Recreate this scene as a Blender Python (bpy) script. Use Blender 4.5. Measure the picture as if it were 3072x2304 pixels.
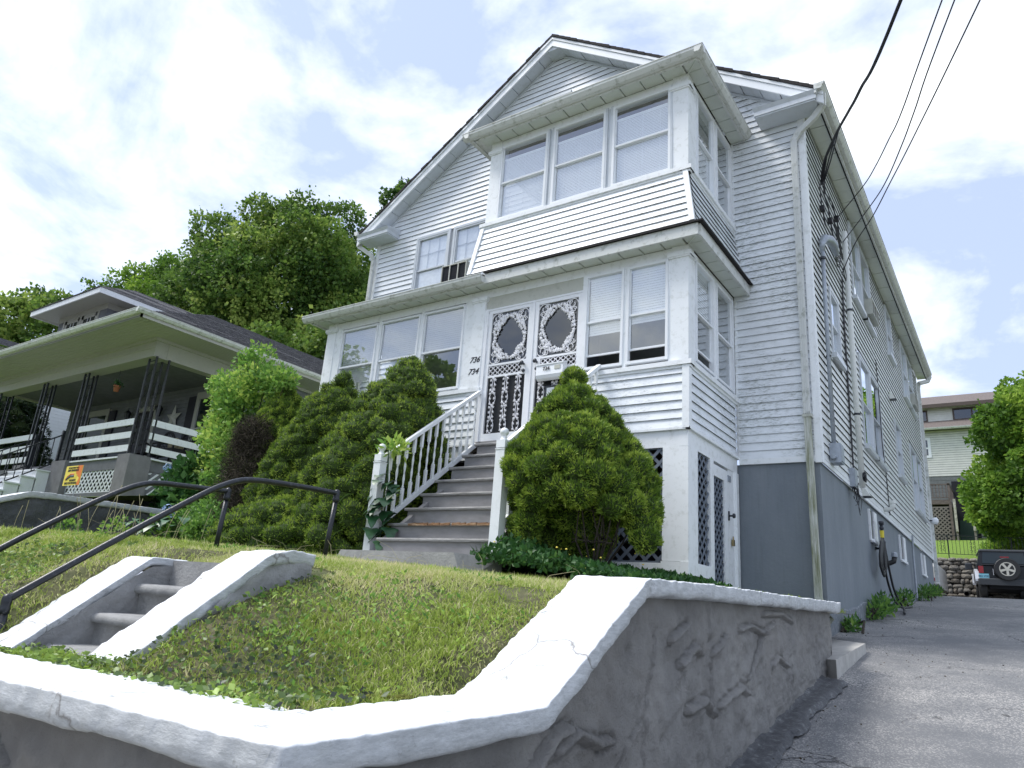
import bpy, bmesh, math, random
import numpy as np
from mathutils import Vector, Matrix
random.seed(7); RNG = np.random.default_rng(11)
PI = math.pi
scene = bpy.context.scene
for o in list(bpy.data.objects): bpy.data.objects.remove(o)
COL = scene.collection

# ------------------------------------------------ camera, sky, sun, exposure
cam_d = bpy.data.cameras.new('camera'); cam = bpy.data.objects.new('camera', cam_d); COL.objects.link(cam)
cam.matrix_world = Matrix(((0.82434265, 0.11063713, 0.5551744, 0), (0.5615084, -0.28434232, -0.77708285, 0),
                           (0.07188536, 0.95231763, -0.29651918, 0), (0, 0, 0, 1)))
cam_d.sensor_width = 36; cam_d.lens = 36 * 2157.7 / 3072; cam_d.clip_start = 0.05; cam_d.clip_end = 2000
scene.camera = cam
SUN_EL, SUN_AZ = math.radians(56), math.radians(-118)      # azimuth of the sun measured from +Y towards +X
sdir = Vector((math.sin(SUN_AZ) * math.cos(SUN_EL), math.cos(SUN_AZ) * math.cos(SUN_EL), math.sin(SUN_EL)))
sl = bpy.data.lights.new('sun', 'SUN'); sl.energy = 2.0; sl.angle = math.radians(22); sl.color = (1, .965, .91)
sun = bpy.data.objects.new('sun', sl); COL.objects.link(sun); sun.rotation_euler = sdir.to_track_quat('Z', 'Y').to_euler()
W = bpy.data.worlds.new('World'); scene.world = W; W.use_nodes = True
def build_world():
    nt = W.node_tree; N = nt.nodes; L = nt.links; N.clear()
    out = N.new('ShaderNodeOutputWorld'); bg = N.new('ShaderNodeBackground'); L.new(bg.outputs[0], out.inputs[0])
    sky = N.new('ShaderNodeTexSky'); sky.sky_type = 'NISHITA'; sky.sun_disc = False
    sky.sun_elevation = SUN_EL; sky.sun_rotation = SUN_AZ; sky.air_density = 1.0; sky.dust_density = 1.2
    sc = N.new('ShaderNodeVectorMath'); sc.operation = 'SCALE'; sc.inputs['Scale'].default_value = 0.13
    L.new(sky.outputs[0], sc.inputs[0])
    tc = N.new('ShaderNodeTexCoord')
    sep = N.new('ShaderNodeSeparateXYZ'); L.new(tc.outputs['Generated'], sep.inputs[0])
    zz = N.new('ShaderNodeMath'); zz.operation = 'ABSOLUTE'; L.new(sep.outputs[2], zz.inputs[0])
    za = N.new('ShaderNodeMath'); za.operation = 'ADD'; za.inputs[1].default_value = 0.35; L.new(zz.outputs[0], za.inputs[0])
    dv = N.new('ShaderNodeVectorMath'); dv.operation = 'DIVIDE'; L.new(tc.outputs['Generated'], dv.inputs[0])
    cb = N.new('ShaderNodeCombineXYZ')
    for i in range(3): L.new(za.outputs[0], cb.inputs[i])
    L.new(cb.outputs[0], dv.inputs[1])
    mp = N.new('ShaderNodeMapping'); mp.inputs['Location'].default_value = (3.1, 0.45, 0.0); L.new(dv.outputs[0], mp.inputs[0])
    def noise(s, d, r, dist=0.0):
        n = N.new('ShaderNodeTexNoise'); n.inputs['Scale'].default_value = s; n.inputs['Detail'].default_value = d
        n.inputs['Roughness'].default_value = r; n.inputs['Distortion'].default_value = dist; L.new(mp.outputs[0], n.inputs['Vector']); return n
    n1 = noise(2.7, 7, .58, .35); n2 = noise(6.5, 8, .6, .2)
    mx = N.new('ShaderNodeMath'); mx.operation = 'MULTIPLY_ADD'; mx.inputs[1].default_value = .30; L.new(n2.outputs[0], mx.inputs[0]); L.new(n1.outputs[0], mx.inputs[2])
    rp = N.new('ShaderNodeValToRGB'); L.new(mx.outputs[0], rp.inputs[0])
    rp.color_ramp.elements[0].position = .585; rp.color_ramp.elements[0].color = (.0,) * 3 + (1,)
    rp.color_ramp.elements[1].position = .81; rp.color_ramp.elements[1].color = (1,) * 3 + (1,)
    # thin veil everywhere (pale lavender), thick bright cloud where the noise is high
    veil = N.new('ShaderNodeMix'); veil.data_type = 'RGBA'; veil.inputs[0].default_value = .80
    L.new(sc.outputs[0], veil.inputs[6]); veil.inputs[7].default_value = (.36, .425, .60, 1)
    m2 = N.new('ShaderNodeMix'); m2.data_type = 'RGBA'; L.new(rp.outputs[0], m2.inputs[0]); L.new(veil.outputs[2], m2.inputs[6])
    m2.inputs[7].default_value = (.74, .775, .81, 1)
    L.new(m2.outputs[2], bg.inputs[0]); bg.inputs[1].default_value = 1.0
build_world()
vs = scene.view_settings; vs.view_transform = 'Standard'; vs.look = 'None'; vs.exposure = 0.93; vs.gamma = 1; vs.use_curve_mapping = False
scene.render.engine = 'CYCLES'
scene.cycles.max_bounces = 8; scene.cycles.transparent_max_bounces = 24

# ------------------------------------------------ materials
MATS = {}
class MT:
    """small helper round a node tree"""
    def __init__(s, name):
        s.m = bpy.data.materials.new(name); s.m.use_nodes = True; s.nt = s.m.node_tree; s.N = s.nt.nodes; s.L = s.nt.links
        s.b = s.N['Principled BSDF']; s.tc = s.N.new('ShaderNodeTexCoord'); s.geo = s.N.new('ShaderNodeNewGeometry')
    def pos(s, scale=(1, 1, 1)):
        mp = s.N.new('ShaderNodeMapping'); mp.inputs['Scale'].default_value = scale; s.L.new(s.geo.outputs['Position'], mp.inputs[0]); return mp.outputs[0]
    def noise(s, scale, detail=4, rough=.55, vec=None, dist=0):
        n = s.N.new('ShaderNodeTexNoise'); n.inputs['Scale'].default_value = scale; n.inputs['Detail'].default_value = detail
        n.inputs['Roughness'].default_value = rough; n.inputs['Distortion'].default_value = dist
        s.L.new(vec if vec is not None else s.geo.outputs['Position'], n.inputs['Vector']); return n.outputs[0]
    def ramp(s, fac, stops):
        r = s.N.new('ShaderNodeValToRGB'); s.L.new(fac, r.inputs[0]); e = r.color_ramp.elements
        while len(e) < len(stops): e.new(.5)
        for k, (p, c) in enumerate(stops):
            e[k].position = p; c = c if hasattr(c, '__len__') else (c, c, c); e[k].color = tuple(c) + (1,)
        return r.outputs[0]
    def mix(s, fac, a, b, mode='MIX'):
        m = s.N.new('ShaderNodeMix'); m.data_type = 'RGBA'; m.blend_type = mode
        if hasattr(fac, 'default_value'): s.L.new(fac, m.inputs[0])
        else: m.inputs[0].default_value = fac
        for i, v in ((6, a), (7, b)):
            if hasattr(v, 'default_value'): s.L.new(v, m.inputs[i])
            else: m.inputs[i].default_value = tuple(v) + (1,)
        return m.outputs[2]
    def math(s, op, a, b):
        m = s.N.new('ShaderNodeMath'); m.operation = op
        for i, v in ((0, a), (1, b)):
            if hasattr(v, 'default_value'): s.L.new(v, m.inputs[i])
            else: m.inputs[i].default_value = v
        return m.outputs[0]
    def attr(s, name):
        a = s.N.new('ShaderNodeAttribute'); a.attribute_name = name; return a.outputs['Fac']
    def color(s, c):
        if hasattr(c, 'default_value'): s.L.new(c, s.b.inputs['Base Color'])
        else: s.b.inputs['Base Color'].default_value = tuple(c) + (1,)
    def rough(s, r):
        if hasattr(r, 'default_value'): s.L.new(r, s.b.inputs['Roughness'])
        else: s.b.inputs['Roughness'].default_value = r
    def bump(s, h, strength=.3, dist=.01):
        b = s.N.new('ShaderNodeBump'); b.inputs['Strength'].default_value = strength; b.inputs['Distance'].default_value = dist
        s.L.new(h, b.inputs['Height']); s.L.new(b.outputs[0], s.b.inputs['Normal'])
def mat(name, color, rough=.6, metal=0, nscale=0, namp=.12, bump=0, bscale=60, spec=.5):
    t = MT(name)
    if nscale:
        f = t.noise(nscale, 5, .6)
        c0 = tuple(max(0, c * (1 - namp * 1.6)) for c in color); c1 = tuple(min(1, c * (1 + namp * 1.6)) for c in color)
        t.color(t.ramp(f, [(.25, c0), (.75, c1)]))
    else: t.color(color)
    t.rough(rough); t.b.inputs['Metallic'].default_value = metal; t.b.inputs['Specular IOR Level'].default_value = spec
    if bump: t.bump(t.noise(bscale, 5, .6), bump, .01)
    MATS[name] = t.m; return t.m

def siding_mat(name, base, mildew=.5, xlim=None):
    t = MT(name); v = t.pos((1, 1, 1))
    big = t.noise(1.1, 3, .6); fine = t.noise(36, 7, .75, t.pos((.40, .40, 2.0))); mid = t.noise(5, 5, .65, t.pos((.7, .7, 1.8)))
    c = t.mix(t.ramp(mid, [(.3, 0), (.8, 1)]), base, tuple(b * .86 for b in base))
    k = t.math('MULTIPLY', t.ramp(fine, [(.47, 0), (.66, 1)]), t.ramp(t.math('ADD', t.math('MULTIPLY', big, .6), t.math('MULTIPLY', mid, .4)), [(.42, 0), (.56, mildew)]))
    if xlim is not None:
        sp = t.N.new('ShaderNodeSeparateXYZ'); t.L.new(t.geo.outputs['Position'], sp.inputs[0])
        k = t.math('MULTIPLY', k, t.ramp(t.math('ADD', sp.outputs[0], 4.6), [(0, .25), (1, 1)]))
    c = t.mix(k, c, (.12, .15, .10))
    t.color(c); t.rough(.42); t.bump(t.noise(7, 3, .5, t.pos((.5, .5, 3))), .12, .006)
    MATS[name] = t.m
siding_mat('siding', (.86, .90, .94), .85, True)
siding_mat('siding_side', (.80, .83, .82), .4)
def white(name, base=(.86, .89, .91), dirt=.35, rough=.45):
    t = MT(name); d = t.ramp(t.noise(9, 7, .7), [(.52, 0), (.72, dirt)]); e = t.ramp(t.noise(1.7, 4, .6), [(.35, 0), (.8, .22)])
    c = t.mix(e, base, tuple(b * .84 for b in base)); c = t.mix(d, c, (.26, .28, .22)); t.color(c); t.rough(rough)
    t.bump(t.noise(30, 4, .6), .08, .004); MATS[name] = t.m
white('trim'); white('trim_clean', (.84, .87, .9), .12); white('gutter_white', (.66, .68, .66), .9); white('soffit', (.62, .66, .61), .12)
white('rail_white', (.83, .86, .88), .18); white('old_white', (.52, .53, .47), .5); white('door_white', (.85, .87, .9), .1)
white('pipe_white', (.74, .76, .72), .15); white('aluminium', (.62, .66, .70), .25, .3)
white('neighbour_trim', (.42, .42, .38), .3); white('neighbour_board', (.76, .79, .82), .2)
def mossy():
    t = MT('mossy_spout'); k = t.ramp(t.noise(5, 6, .7, t.pos((3, 3, .35))), [(.36, 0), (.62, .9)]); t.color(t.mix(k, (.62, .64, .60), (.17, .19, .08))); t.rough(.6); MATS['mossy_spout'] = t.m
mossy()
mat('iron_white', (.90, .90, .93), .45)
mat('screen_mesh', (.018, .02, .024), .85); mat('dark_gap', (.012, .013, .018), .9); mat('shingle_edge', (.02, .018, .02), .9, nscale=40, namp=.4)
mat('interior_wall', (.32, .34, .36), .8, nscale=3); mat('interior_floor', (.12, .10, .09), .7, nscale=5); mat('inner_door', (.035, .04, .05), .4)
mat('blind_shaded', (.52, .53, .54), .6); mat('curtain', (.86, .88, .92), .9, nscale=14, namp=.06); mat('blind', (.93, .94, .95), .6)  # left porch blinds: dimness of the room put into their grey
mat('black_iron', (.012, .016, .022), .38, nscale=40, namp=.4, bump=.25, bscale=90)
mat('dark_metal', (.03, .035, .045), .45, nscale=30, namp=.3); mat('wire_black', (.008, .008, .012), .5)
mat('galvanised', (.36, .40, .45), .42, .35, nscale=12); mat('rubber', (.012, .013, .015), .5); mat('brass', (.30, .24, .12), .4, .8)
mat('yellow_tag', (.75, .62, .05), .5); mat('rust', (.22, .10, .05), .9, nscale=60, namp=.4)
def rail_pipe():
    t = MT('handrail_paint'); k = t.ramp(t.noise(35, 6, .7), [(.55, 0), (.75, .6)])
    t.color(t.mix(k, (.009, .012, .018), (.10, .11, .13))); t.rough(.36); t.bump(t.noise(60, 5, .6), .4, .004); MATS['handrail_paint'] = t.m
rail_pipe()
def foundation():
    t = MT('foundation_paint'); f = t.noise(2.2, 5, .6, t.pos((1, 1, .45))); c = t.ramp(f, [(.25, (.150, .178, .208)), (.75, (.212, .240, .270))])
    sp = t.N.new('ShaderNodeSeparateXYZ'); t.L.new(t.geo.outputs['Position'], sp.inputs[0])
    st = t.ramp(t.noise(9, 5, .7, t.pos((2.2, 2.2, .15))), [(.5, 0), (.8, .35)])
    c = t.mix(st, c, (.10, .12, .13)); t.color(c); t.rough(.62); t.bump(t.noise(22, 6, .6), .35, .012); MATS['foundation_paint'] = t.m
    t = MT('bare_foundation'); f = t.noise(14, 7, .7); t.color(t.ramp(f, [(.3, (.11, .135, .16)), (.55, (.20, .22, .24)), (.75, (.42, .43, .42))])); t.rough(.8)
    t.bump(t.noise(40, 6, .7), .6, .02); MATS['bare_foundation'] = t.m
foundation()
def stucco():
    t = MT('wall_stucco'); f = t.noise(2.4, 6, .65); c = t.ramp(f, [(.25, (.21, .205, .20)), (.5, (.31, .305, .295)), (.8, (.42, .41, .395))])
    k = t.ramp(t.noise(60, 6, .7), [(.6, 0), (.8, .4)]); c = t.mix(k, c, (.42, .42, .41)); c = t.mix(t.ramp(t.noise(1.2, 5, .65, t.pos((1, 1, .5))), [(.45, 0), (.7, .5)]), c, (.25, .235, .215)); d = t.ramp(t.noise(5, 6, .7), [(.58, 0), (.75, .5)]); c = t.mix(d, c, (.10, .10, .095))
    t.color(c); t.rough(.85); t.bump(t.math('ADD', t.noise(75, 8, .75), t.noise(17, 7, .75, None, 1.2)), 1.0, .02); MATS['wall_stucco'] = t.m
    t = MT('wall_stucco_dark'); f = t.noise(3, 6, .65); t.color(t.ramp(f, [(.3, (.075, .082, .09)), (.7, (.12, .125, .13))])); t.rough(.9)
    t.bump(t.noise(16, 8, .7), 1.0, .05); MATS['wall_stucco_dark'] = t.m
    t = MT('cap_paint'); a = t.noise(26, 7, .75, t.pos((1, 1, 1)), .4); b = t.noise(3.2, 5, .6)
    k = t.math('MULTIPLY', t.ramp(a, [(.57, 0), (.68, 1)]), t.ramp(b, [(.35, .1), (.75, .9)]))
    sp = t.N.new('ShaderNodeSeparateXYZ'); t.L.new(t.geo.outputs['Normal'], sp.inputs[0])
    c = t.mix(t.math('MULTIPLY', k, .35), t.ramp(t.noise(2.6, 6, .65), [(.3, (.62, .64, .65)), (.65, (.78, .80, .82))]), (.26, .27, .27)); side_shade_wear = t.math('MULTIPLY', t.ramp(sp.outputs[2], [(.25, 1), (.75, 0)]), t.ramp(t.noise(30, 7, .75, t.pos((.5, .5, 2.5))), [(.32, .25), (.62, .85)])); c = t.mix(side_shade_wear, c, (.36, .38, .39))  # steep faces greyed by normal: painted side shade, broken up by worn patches
    cr = t.N.new('ShaderNodeTexVoronoi'); cr.feature = 'DISTANCE_TO_EDGE'; cr.inputs['Scale'].default_value = .9
    nv = t.N.new('ShaderNodeVectorMath'); nv.operation = 'SCALE'; nv.inputs['Scale'].default_value = .35
    nn = t.N.new('ShaderNodeTexNoise'); nn.inputs['Scale'].default_value = 3; nn.inputs['Detail'].default_value = 5; t.L.new(t.geo.outputs['Position'], nn.inputs['Vector'])
    t.L.new(nn.outputs['Color'], nv.inputs[0]); ad = t.N.new('ShaderNodeVectorMath'); t.L.new(t.geo.outputs['Position'], ad.inputs[0]); t.L.new(nv.outputs[0], ad.inputs[1])
    t.L.new(ad.outputs[0], cr.inputs['Vector'])
    crack = t.ramp(cr.outputs['Distance'], [(0, 1), (.006, 0)]); ck = t.math('MULTIPLY', crack, t.ramp(t.noise(1.3, 2, .5), [(.44, 0), (.54, .85)]))
    c = t.mix(ck, c, (.16, .15, .14)); c = t.mix(t.ramp(t.noise(11, 6, .75), [(.60, 0), (.70, .75)]), c, (.13, .13, .11))
    t.color(c); t.rough(.6); t.bump(t.noise(55, 8, .75, t.pos((1, 1, 2))), .55, .010); MATS['cap_paint'] = t.m
    t = MT('step_concrete'); f = t.noise(4, 7, .7); c = t.ramp(f, [(.25, (.21, .21, .21)), (.6, (.33, .33, .325)), (.85, (.46, .46, .45))]); t.color(c); t.rough(.85)
    t.bump(t.noise(38, 7, .7), .6, .02); MATS['step_concrete'] = t.m
    t = MT('pale_concrete'); f = t.noise(7, 7, .7); c = t.ramp(f, [(.25, (.33, .32, .30)), (.7, (.52, .51, .48))]); t.color(c); t.rough(.85)
    t.bump(t.noise(60, 6, .7), .4, .008); MATS['pale_concrete'] = t.m
stucco()
def woods():
    t = MT('step_wood'); f = t.noise(5, 6, .65, t.pos((1, 1, 3))); c = t.ramp(f, [(.25, (.19, .185, .185)), (.7, (.27, .265, .27))]); g = t.ramp(t.noise(2.2, 3, .6), [(.45, 0), (.75, .3)])
    c = t.mix(g, c, (.36, .35, .36)); t.color(c); t.rough(.6); t.bump(t.noise(25, 5, .6, t.pos((.3, 2, 2))), .25, .006); MATS['step_wood'] = t.m
    t = MT('tread_wood'); f = t.noise(7, 7, .7, t.pos((.6, 3, 3))); c = t.ramp(f, [(.3, (.17, .165, .16)), (.55, (.30, .295, .29)), (.75, (.45, .44, .43))]); k = t.ramp(t.noise(16, 6, .7, t.pos((.4, 2, 2))), [(.6, 0), (.7, .8)])
    c = t.mix(k, c, (.10, .09, .08)); t.color(c); t.rough(.7); t.bump(t.noise(30, 6, .7, t.pos((.2, 2, 2))), .5, .01); MATS['tread_wood'] = t.m
    t = MT('rotten_wood'); f = t.noise(10, 7, .7, t.pos((.5, 3, 3))); t.color(t.ramp(f, [(.3, (.03, .02, .015)), (.5, (.28, .15, .07)), (.7, (.55, .42, .28))])); t.rough(.9)
    t.bump(t.noise(24, 6, .8, t.pos((.2, 2, 2))), 1, .03); MATS['rotten_wood'] = t.m
    mat('lattice_blue', (.135, .16, .20), .55, nscale=9); mat('weathered_wood', (.20, .18, .17), .85, nscale=20, namp=.3); mat('post_wood', (.42, .40, .36), .85, nscale=14, namp=.35)
woods()
def asphalt():
    t = MT('asphalt'); big = t.noise(.55, 4, .6); mid = t.noise(3.2, 5, .6)
    vo = t.N.new('ShaderNodeTexVoronoi'); vo.inputs['Scale'].default_value = 120; t.L.new(t.geo.outputs['Position'], vo.inputs['Vector'])
    sp = t.N.new('ShaderNodeSeparateColor'); t.L.new(vo.outputs['Color'], sp.inputs[0])
    worn = t.ramp(t.math('ADD', t.math('MULTIPLY', big, .7), t.math('MULTIPLY', mid, .3)), [(.40, .15), (.68, 1)])
    thr = t.math('ADD', sp.outputs[0], t.math('MULTIPLY', worn, .30))
    st = t.ramp(thr, [(.80, 0), (.93, 1)])
    base = t.ramp(mid, [(.3, (.115, .120, .128)), (.7, (.155, .160, .168))]); base = t.mix(t.math('MULTIPLY', worn, .45), base, (.22, .217, .212))
    c = t.mix(t.math('MULTIPLY', st, worn), base, (.48, .46, .43))
    cr = t.N.new('ShaderNodeTexVoronoi'); cr.feature = 'DISTANCE_TO_EDGE'; cr.inputs['Scale'].default_value = .55
    nn = t.N.new('ShaderNodeTexNoise'); nn.inputs['Scale'].default_value = 2.3; nn.inputs['Detail'].default_value = 6; t.L.new(t.geo.outputs['Position'], nn.inputs['Vector'])
    nv = t.N.new('ShaderNodeVectorMath'); nv.operation = 'SCALE'; nv.inputs['Scale'].default_value = .9; t.L.new(nn.outputs['Color'], nv.inputs[0])
    ad = t.N.new('ShaderNodeVectorMath'); t.L.new(t.geo.outputs['Position'], ad.inputs[0]); t.L.new(nv.outputs[0], ad.inputs[1]); t.L.new(ad.outputs[0], cr.inputs['Vector'])
    ck = t.math('MULTIPLY', t.ramp(cr.outputs['Distance'], [(0, 1), (.008, 0)]), t.ramp(t.noise(1.1, 2, .5), [(.46, 0), (.55, .9)]))
    c = t.mix(ck, c, (.012, .012, .013)); t.color(c); t.rough(t.ramp(mid, [(.3, .72), (.8, .9)]))
    t.bump(t.math('ADD', t.math('MULTIPLY', vo.outputs['Distance'], .8), t.math('MULTIPLY', ck, -3)), .5, .006); MATS['asphalt'] = t.m
    t = MT('asphalt_dark'); f = t.noise(18, 7, .75); t.color(t.ramp(f, [(.3, (.03, .033, .038)), (.55, (.08, .085, .095)), (.68, (.26, .27, .27))])); t.rough(.5)
    t.bump(t.noise(34, 7, .75), .9, .02); MATS['asphalt_dark'] = t.m
asphalt()
def soilgrass():
    t = MT('soil'); f = t.noise(9, 6, .65); g = t.noise(1.3, 4, .6)
    c = t.ramp(f, [(.3, (.07, .06, .036)), (.55, (.17, .15, .085)), (.8, (.30, .27, .15))]); c = t.mix(t.ramp(g, [(.4, .15), (.7, .75)]), c, (.075, .11, .025)); t.color(c); t.rough(.95)
    t.bump(t.noise(50, 6, .7), .8, .03); MATS['soil'] = t.m
    t = MT('lawn_far'); f = t.noise(14, 7, .75); t.color(t.ramp(f, [(.3, (.10, .19, .02)), (.7, (.28, .42, .06))])); t.rough(.95); t.bump(t.noise(40, 6, .8), 1, .06); MATS['lawn_far'] = t.m
    mat('road', (.06, .06, .065), .9, nscale=3, bump=.4)
soilgrass()
def foliage(name, dark, mid, light, trans=.35, rough=.5):
    t = MT(name); f = t.attr('tint'); c = t.ramp(f, [(0, dark), (.5, mid), (1, light)]); t.color(c); t.rough(rough); t.b.inputs['Specular IOR Level'].default_value = .3
    tr = t.N.new('ShaderNodeBsdfTranslucent'); t.L.new(c, tr.inputs[0]); mx = t.N.new('ShaderNodeMixShader'); mx.inputs[0].default_value = trans
    out = t.N['Material Output']; t.L.new(t.b.outputs[0], mx.inputs[1]); t.L.new(tr.outputs[0], mx.inputs[2]); t.L.new(mx.outputs[0], out.inputs[0]); MATS[name] = t.m
foliage('spruce', (.05, .105, .016), (.17, .28, .036), (.46, .57, .09), .25)
foliage('maple', (.035, .09, .02), (.16, .27, .05), (.45, .54, .13), .45)
foliage('maple_light', (.05, .12, .02), (.17, .31, .04), (.42, .56, .09), .45)
foliage('creeper', (.018, .06, .02), (.05, .14, .035), (.15, .28, .07), .28)
foliage('bright_shrub', (.06, .15, .04), (.20, .38, .07), (.58, .70, .16), .42)
foliage('grass', (.13, .21, .025), (.40, .50, .10), (.80, .72, .45), .40, .55)
foliage('groundcover', (.07, .075, .075), (.14, .22, .06), (.32, .46, .09), .3, .4)
foliage('dry_twigs', (.018, .015, .011), (.05, .042, .030), (.12, .10, .07), 0, .9)
foliage('cedar', (.006, .018, .008), (.012, .03, .012), (.03, .07, .02), .1)
mat('spruce_core', (.035, .06, .012), 1, nscale=30, namp=.3); mat('bark', (.06, .05, .042), .9, nscale=12, namp=.4, bump=.6, bscale=30); mat('branch', (.055, .045, .036), .9, nscale=30, namp=.4)
mat('flower_blue', (.32, .46, .78), .6, nscale=40, namp=.3); mat('moss', (.10, .11, .01), 1, nscale=60, namp=.4, bump=1, bscale=90)
def glass():
    for nm, tint in (('glass', (.93, .95, .96)), ('glass_dark', (.20, .23, .27))):
        t = MT(nm); N, L = t.N, t.L; g = N.new('ShaderNodeBsdfGlossy'); g.inputs['Roughness'].default_value = .012; g.inputs[0].default_value = (.95, .98, 1, 1)
        tr = N.new('ShaderNodeBsdfTransparent'); tr.inputs[0].default_value = tint + (1,); lw = N.new('ShaderNodeFresnel'); lw.inputs[0].default_value = 1.9; t.L.new(t.math('SUBTRACT', 1.9, t.math('MULTIPLY', t.geo.outputs['Backfacing'], 1.9 - 1 / 1.9)), lw.inputs[0])      # a thin pane reflects alike from both sides
        m = t.math('MULTIPLY', lw.outputs[0], 2.2 if nm == 'glass' else 1.1); mx = N.new('ShaderNodeMixShader'); L.new(m, mx.inputs[0])
        b = N.new('ShaderNodeBump'); b.inputs['Strength'].default_value = .02; b.inputs['Distance'].default_value = .01; L.new(t.noise(1.6, 2, .4), b.inputs['Height']); L.new(b.outputs[0], g.inputs['Normal'])
        L.new(tr.outputs[0], mx.inputs[1]); L.new(g.outputs[0], mx.inputs[2]); L.new(mx.outputs[0], N['Material Output'].inputs[0]); MATS[nm] = t.m
glass()
mat('car_grey', (.010, .012, .016), .35, .3, nscale=0); mat('car_silver', (.55, .57, .62), .3, .4); mat('car_glass', (.012, .02, .022), .06); mat('car_white', (.6, .6, .58), .3)
mat('tail_red', (.25, .01, .015), .25); mat('plate_blue', (.20, .48, .60), .5); mat('plate_text', (.02, .05, .12), .5); mat('alloy', (.50, .49, .44), .35, .3); mat('bumper', (.03, .035, .042), .6)
mat('shutter', (.010, .010, .022), .5); mat('porch_grey', (.15, .155, .17), .8, nscale=6); mat('pier_grey', (.20, .195, .205), .85, nscale=5, bump=.5, bscale=70)
mat('porch_siding', (.17, .18, .20), .7, nscale=4); mat('dark_wicker', (.02, .02, .022), .7); mat('cushion', (.35, .31, .2), .9, nscale=9, namp=.5); mat('terracotta', (.42, .15, .09), .8)
mat('star_cream', (.5, .5, .45), .6); mat('brown_roof', (.15, .125, .115), .9, nscale=20, namp=.3, bump=.4); mat('brown_trim', (.075, .055, .045), .6); mat('cream_siding', (.68, .69, .64), .5, nscale=3, namp=.06)
mat('block_grey', (.15, .165, .165), .9, nscale=12); mat('mortar', (.30, .31, .30), .9); mat('deck_brown', (.13, .105, .10), .8, nscale=10, namp=.3); mat('green_steps', (.02, .05, .035), .7)
mat('sign_yellow', (.85, .68, .10), .5); mat('sign_orange', (.75, .20, .03), .5); mat('sign_text', (.02, .02, .02), .5); mat('sign_red', (.6, .08, .12), .5); mat('sign_blue', (.08, .3, .5), .5)
def shingles():
    t = MT('grey_shingles'); f = t.noise(6, 5, .7, t.pos((1, 1, 1))); g = t.noise(30, 6, .8, t.pos((1.6, .35, 1)))
    t.color(t.ramp(t.math('ADD', t.math('MULTIPLY', f, .3), t.math('MULTIPLY', g, .7)), [(.34, (.06, .06, .066)), (.5, (.15, .15, .16)), (.64, (.30, .29, .30))])); t.rough(.9); t.bump(g, .8, .03); MATS['grey_shingles'] = t.m
    t = MT('stone'); a = t.N.new('ShaderNodeObjectInfo'); f = t.noise(11, 7, .7)
    c1 = t.ramp(a.outputs['Random'], [(0, (.085, .075, .065)), (.35, (.16, .135, .11)), (.65, (.12, .12, .12)), (1, (.26, .235, .20))])
    t.color(t.mix(t.ramp(f, [(.4, 0), (.75, .7)]), c1, (.34, .32, .28))); t.rough(.9); t.bump(t.noise(18, 7, .7), .8, .05); MATS['stone'] = t.m
shingles()
M = MATS

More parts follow.
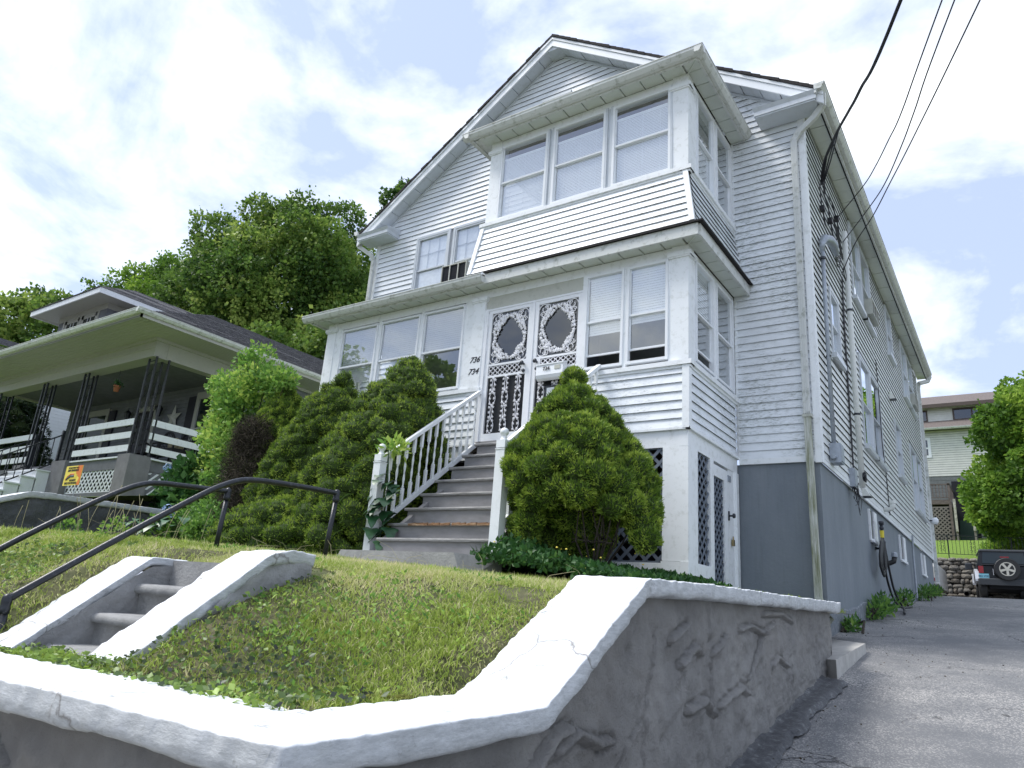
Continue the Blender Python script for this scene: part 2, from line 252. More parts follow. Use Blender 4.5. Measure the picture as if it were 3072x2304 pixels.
# ------------------------------------------------ geometry helpers
class MB:
    def __init__(s): s.v = []; s.f = []
    def add(s, vs, fs):
        b = len(s.v); s.v += [tuple(p) for p in vs]; s.f += [tuple(b + i for i in q) for q in fs]; return s
    def hexa(s, p):      # 8 points: bottom ring 0-3, top ring 4-7
        return s.add(p, [(0, 3, 2, 1), (4, 5, 6, 7), (0, 1, 5, 4), (1, 2, 6, 5), (2, 3, 7, 6), (3, 0, 4, 7)])
    def box(s, x0, x1, y0, y1, z0, z1):
        return s.hexa([(x0, y0, z0), (x1, y0, z0), (x1, y1, z0), (x0, y1, z0), (x0, y0, z1), (x1, y0, z1), (x1, y1, z1), (x0, y1, z1)])
    def fb(s, fr, u0, u1, v0, v1, w0, w1):
        return s.hexa([fr(u0, v0, w0), fr(u1, v0, w0), fr(u1, v0, w1), fr(u0, v0, w1), fr(u0, v1, w0), fr(u1, v1, w0), fr(u1, v1, w1), fr(u0, v1, w1)])
    def bar(s, a, b, w, h, up=(0, 0, 1)):   # rectangular bar from a to b
        a = Vector(a); b = Vector(b); d = (b - a).normalized(); r = d.cross(Vector(up))
        if r.length < 1e-4: r = Vector((1, 0, 0))
        r.normalize(); u = r.cross(d); r *= w / 2; u *= h / 2
        return s.hexa([a - r - u, a + r - u, a + r + u, a - r + u, b - r - u, b + r - u, b + r + u, b - r + u])
    def tube(s, pts, r, n=8, cap=True):
        pts = [Vector(p) for p in pts]; rr = r if hasattr(r, '__len__') else [r] * len(pts); b = len(s.v); ref = None
        for i, p in enumerate(pts):
            d = (pts[min(i + 1, len(pts) - 1)] - pts[max(i - 1, 0)])
            d = d.normalized() if d.length > 1e-9 else Vector((0, 0, 1))
            if ref is None: ref = Vector((0, 0, 1)) if abs(d.z) < .9 else Vector((1, 0, 0))
            x = d.cross(ref); 
            if x.length < 1e-4: x = d.orthogonal()
            x.normalize(); y = x.cross(d).normalized(); ref = y
            for k in range(n):
                t = 2 * PI * k / n; s.v.append(tuple(p + (x * math.cos(t) + y * math.sin(t)) * rr[i]))
        for i in range(len(pts) - 1):
            for k in range(n):
                k2 = (k + 1) % n; s.f.append((b + i * n + k, b + i * n + k2, b + (i + 1) * n + k2, b + (i + 1) * n + k))
        if cap:
            s.f.append(tuple(b + k for k in range(n))[::-1]); e = b + (len(pts) - 1) * n; s.f.append(tuple(e + k for k in range(n)))
        return s
    def lathe(s, c, prof, n=12, ax=2, caps=True):
        b = len(s.v); c = Vector(c)
        for r, h in prof:
            for k in range(n):
                t = 2 * PI * k / n; q = [r * math.cos(t), r * math.sin(t)]
                p = [q[0], q[1], h] if ax == 2 else ([q[0], h, q[1]] if ax == 1 else [h, q[0], q[1]]); s.v.append(tuple(c + Vector(p)))
        for i in range(len(prof) - 1):
            for k in range(n):
                k2 = (k + 1) % n; s.f.append((b + i * n + k, b + i * n + k2, b + (i + 1) * n + k2, b + (i + 1) * n + k))
        if caps: s.f.append(tuple(b + k for k in range(n))[::-1]); e = b + (len(prof) - 1) * n; s.f.append(tuple(e + k for k in range(n)))
        return s
    def poly(s, pts, off):   # a flat polygon given thickness
        n = len(pts); a = [Vector(p) for p in pts]; o = Vector(off); b = len(s.v)
        s.v += [tuple(p) for p in a] + [tuple(p + o) for p in a]; s.f.append(tuple(b + k for k in range(n))); s.f.append(tuple(b + n + k for k in range(n))[::-1])
        for k in range(n): s.f.append((b + k, b + (k + 1) % n, b + n + (k + 1) % n, b + n + k))
        return s
def FR(O, U, N):
    O, U, N = Vector(O), Vector(U), Vector(N)
    return lambda u, v, w=0: O + U * u + Vector((0, 0, v)) + N * w
def world_loc(o):
    l = Vector(o.location)
    while o.parent: o = o.parent; l += Vector(o.location)
    return l
def obj(name, mb, m, parent=None, smooth=False, recalc=True, centre=True, **props):
    me = bpy.data.meshes.new(name); me.from_pydata(mb.v, [], mb.f); 
    if recalc and len(mb.f) < 40000:
        bm = bmesh.new(); bm.from_mesh(me); bmesh.ops.recalc_face_normals(bm, faces=bm.faces); bm.to_mesh(me); bm.free()
    co = np.empty(len(me.vertices) * 3, np.float32); me.vertices.foreach_get('co', co); co = co.reshape(-1, 3)
    if centre:
        c = (co.min(0) + co.max(0)) / 2
        if parent is None: c[2] = co[:, 2].min()
        co = co - c; me.vertices.foreach_set('co', co.ravel())
    else: c = np.zeros(3)
    if smooth: me.polygons.foreach_set('use_smooth', [True] * len(me.polygons))
    me.materials.append(M[m] if isinstance(m, str) else m); me.update()
    o = bpy.data.objects.new(name, me); COL.objects.link(o)
    if parent is not None:
        o.parent = parent; o.location = Vector([float(q) for q in c]) - (world_loc(parent) if not parent.get('_local') else Vector((0, 0, 0)))
    else: o.location = [float(q) for q in c]
    for k, v in props.items(): o[k] = v
    return o
def thing(name, label, cat, loc, group=None):
    o = bpy.data.objects.new(name, None); COL.objects.link(o); o.location = loc; o['label'] = label; o['category'] = cat; o.empty_display_size = .1
    if group: o['group'] = group
    return o
def tag(o, label, cat, group=None):
    o['label'] = label; o['category'] = cat
    if group: o['group'] = group
    return o
def struct(name, mb, m, smooth=False, **k): return obj(name, mb, m, None, smooth, kind='structure', **k)
def text_mesh(s, size, depth=.003, shear=0.0, bold=0.0):
    cu = bpy.data.curves.new('letters', 'FONT'); cu.body = s; cu.size = size; cu.extrude = depth; cu.shear = shear; cu.offset = bold; cu.align_x = 'CENTER'; cu.align_y = 'CENTER'; cu.resolution_u = 3
    t = bpy.data.objects.new('letters', cu); COL.objects.link(t); bpy.context.view_layer.update()
    me = bpy.data.meshes.new_from_object(t); v = [tuple(p.co) for p in me.vertices]; f = [tuple(p.vertices) for p in me.polygons]
    bpy.data.objects.remove(t); bpy.data.curves.remove(cu); bpy.data.meshes.remove(me); return v, f
def text_on(name, s, size, fr, u, v, w, m, parent, shear=0.0, bold=0.0, rot=0.0):
    vv, ff = text_mesh(s, size, .002, shear, bold); mb = MB(); c, sn = math.cos(rot), math.sin(rot)
    mb.add([fr(u + p[0] * c - p[1] * sn, v + p[0] * sn + p[1] * c, w + p[2]) for p in vv], ff); return obj(name, mb, m, parent)
# smooth value noise in numpy
def _h(ix, iy, iz, seed):
    n = (ix * 374761393 + iy * 668265263 + iz * 2147483647 + seed * 974711) & 0xffffffff
    n = ((n ^ (n >> 13)) * 1274126177) & 0xffffffff; return ((n ^ (n >> 16)) & 0xffff) / 65535.0
def vnoise(x, y, z=0.0, seed=1):
    x = np.asarray(x, float); y = np.asarray(y, float) + 0 * x; z = np.asarray(z, float) + 0 * x
    ix, iy, iz = np.floor(x).astype(np.int64), np.floor(y).astype(np.int64), np.floor(z).astype(np.int64)
    fx, fy, fz = x - ix, y - iy, z - iz; fx, fy, fz = [f * f * (3 - 2 * f) for f in (fx, fy, fz)]; r = 0
    for dx in (0, 1):
        for dy in (0, 1):
            for dz in (0, 1):
                r = r + _h(ix + dx, iy + dy, iz + dz, seed) * (fx if dx else 1 - fx) * (fy if dy else 1 - fy) * (fz if dz else 1 - fz)
    return r
def fbm(x, y, z=0.0, oct=4, seed=1, gain=.5):
    a = 1; t = 0; s = 0
    for i in range(oct): s = s + a * vnoise(np.asarray(x) * 2 ** i, np.asarray(y) * 2 ** i, np.asarray(z) * 2 ** i, seed + i * 7); t += a; a *= gain
    return s / t
def array_mesh(name, V, F, m, parent=None, tint=None, smooth=False, nper=None, **props):
    """big meshes straight from numpy arrays; F is (n, k)"""
    V = np.asarray(V, np.float32); F = np.asarray(F, np.int32); me = bpy.data.meshes.new(name); base = Vector((0, 0, 0))
    if parent is None: c = np.array([V[:, 0].mean(), V[:, 1].mean(), V[:, 2].min()])
    else: w = world_loc(parent); c = np.array([w.x, w.y, w.z])
    V = V - c; n, k = F.shape
    me.vertices.add(len(V)); me.vertices.foreach_set('co', V.astype(np.float32).ravel()); me.loops.add(n * k); me.loops.foreach_set('vertex_index', F.ravel())
    me.polygons.add(n); me.polygons.foreach_set('loop_start', np.arange(0, n * k, k, dtype=np.int32)); me.polygons.foreach_set('loop_total', np.full(n, k, np.int32))
    if smooth: me.polygons.foreach_set('use_smooth', np.ones(n, bool))
    me.update(calc_edges=True)
    if tint is not None:
        a = me.attributes.new('tint', 'FLOAT', 'POINT'); a.data.foreach_set('value', np.asarray(tint, np.float32))
    me.materials.append(M[m]); o = bpy.data.objects.new(name, me); COL.objects.link(o)
    if parent is not None: o.parent = parent
    else: o.location = [float(q) for q in c]
    for kk, v in props.items(): o[kk] = v
    return o
def unit(a): return a / np.maximum(np.linalg.norm(a, axis=1, keepdims=True), 1e-9)
def leaf_quads(P, D, S, aspect=.6, fold=.25, seed=0):
    """folded rhombic leaves at P pointing along D (n,3), length S: 4 vertices, 2 triangles"""
    n = len(P); r = np.random.default_rng(seed); side = unit(np.cross(D, r.normal(size=(n, 3)))); up = np.cross(side, D); S = S[:, None]
    a = P; b = P + D * S * .45 + side * S * aspect * .5 + up * S * fold * .3; c = P + D * S; d = P + D * S * .45 - side * S * aspect * .5 + up * S * fold * .3
    V = np.stack([a, b, c, d], 1).reshape(-1, 3); i = np.arange(n)[:, None] * 4; F = np.concatenate([i + [0, 1, 2], i + [0, 2, 3]], 1).reshape(-1, 3); return V, F
def blades(P, D, S, wid, seed=0, bend=.35):
    """grass blades / needles: two-segment tapering, 5 vertices, 3 triangles"""
    n = len(P); r = np.random.default_rng(seed); side = unit(np.cross(D, r.normal(size=(n, 3)))); w = (wid if hasattr(wid, '__len__') else np.full(n, wid))[:, None] * .5
    S = S[:, None]; g = unit(np.cross(side, D)); m = P + D * S * .55 + g * S * bend * .15; t = P + D * S + g * S * bend
    V = np.stack([P - side * w, P + side * w, m + side * w * .8, m - side * w * .8, t], 1).reshape(-1, 3); i = np.arange(n)[:, None] * 5
    F = np.concatenate([i + [0, 1, 2], i + [0, 2, 3], i + [3, 2, 4]], 1).reshape(-1, 3); return V, F
def sphere_points(C, R, n, seed, keep=.93):
    """points on the outside of a union of spheres; returns points, normals, index"""
    r = np.random.default_rng(seed); C = np.asarray(C, float); R = np.asarray(R, float); p = R ** 2 / (R ** 2).sum(); out = []; nn = []; ii = []; tot = 0
    while tot < n:
        k = r.choice(len(C), size=min(40000, int((n - tot) * 2.2) + 100), p=p); d = unit(r.normal(size=(len(k), 3))); P = C[k] + d * R[k][:, None]; ok = np.ones(len(k), bool)
        for j in range(len(C)): ok &= (((P - C[j]) ** 2).sum(1) > (R[j] * keep) ** 2) | (k == j)
        out.append(P[ok]); nn.append(d[ok]); ii.append(k[ok]); tot += ok.sum()
    return np.concatenate(out)[:n], np.concatenate(nn)[:n], np.concatenate(ii)[:n]

# ------------------------------------------------ the heights of the place (camera eye is z = 0)
def sstep(a, b, x): t = np.clip((x - a) / (b - a), 0, 1); return t * t * (3 - 2 * t)
def lawn_h(x, y):
    x = np.asarray(x, float); y = np.asarray(y, float); k = np.clip((x + 3.1) / 1.25, 0, 1)
    top = .095 + .02 * (y - 3) + .05 * np.clip(-1.8 - x, 0, 4.2) + .02 * np.clip(-6 - x, 0, 8)
    top = top + .04 * np.clip(y - 5.5, 0, 3) * np.clip((-x - 2.5) / 3, 0, 1)
    y0 = 1.46 + .62 * k; y1 = 2.95 + .45 * k; ex = 1.65 - .5 * k; t = np.clip((y - y0) / (y1 - y0), 0, 1)
    low = -.375 + .03 * k; h = low + (top - low) * (1 - (1 - t) ** ex)
    side = np.interp(y, [1.4, 2.34, 3.18, 3.9, 7.4, 12], [-.335, -.322, .175, .20, .262, .30]) - .045 + np.clip(-1.80 - x, 0, 9) * .8      # never above the wall cap
    st = np.where(x < -3.75, np.interp(y, [1.5, 1.8, 2.4, 2.62, 3.4], [-.36, -.37, .09, .12, .30]) - .03, np.interp(y, [1.5, 1.72, 2.3, 2.5, 2.72, 3.4], [-.36, -.345, .11, .14, .15, .30])); ds = np.where(x < -3.75, np.clip(-4.50 - x, 0, 9) * .55, np.clip(x + 3.02, 0, 9) * .55)
    return np.minimum(np.minimum(h, side), np.where(y < 3.2, st + ds, 9))
def drive_z(y): return np.interp(y, [-30, 0.5, 2.5, 4.6, 5.56, 7.2, 10.05, 13.8, 21, 24, 31, 60], [-1.5, -1.42, -1.13, -.80, -.62, -.355, -.04, .35, .985, 1.18, 1.52, 1.75])

def grid_mesh(name, xs, ys, hf, m, smooth=True, keep=None, **props):
    X, Y = np.meshgrid(xs, ys); Z = hf(X, Y); V = np.stack([X, Y, Z], -1).reshape(-1, 3); nx, ny = len(xs), len(ys)
    i = (np.arange(ny - 1)[:, None] * nx + np.arange(nx - 1)[None, :]).ravel(); F = np.stack([i, i + 1, i + nx + 1, i + nx], 1)
    if keep is not None:
        c = V[F].mean(1); F = F[keep(c[:, 0], c[:, 1])]
    return array_mesh(name, V, F, m, None, None, smooth, kind='structure', **props)
struct('ground', MB().poly([(-400, -400, -1.5), (400, -400, -1.5), (400, 400, -1.5), (-400, 400, -1.5)], (0, 0, -.3)), 'soil')
struct('road', MB().poly([(-200, -10, -1.496), (200, -10, -1.496), (200, -2.2, -1.496), (-200, -2.2, -1.496)], (0, 0, -.01)), 'road')
struct('pavement', MB().poly([(-200, -1.9, -1.47), (200, -1.9, -1.47), (200, .95, -1.47), (-200, .95, -1.47)], (0, 0, -.02)), 'pale_concrete')
# driveway: one sloping sheet with a little unevenness
grid_mesh('driveway', np.concatenate([np.arange(-2.08, 1.6, .08), np.arange(1.6, 3.4, .3)]), np.concatenate([np.arange(-2.2, 12, .1), np.arange(12, 33.6, .5)]),
          lambda X, Y: drive_z(Y) + (fbm(X * 1.3, Y * 1.3, oct=3, seed=5) - .5) * .03 - .02 * np.exp(-((X + 1.35) / .25) ** 2) * (Y < 7), 'asphalt', keep=lambda x, y: (x > -1.55) | (y > 7.2))
# ragged dark strip of asphalt patched along the foot of the retaining wall
def patch_strip():
    ys = np.linspace(4.2, 6.95, 90); V = []; F = []
    for i, y in enumerate(ys):
        w = .10 + .16 * fbm(y * 3.1, 0, oct=5, seed=9, gain=.65); z = float(drive_z(y)) + .012
        for j in range(7):
            x = -1.50 + (w * j / 6); zz = z + .022 * float(fbm(x * 14, y * 14, oct=4, seed=3, gain=.7)) + (-.03 if j == 6 else 0) + (.02 if j == 0 else 0); V.append((x, y, zz))
    for i in range(len(ys) - 1):
        for j in range(6): a = i * 7 + j; F.append((a, a + 1, a + 8, a + 7))
    array_mesh('asphalt_patch', V, F, 'asphalt_dark', smooth=True, kind='structure')
patch_strip()
grid_mesh('front_yard', np.concatenate([np.arange(-12, -4.6, .1), np.arange(-4.6, -1.55, .04)]), np.concatenate([np.arange(1.2, 3.6, .04), np.arange(3.6, 9.9, .1)]),
          lambda X, Y: lawn_h(X, Y) - .012 + (fbm(X * 2.2, Y * 2.2, oct=4, seed=4) - .5) * .035, 'soil',
          keep=lambda x, y: ~((x > -4.40) & (x < -3.12) & (y > 1.70) & (y < 2.70)) & ~((y > 8.1) & (x < -3.0) & (x > -11)) & (x < -1.66))
def yard_l(X, Y): return np.interp(Y, [-2, 1.2, 4.4, 8, 12, 22, 60, 200], [-1.4, -.2, .98, 1.62, 2.0, 3.6, 9, 34]) + (fbm(X * .7, Y * .7, oct=3, seed=8) - .5) * .12
grid_mesh('neighbouring_yard', np.concatenate([np.arange(-34, -11.55, .4), [-11.45]]), np.arange(1.0, 24, .4), yard_l, 'lawn_far')
def hill_h(X, Y): return np.interp(Y, [23.9, 34, 42, 60, 120, 300], [1.0, 2.7, 4.7, 9, 22, 40]) - .8 * np.clip((-X - 12) / 20, -0, 1) + (fbm(X * .2, Y * .2, oct=3, seed=12) - .5) * .8
grid_mesh('hillside', np.arange(-160, 121, 5.0), np.concatenate([[33.95], np.arange(36, 60, 3), np.arange(60, 300, 12)]), lambda X, Y: np.where(Y < 34.5, 3.02, hill_h(X, Y)), 'lawn_far')
grid_mesh('rear_yard', np.arange(-40, -2.1, 2.0), np.arange(23.8, 34.1, 1.0), lambda X, Y: 1.25 + np.clip(Y - 24, 0, 10) * .05 + np.clip(-X - 12, 0, 20) * .12, 'lawn_far')

# ------------------------------------------------ retaining walls
def wall_strip(name, path, zbot, ztopf, m, parent, nrm, du=.016, ridges=(), amp=.0125, seed=3):
    """rough plastered face: path is ((x0,y0),(x1,y1)); displaced outward along nrm"""
    (x0, y0), (x1, y1) = path; Lh = math.hypot(x1 - x0, y1 - y0); nu = int(Lh / du) + 1; s = np.linspace(0, Lh, nu)
    X = x0 + (x1 - x0) * s / Lh; Y = y0 + (y1 - y0) * s / Lh; top = ztopf(X, Y); bot = zbot(X, Y); nv = int((top - bot).max() / du) + 2
    t = np.linspace(0, 1, nv)[:, None]; Z = bot + (top - bot) * t; S = s[None, :] + 0 * Z
    d = (fbm(S * 2.2, Z * 3, oct=3, seed=seed) - .5) * amp * 1.4 + (fbm(S * 9, Z * 11, oct=4, seed=seed + 3, gain=.65) - .5) * amp * 2.6
    a = fbm(S * 5 + Z * 2, Z * 6 - S * 2, oct=4, seed=seed + 9); d += np.clip(a - .56, 0, 1) * amp * 4 - np.clip(.40 - a, 0, 1) * amp * 3
    d += (fbm(S * 2.6 + Z * 13, S * 13 - Z * 2.6, oct=4, seed=seed + 40, gain=.62) - .5) * amp * 1.5; d += (.5 - np.abs(fbm(S * 6.5, Z * 5, oct=4, seed=seed + 50) - .5) * 3) * amp * .9
    for pts, r, h in ridges:
        h = h * 1.5      # hand-made raised twigs in the plaster with a rough lip
        best = np.full(Z.shape, 9.0)
        for (a0, b0), (a1, b1) in zip(pts[:-1], pts[1:]):
            vx, vz = a1 - a0, b1 - b0; q = np.clip(((S - a0) * vx + (Z - b0) * vz) / (vx * vx + vz * vz), 0, 1); best = np.minimum(best, np.hypot(S - a0 - q * vx, Z - b0 - q * vz))
        best = best + (fbm(S * 30, Z * 30, oct=2, seed=seed + 20) - .5) * r * .35
        d += h * np.sqrt(np.clip(1 - (best / r) ** 2, 0, 1)) - h * .55 * np.exp(-((best - r * 1.35) / (r * .35)) ** 2) + h * .35 * np.exp(-((best - r * 2.1) / (r * .5)) ** 2) * (fbm(S * 18, Z * 18, oct=2, seed=seed + 31) > .5)
    V = np.stack([X[None, :] + nrm[0] * d, Y[None, :] + nrm[1] * d, Z], -1).reshape(-1, 3); i = (np.arange(nv - 1)[:, None] * nu + np.arange(nu - 1)[None, :]).ravel()
    F = np.stack([i, i + 1, i + nu + 1, i + nu], 1); return array_mesh(name, V, F, m, parent, smooth=True)
def cap_sweep(name, path, wl, wr, th, parent, seed=1, rough=.008, m='cap_paint', step=.02, rnd=.008):
    """a coping swept along path [(x,y,z)] (z = top); wl / wr = widths to the left / right of the path"""
    P = [Vector(p) for p in path]; nrm = []
    for a, b in zip(P[:-1], P[1:]): d = Vector((b.x - a.x, b.y - a.y, 0)).normalized(); nrm.append(Vector((-d.y, d.x, 0)))
    mit = [nrm[0]] + [(p + q) / max(.2, 1 + p.dot(q)) for p, q in zip(nrm[:-1], nrm[1:])] + [nrm[-1]]      # mitred corners stay crisp
    pts = []; left = []
    for k, (a, b) in enumerate(zip(P[:-1], P[1:])):
        n = max(2, int((b - a).length / step))
        for q in range(n): pts.append(tuple(a.lerp(b, q / n))); left.append(tuple(mit[k].lerp(mit[k + 1], q / n)))
    pts.append(tuple(P[-1])); left.append(tuple(mit[-1])); pts = np.array(pts); left = np.array(left)
    for _ in range(2): pts[1:-1] = pts[1:-1] * .5 + (pts[:-2] + pts[2:]) * .25; left[1:-1] = left[1:-1] * .5 + (left[:-2] + left[2:]) * .25
    prof = []; r = rnd
    W0, W1 = -wr, wl
    def arc(cx, cz, a0, a1, n=4): return [(cx + r * math.cos(a0 + (a1 - a0) * k / n), cz + r * math.sin(a0 + (a1 - a0) * k / n)) for k in range(n + 1)]
    prof += [(W0 + .015, -th)] + [(W0, -th + .012)] + [(W0, -r - (th - r) * .5)] + arc(W0 + r, -r, PI, PI / 2) + [(W0 + r + (W1 - W0 - 2 * r) * k / 10, 0) for k in range(1, 10)] + arc(W1 - r, -r, PI / 2, 0) + [(W1, -r - (th - r) * .5)] + [(W1, -th + .012), (W1 - .015, -th)]
    prof += [(W1 - .06, -th), (W0 + .06, -th)]
    nP = len(prof); U = np.array([p[0] for p in prof]); Zp = np.array([p[1] for p in prof]); n = len(pts)
    V = pts[:, None, :] + left[:, None, :] * U[None, :, None]; V[:, :, 2] += Zp[None, :]
    s = np.arange(n)[:, None] * step; nn = (fbm(V[:, :, 0] * 7, V[:, :, 1] * 7, V[:, :, 2] * 7, oct=3, seed=seed) - .5); n2 = (fbm(V[:, :, 0] * 26, V[:, :, 1] * 26, V[:, :, 2] * 26, oct=3, seed=seed + 4) - .5)
    edge = (np.abs(U - U.mean()) > (wl + wr) / 2 - .02)[None, :]; disp = (nn * .55 + n2 * 1.5) * rough * np.where(edge, 1.5, .8)
    V[:, :, 2] += disp * np.where(edge, .6, 1); V[:, :, :2] += left[:, None, :2] * (disp * np.where(edge, 1.3, 0) * np.sign(U - U.mean())[None, :])[:, :, None]
    low = (Zp < -th + .02)[None, :] & edge; V[:, :, 2] += np.where(low, (fbm(s * 5, 0, U[None, :] * 3, oct=3, seed=seed + 8) - .5) * rough * 3.2, 0)
    i = (np.arange(n - 1)[:, None] * nP + np.arange(nP)[None, :]); j = (np.arange(n - 1)[:, None] * nP + (np.arange(nP)[None, :] + 1) % nP)
    F = np.stack([i.ravel(), j.ravel(), (j + nP).ravel(), (i + nP).ravel()], 1); b = len(V.reshape(-1, 3))
    ends = np.array([[k, (k + 1) % nP, (nP - 1 - k - 1) % nP, (nP - 1 - k) % nP] for k in range(nP // 2)]); F = np.concatenate([F, ends, ends[:, ::-1] + (n - 1) * nP])
    return array_mesh(name, V.reshape(-1, 3), F, m, parent, smooth=True)

rw = thing('retaining_wall', 'grey rough plastered retaining wall with thick white cap around the front lawn beside the driveway', 'wall', (-1.6, 4, -1.4))
TOP = lambda x, y: np.interp(y, [1.2, 2.36, 3.15, 3.3, 7.4], [-.40, -.385, .085, .10, .17])
tw = lambda *p: list(p)
ridges = [(tw((1.78, -.62), (2.0, -.55), (2.22, -.63), (2.35, -.56), (2.52, -.44), (2.62, -.42)), .022, .026), (tw((2.55, -.50), (2.68, -.44), (2.85, -.50), (2.98, -.50)), .020, .022),
          (tw((1.2, -.72), (1.55, -.70), (1.8, -.60)), .020, .018), (tw((2.5, -.38), (2.47, -.16), (2.5, -.02)), .012, .012), (tw((1.9, -.92), (2.3, -.80), (2.6, -.62)), .018, .016),
          (tw((3.86, -.44), (4.1, -.40), (4.25, -.48)), .022, .022), (tw((3.6, -.10), (3.85, -.02)), .020, .020), (tw((3.75, -.22), (3.97, -.13), (4.05, -.17)), .020, .02), (tw((4.2, -.17), (4.45, -.07)), .018, .018),
          (tw((3.3, -.82), (3.35, -.4), (3.45, -.05)), .010, -.012), (tw((2.85, -.9), (3.1, -.55), (3.3, -.45)), .014, .012), (tw((4.7, -.03), (4.95, .0), (5.2, -.04), (5.5, .02)), .018, .02),
          (tw((4.35, -.45), (4.75, -.36), (4.85, -.40)), .020, .02), (tw((4.85, -.32), (5.1, -.15), (5.2, -.05)), .016, .018), (tw((4.2, -.60), (4.22, -.3), (4.15, .05)), .010, -.012), (tw((5.4, -.25), (5.6, -.20), (5.8, -.26)), .018, .018),
          (tw((5.2, .08), (5.7, .10), (6.0, .05)), .016, .018), (tw((5.9, -.15), (5.95, -.42)), .012, -.012), (tw((2.15, -.2), (2.35, -.28), (2.45, -.42)), .014, .012)]
wall_strip('plaster', ((-1.5, 1.24), (-1.5, 7.38)), lambda X, Y: drive_z(Y) - .08, TOP, 'wall_stucco', rw, (1, 0), ridges=[([(p[0] - 1.24 + 0, p[1]) for p in r[0]], r[1], r[2]) for r in ridges])
wall_strip('plaster', ((-9, 1.17), (-1.5, 1.24)), lambda X, Y: 0 * X - 1.49, lambda X, Y: 0 * X - .40, 'wall_stucco', rw, (0, -1), du=.022, seed=8,
           ridges=[(tw((4.2, -.62), (4.6, -.56), (4.95, -.66), (5.4, -.62)), .03, .03), (tw((5.3, -.52), (5.55, -.60), (5.7, -.72), (5.85, -.80)), .022, .024), (tw((3.9, -.5), (4.1, -.62), (4.15, -.78)), .02, .02), (tw((6.1, -.55), (6.3, -.66), (6.6, -.70)), .022, .02)])
wall_strip('plaster', ((-1.5, 7.38), (-2.0, 9.7)), lambda X, Y: 0 * X - .5, lambda X, Y: .17 + 0 * X, 'wall_stucco', rw, (1, .2), du=.05, seed=4)
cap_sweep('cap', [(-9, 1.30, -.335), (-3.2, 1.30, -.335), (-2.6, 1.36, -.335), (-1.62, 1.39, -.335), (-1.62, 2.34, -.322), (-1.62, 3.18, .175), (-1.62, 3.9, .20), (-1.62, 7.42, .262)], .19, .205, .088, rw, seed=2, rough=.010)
# a chip of missing cap lies dark at the lower bend: a few broken lumps in the joint
lump = MB()
for k in range(9):
    c = Vector((-1.43 + random.uniform(-.008, .006), 2.33 + random.uniform(-.05, .05), -.37 + random.uniform(-.02, .02))); lump.lathe(c, [(.001, -.012), (.012, -.004), (.010, .008), (.001, .013)], 6)
obj('broken_edge', lump, 'wall_stucco', rw)
moss = MB()
for k in range(70):
    t = random.random(); c = Vector((-1.86 - .16 * t ** 2 + random.gauss(0, .012), 2.12 - .28 * t + random.gauss(0, .012), -.335)); r = random.uniform(.008, .02); moss.lathe(c, [(r * .9, -r * .4), (r, .2 * r), (r * .6, r * .7), (.001, r * .9)], 7)
tag(obj('moss', moss, 'moss', smooth=True), 'yellow green moss cushion in the inner corner of the low white wall cap', 'moss')
struct('concrete_slab', MB().hexa([(-1.39, 7.0, -.5), (-1.43, 8.7, -.3), (-2.05, 9.7, -.3), (-1.62, 7.3, -.5), (-1.39, 7.0, -.222), (-1.43, 8.7, -.088), (-2.05, 9.7, -.075), (-1.62, 7.3, -.24)]), 'pale_concrete')

nw = thing('retaining_wall', 'dark grey rough boundary wall with white cap in front of the bungalow', 'wall', (-11.4, 5, .4))
wall_strip('plaster', ((-11.3, 2.0), (-11.3, 8.6)), lambda X, Y: lawn_h(X, np.maximum(Y, 1.6)) - .15, lambda X, Y: np.interp(Y, [2, 4.45, 4.6, 8.6], [.1, 1.0, 1.03, 1.06]), 'wall_stucco_dark', nw, (1, 0), du=.035, amp=.02, seed=6)
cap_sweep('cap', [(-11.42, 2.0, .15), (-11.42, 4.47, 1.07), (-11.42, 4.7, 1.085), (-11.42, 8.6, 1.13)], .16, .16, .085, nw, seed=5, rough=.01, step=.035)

# ------------------------------------------------ concrete steps set in the lawn
cs = thing('concrete_steps', 'sunken grey concrete steps between two sloping white painted caps in the lawn', 'steps', (-3.75, 2.1, -.4))
st = [(1.50, 1.94, -.52), (1.90, 2.14, -.35), (2.10, 2.34, -.185), (2.30, 2.56, -.02)]
for k, (y0, y1, z) in enumerate(st):
    z = (-.52, -.35, -.185, -.02)[k]; yf = (1.5, 1.92, 2.12, 2.33)[k]; 
    tb = MB(); nx = 40; prof = [(yf + .03, z - .22), (yf + .03, z - .055), (yf, z - .05), (yf - .004, z - .02), (yf + .012, z - .003), (yf + .04, z), (yf + .26, z)]
    V = [(-4.24 + .98 * i / nx, p[0] + .006 * (random.random() - .5), p[1] + .006 * (random.random() - .5)) for i in range(nx + 1) for p in prof]; F = [(i * 7 + j, i * 7 + j + 1, (i + 1) * 7 + j + 1, (i + 1) * 7 + j) for i in range(nx) for j in range(6)]
    tb.add(V, F); obj('step', tb, 'step_concrete', cs, smooth=True)
def ytop(y): return np.interp(y, [1.5, 1.8, 2.4, 2.6, 2.75], [-.50, -.36, .10, .12, .10])
obj('landing', MB().box(-4.26, -3.26, 2.53, 2.80, -.3, .125), 'step_concrete', cs)
wall_strip('side_wall', ((-4.21, 1.5), (-4.21, 2.56)), lambda X, Y: 0 * X - .6, lambda X, Y: ytop(Y) - .02, 'step_concrete', cs, (1, 0), du=.025, amp=.008, seed=14)
wall_strip('side_wall', ((-3.29, 1.5), (-3.29, 2.56)), lambda X, Y: 0 * X - .6, lambda X, Y: ytop(Y) - .02, 'step_concrete', cs, (-1, 0), du=.025, amp=.008, seed=15)
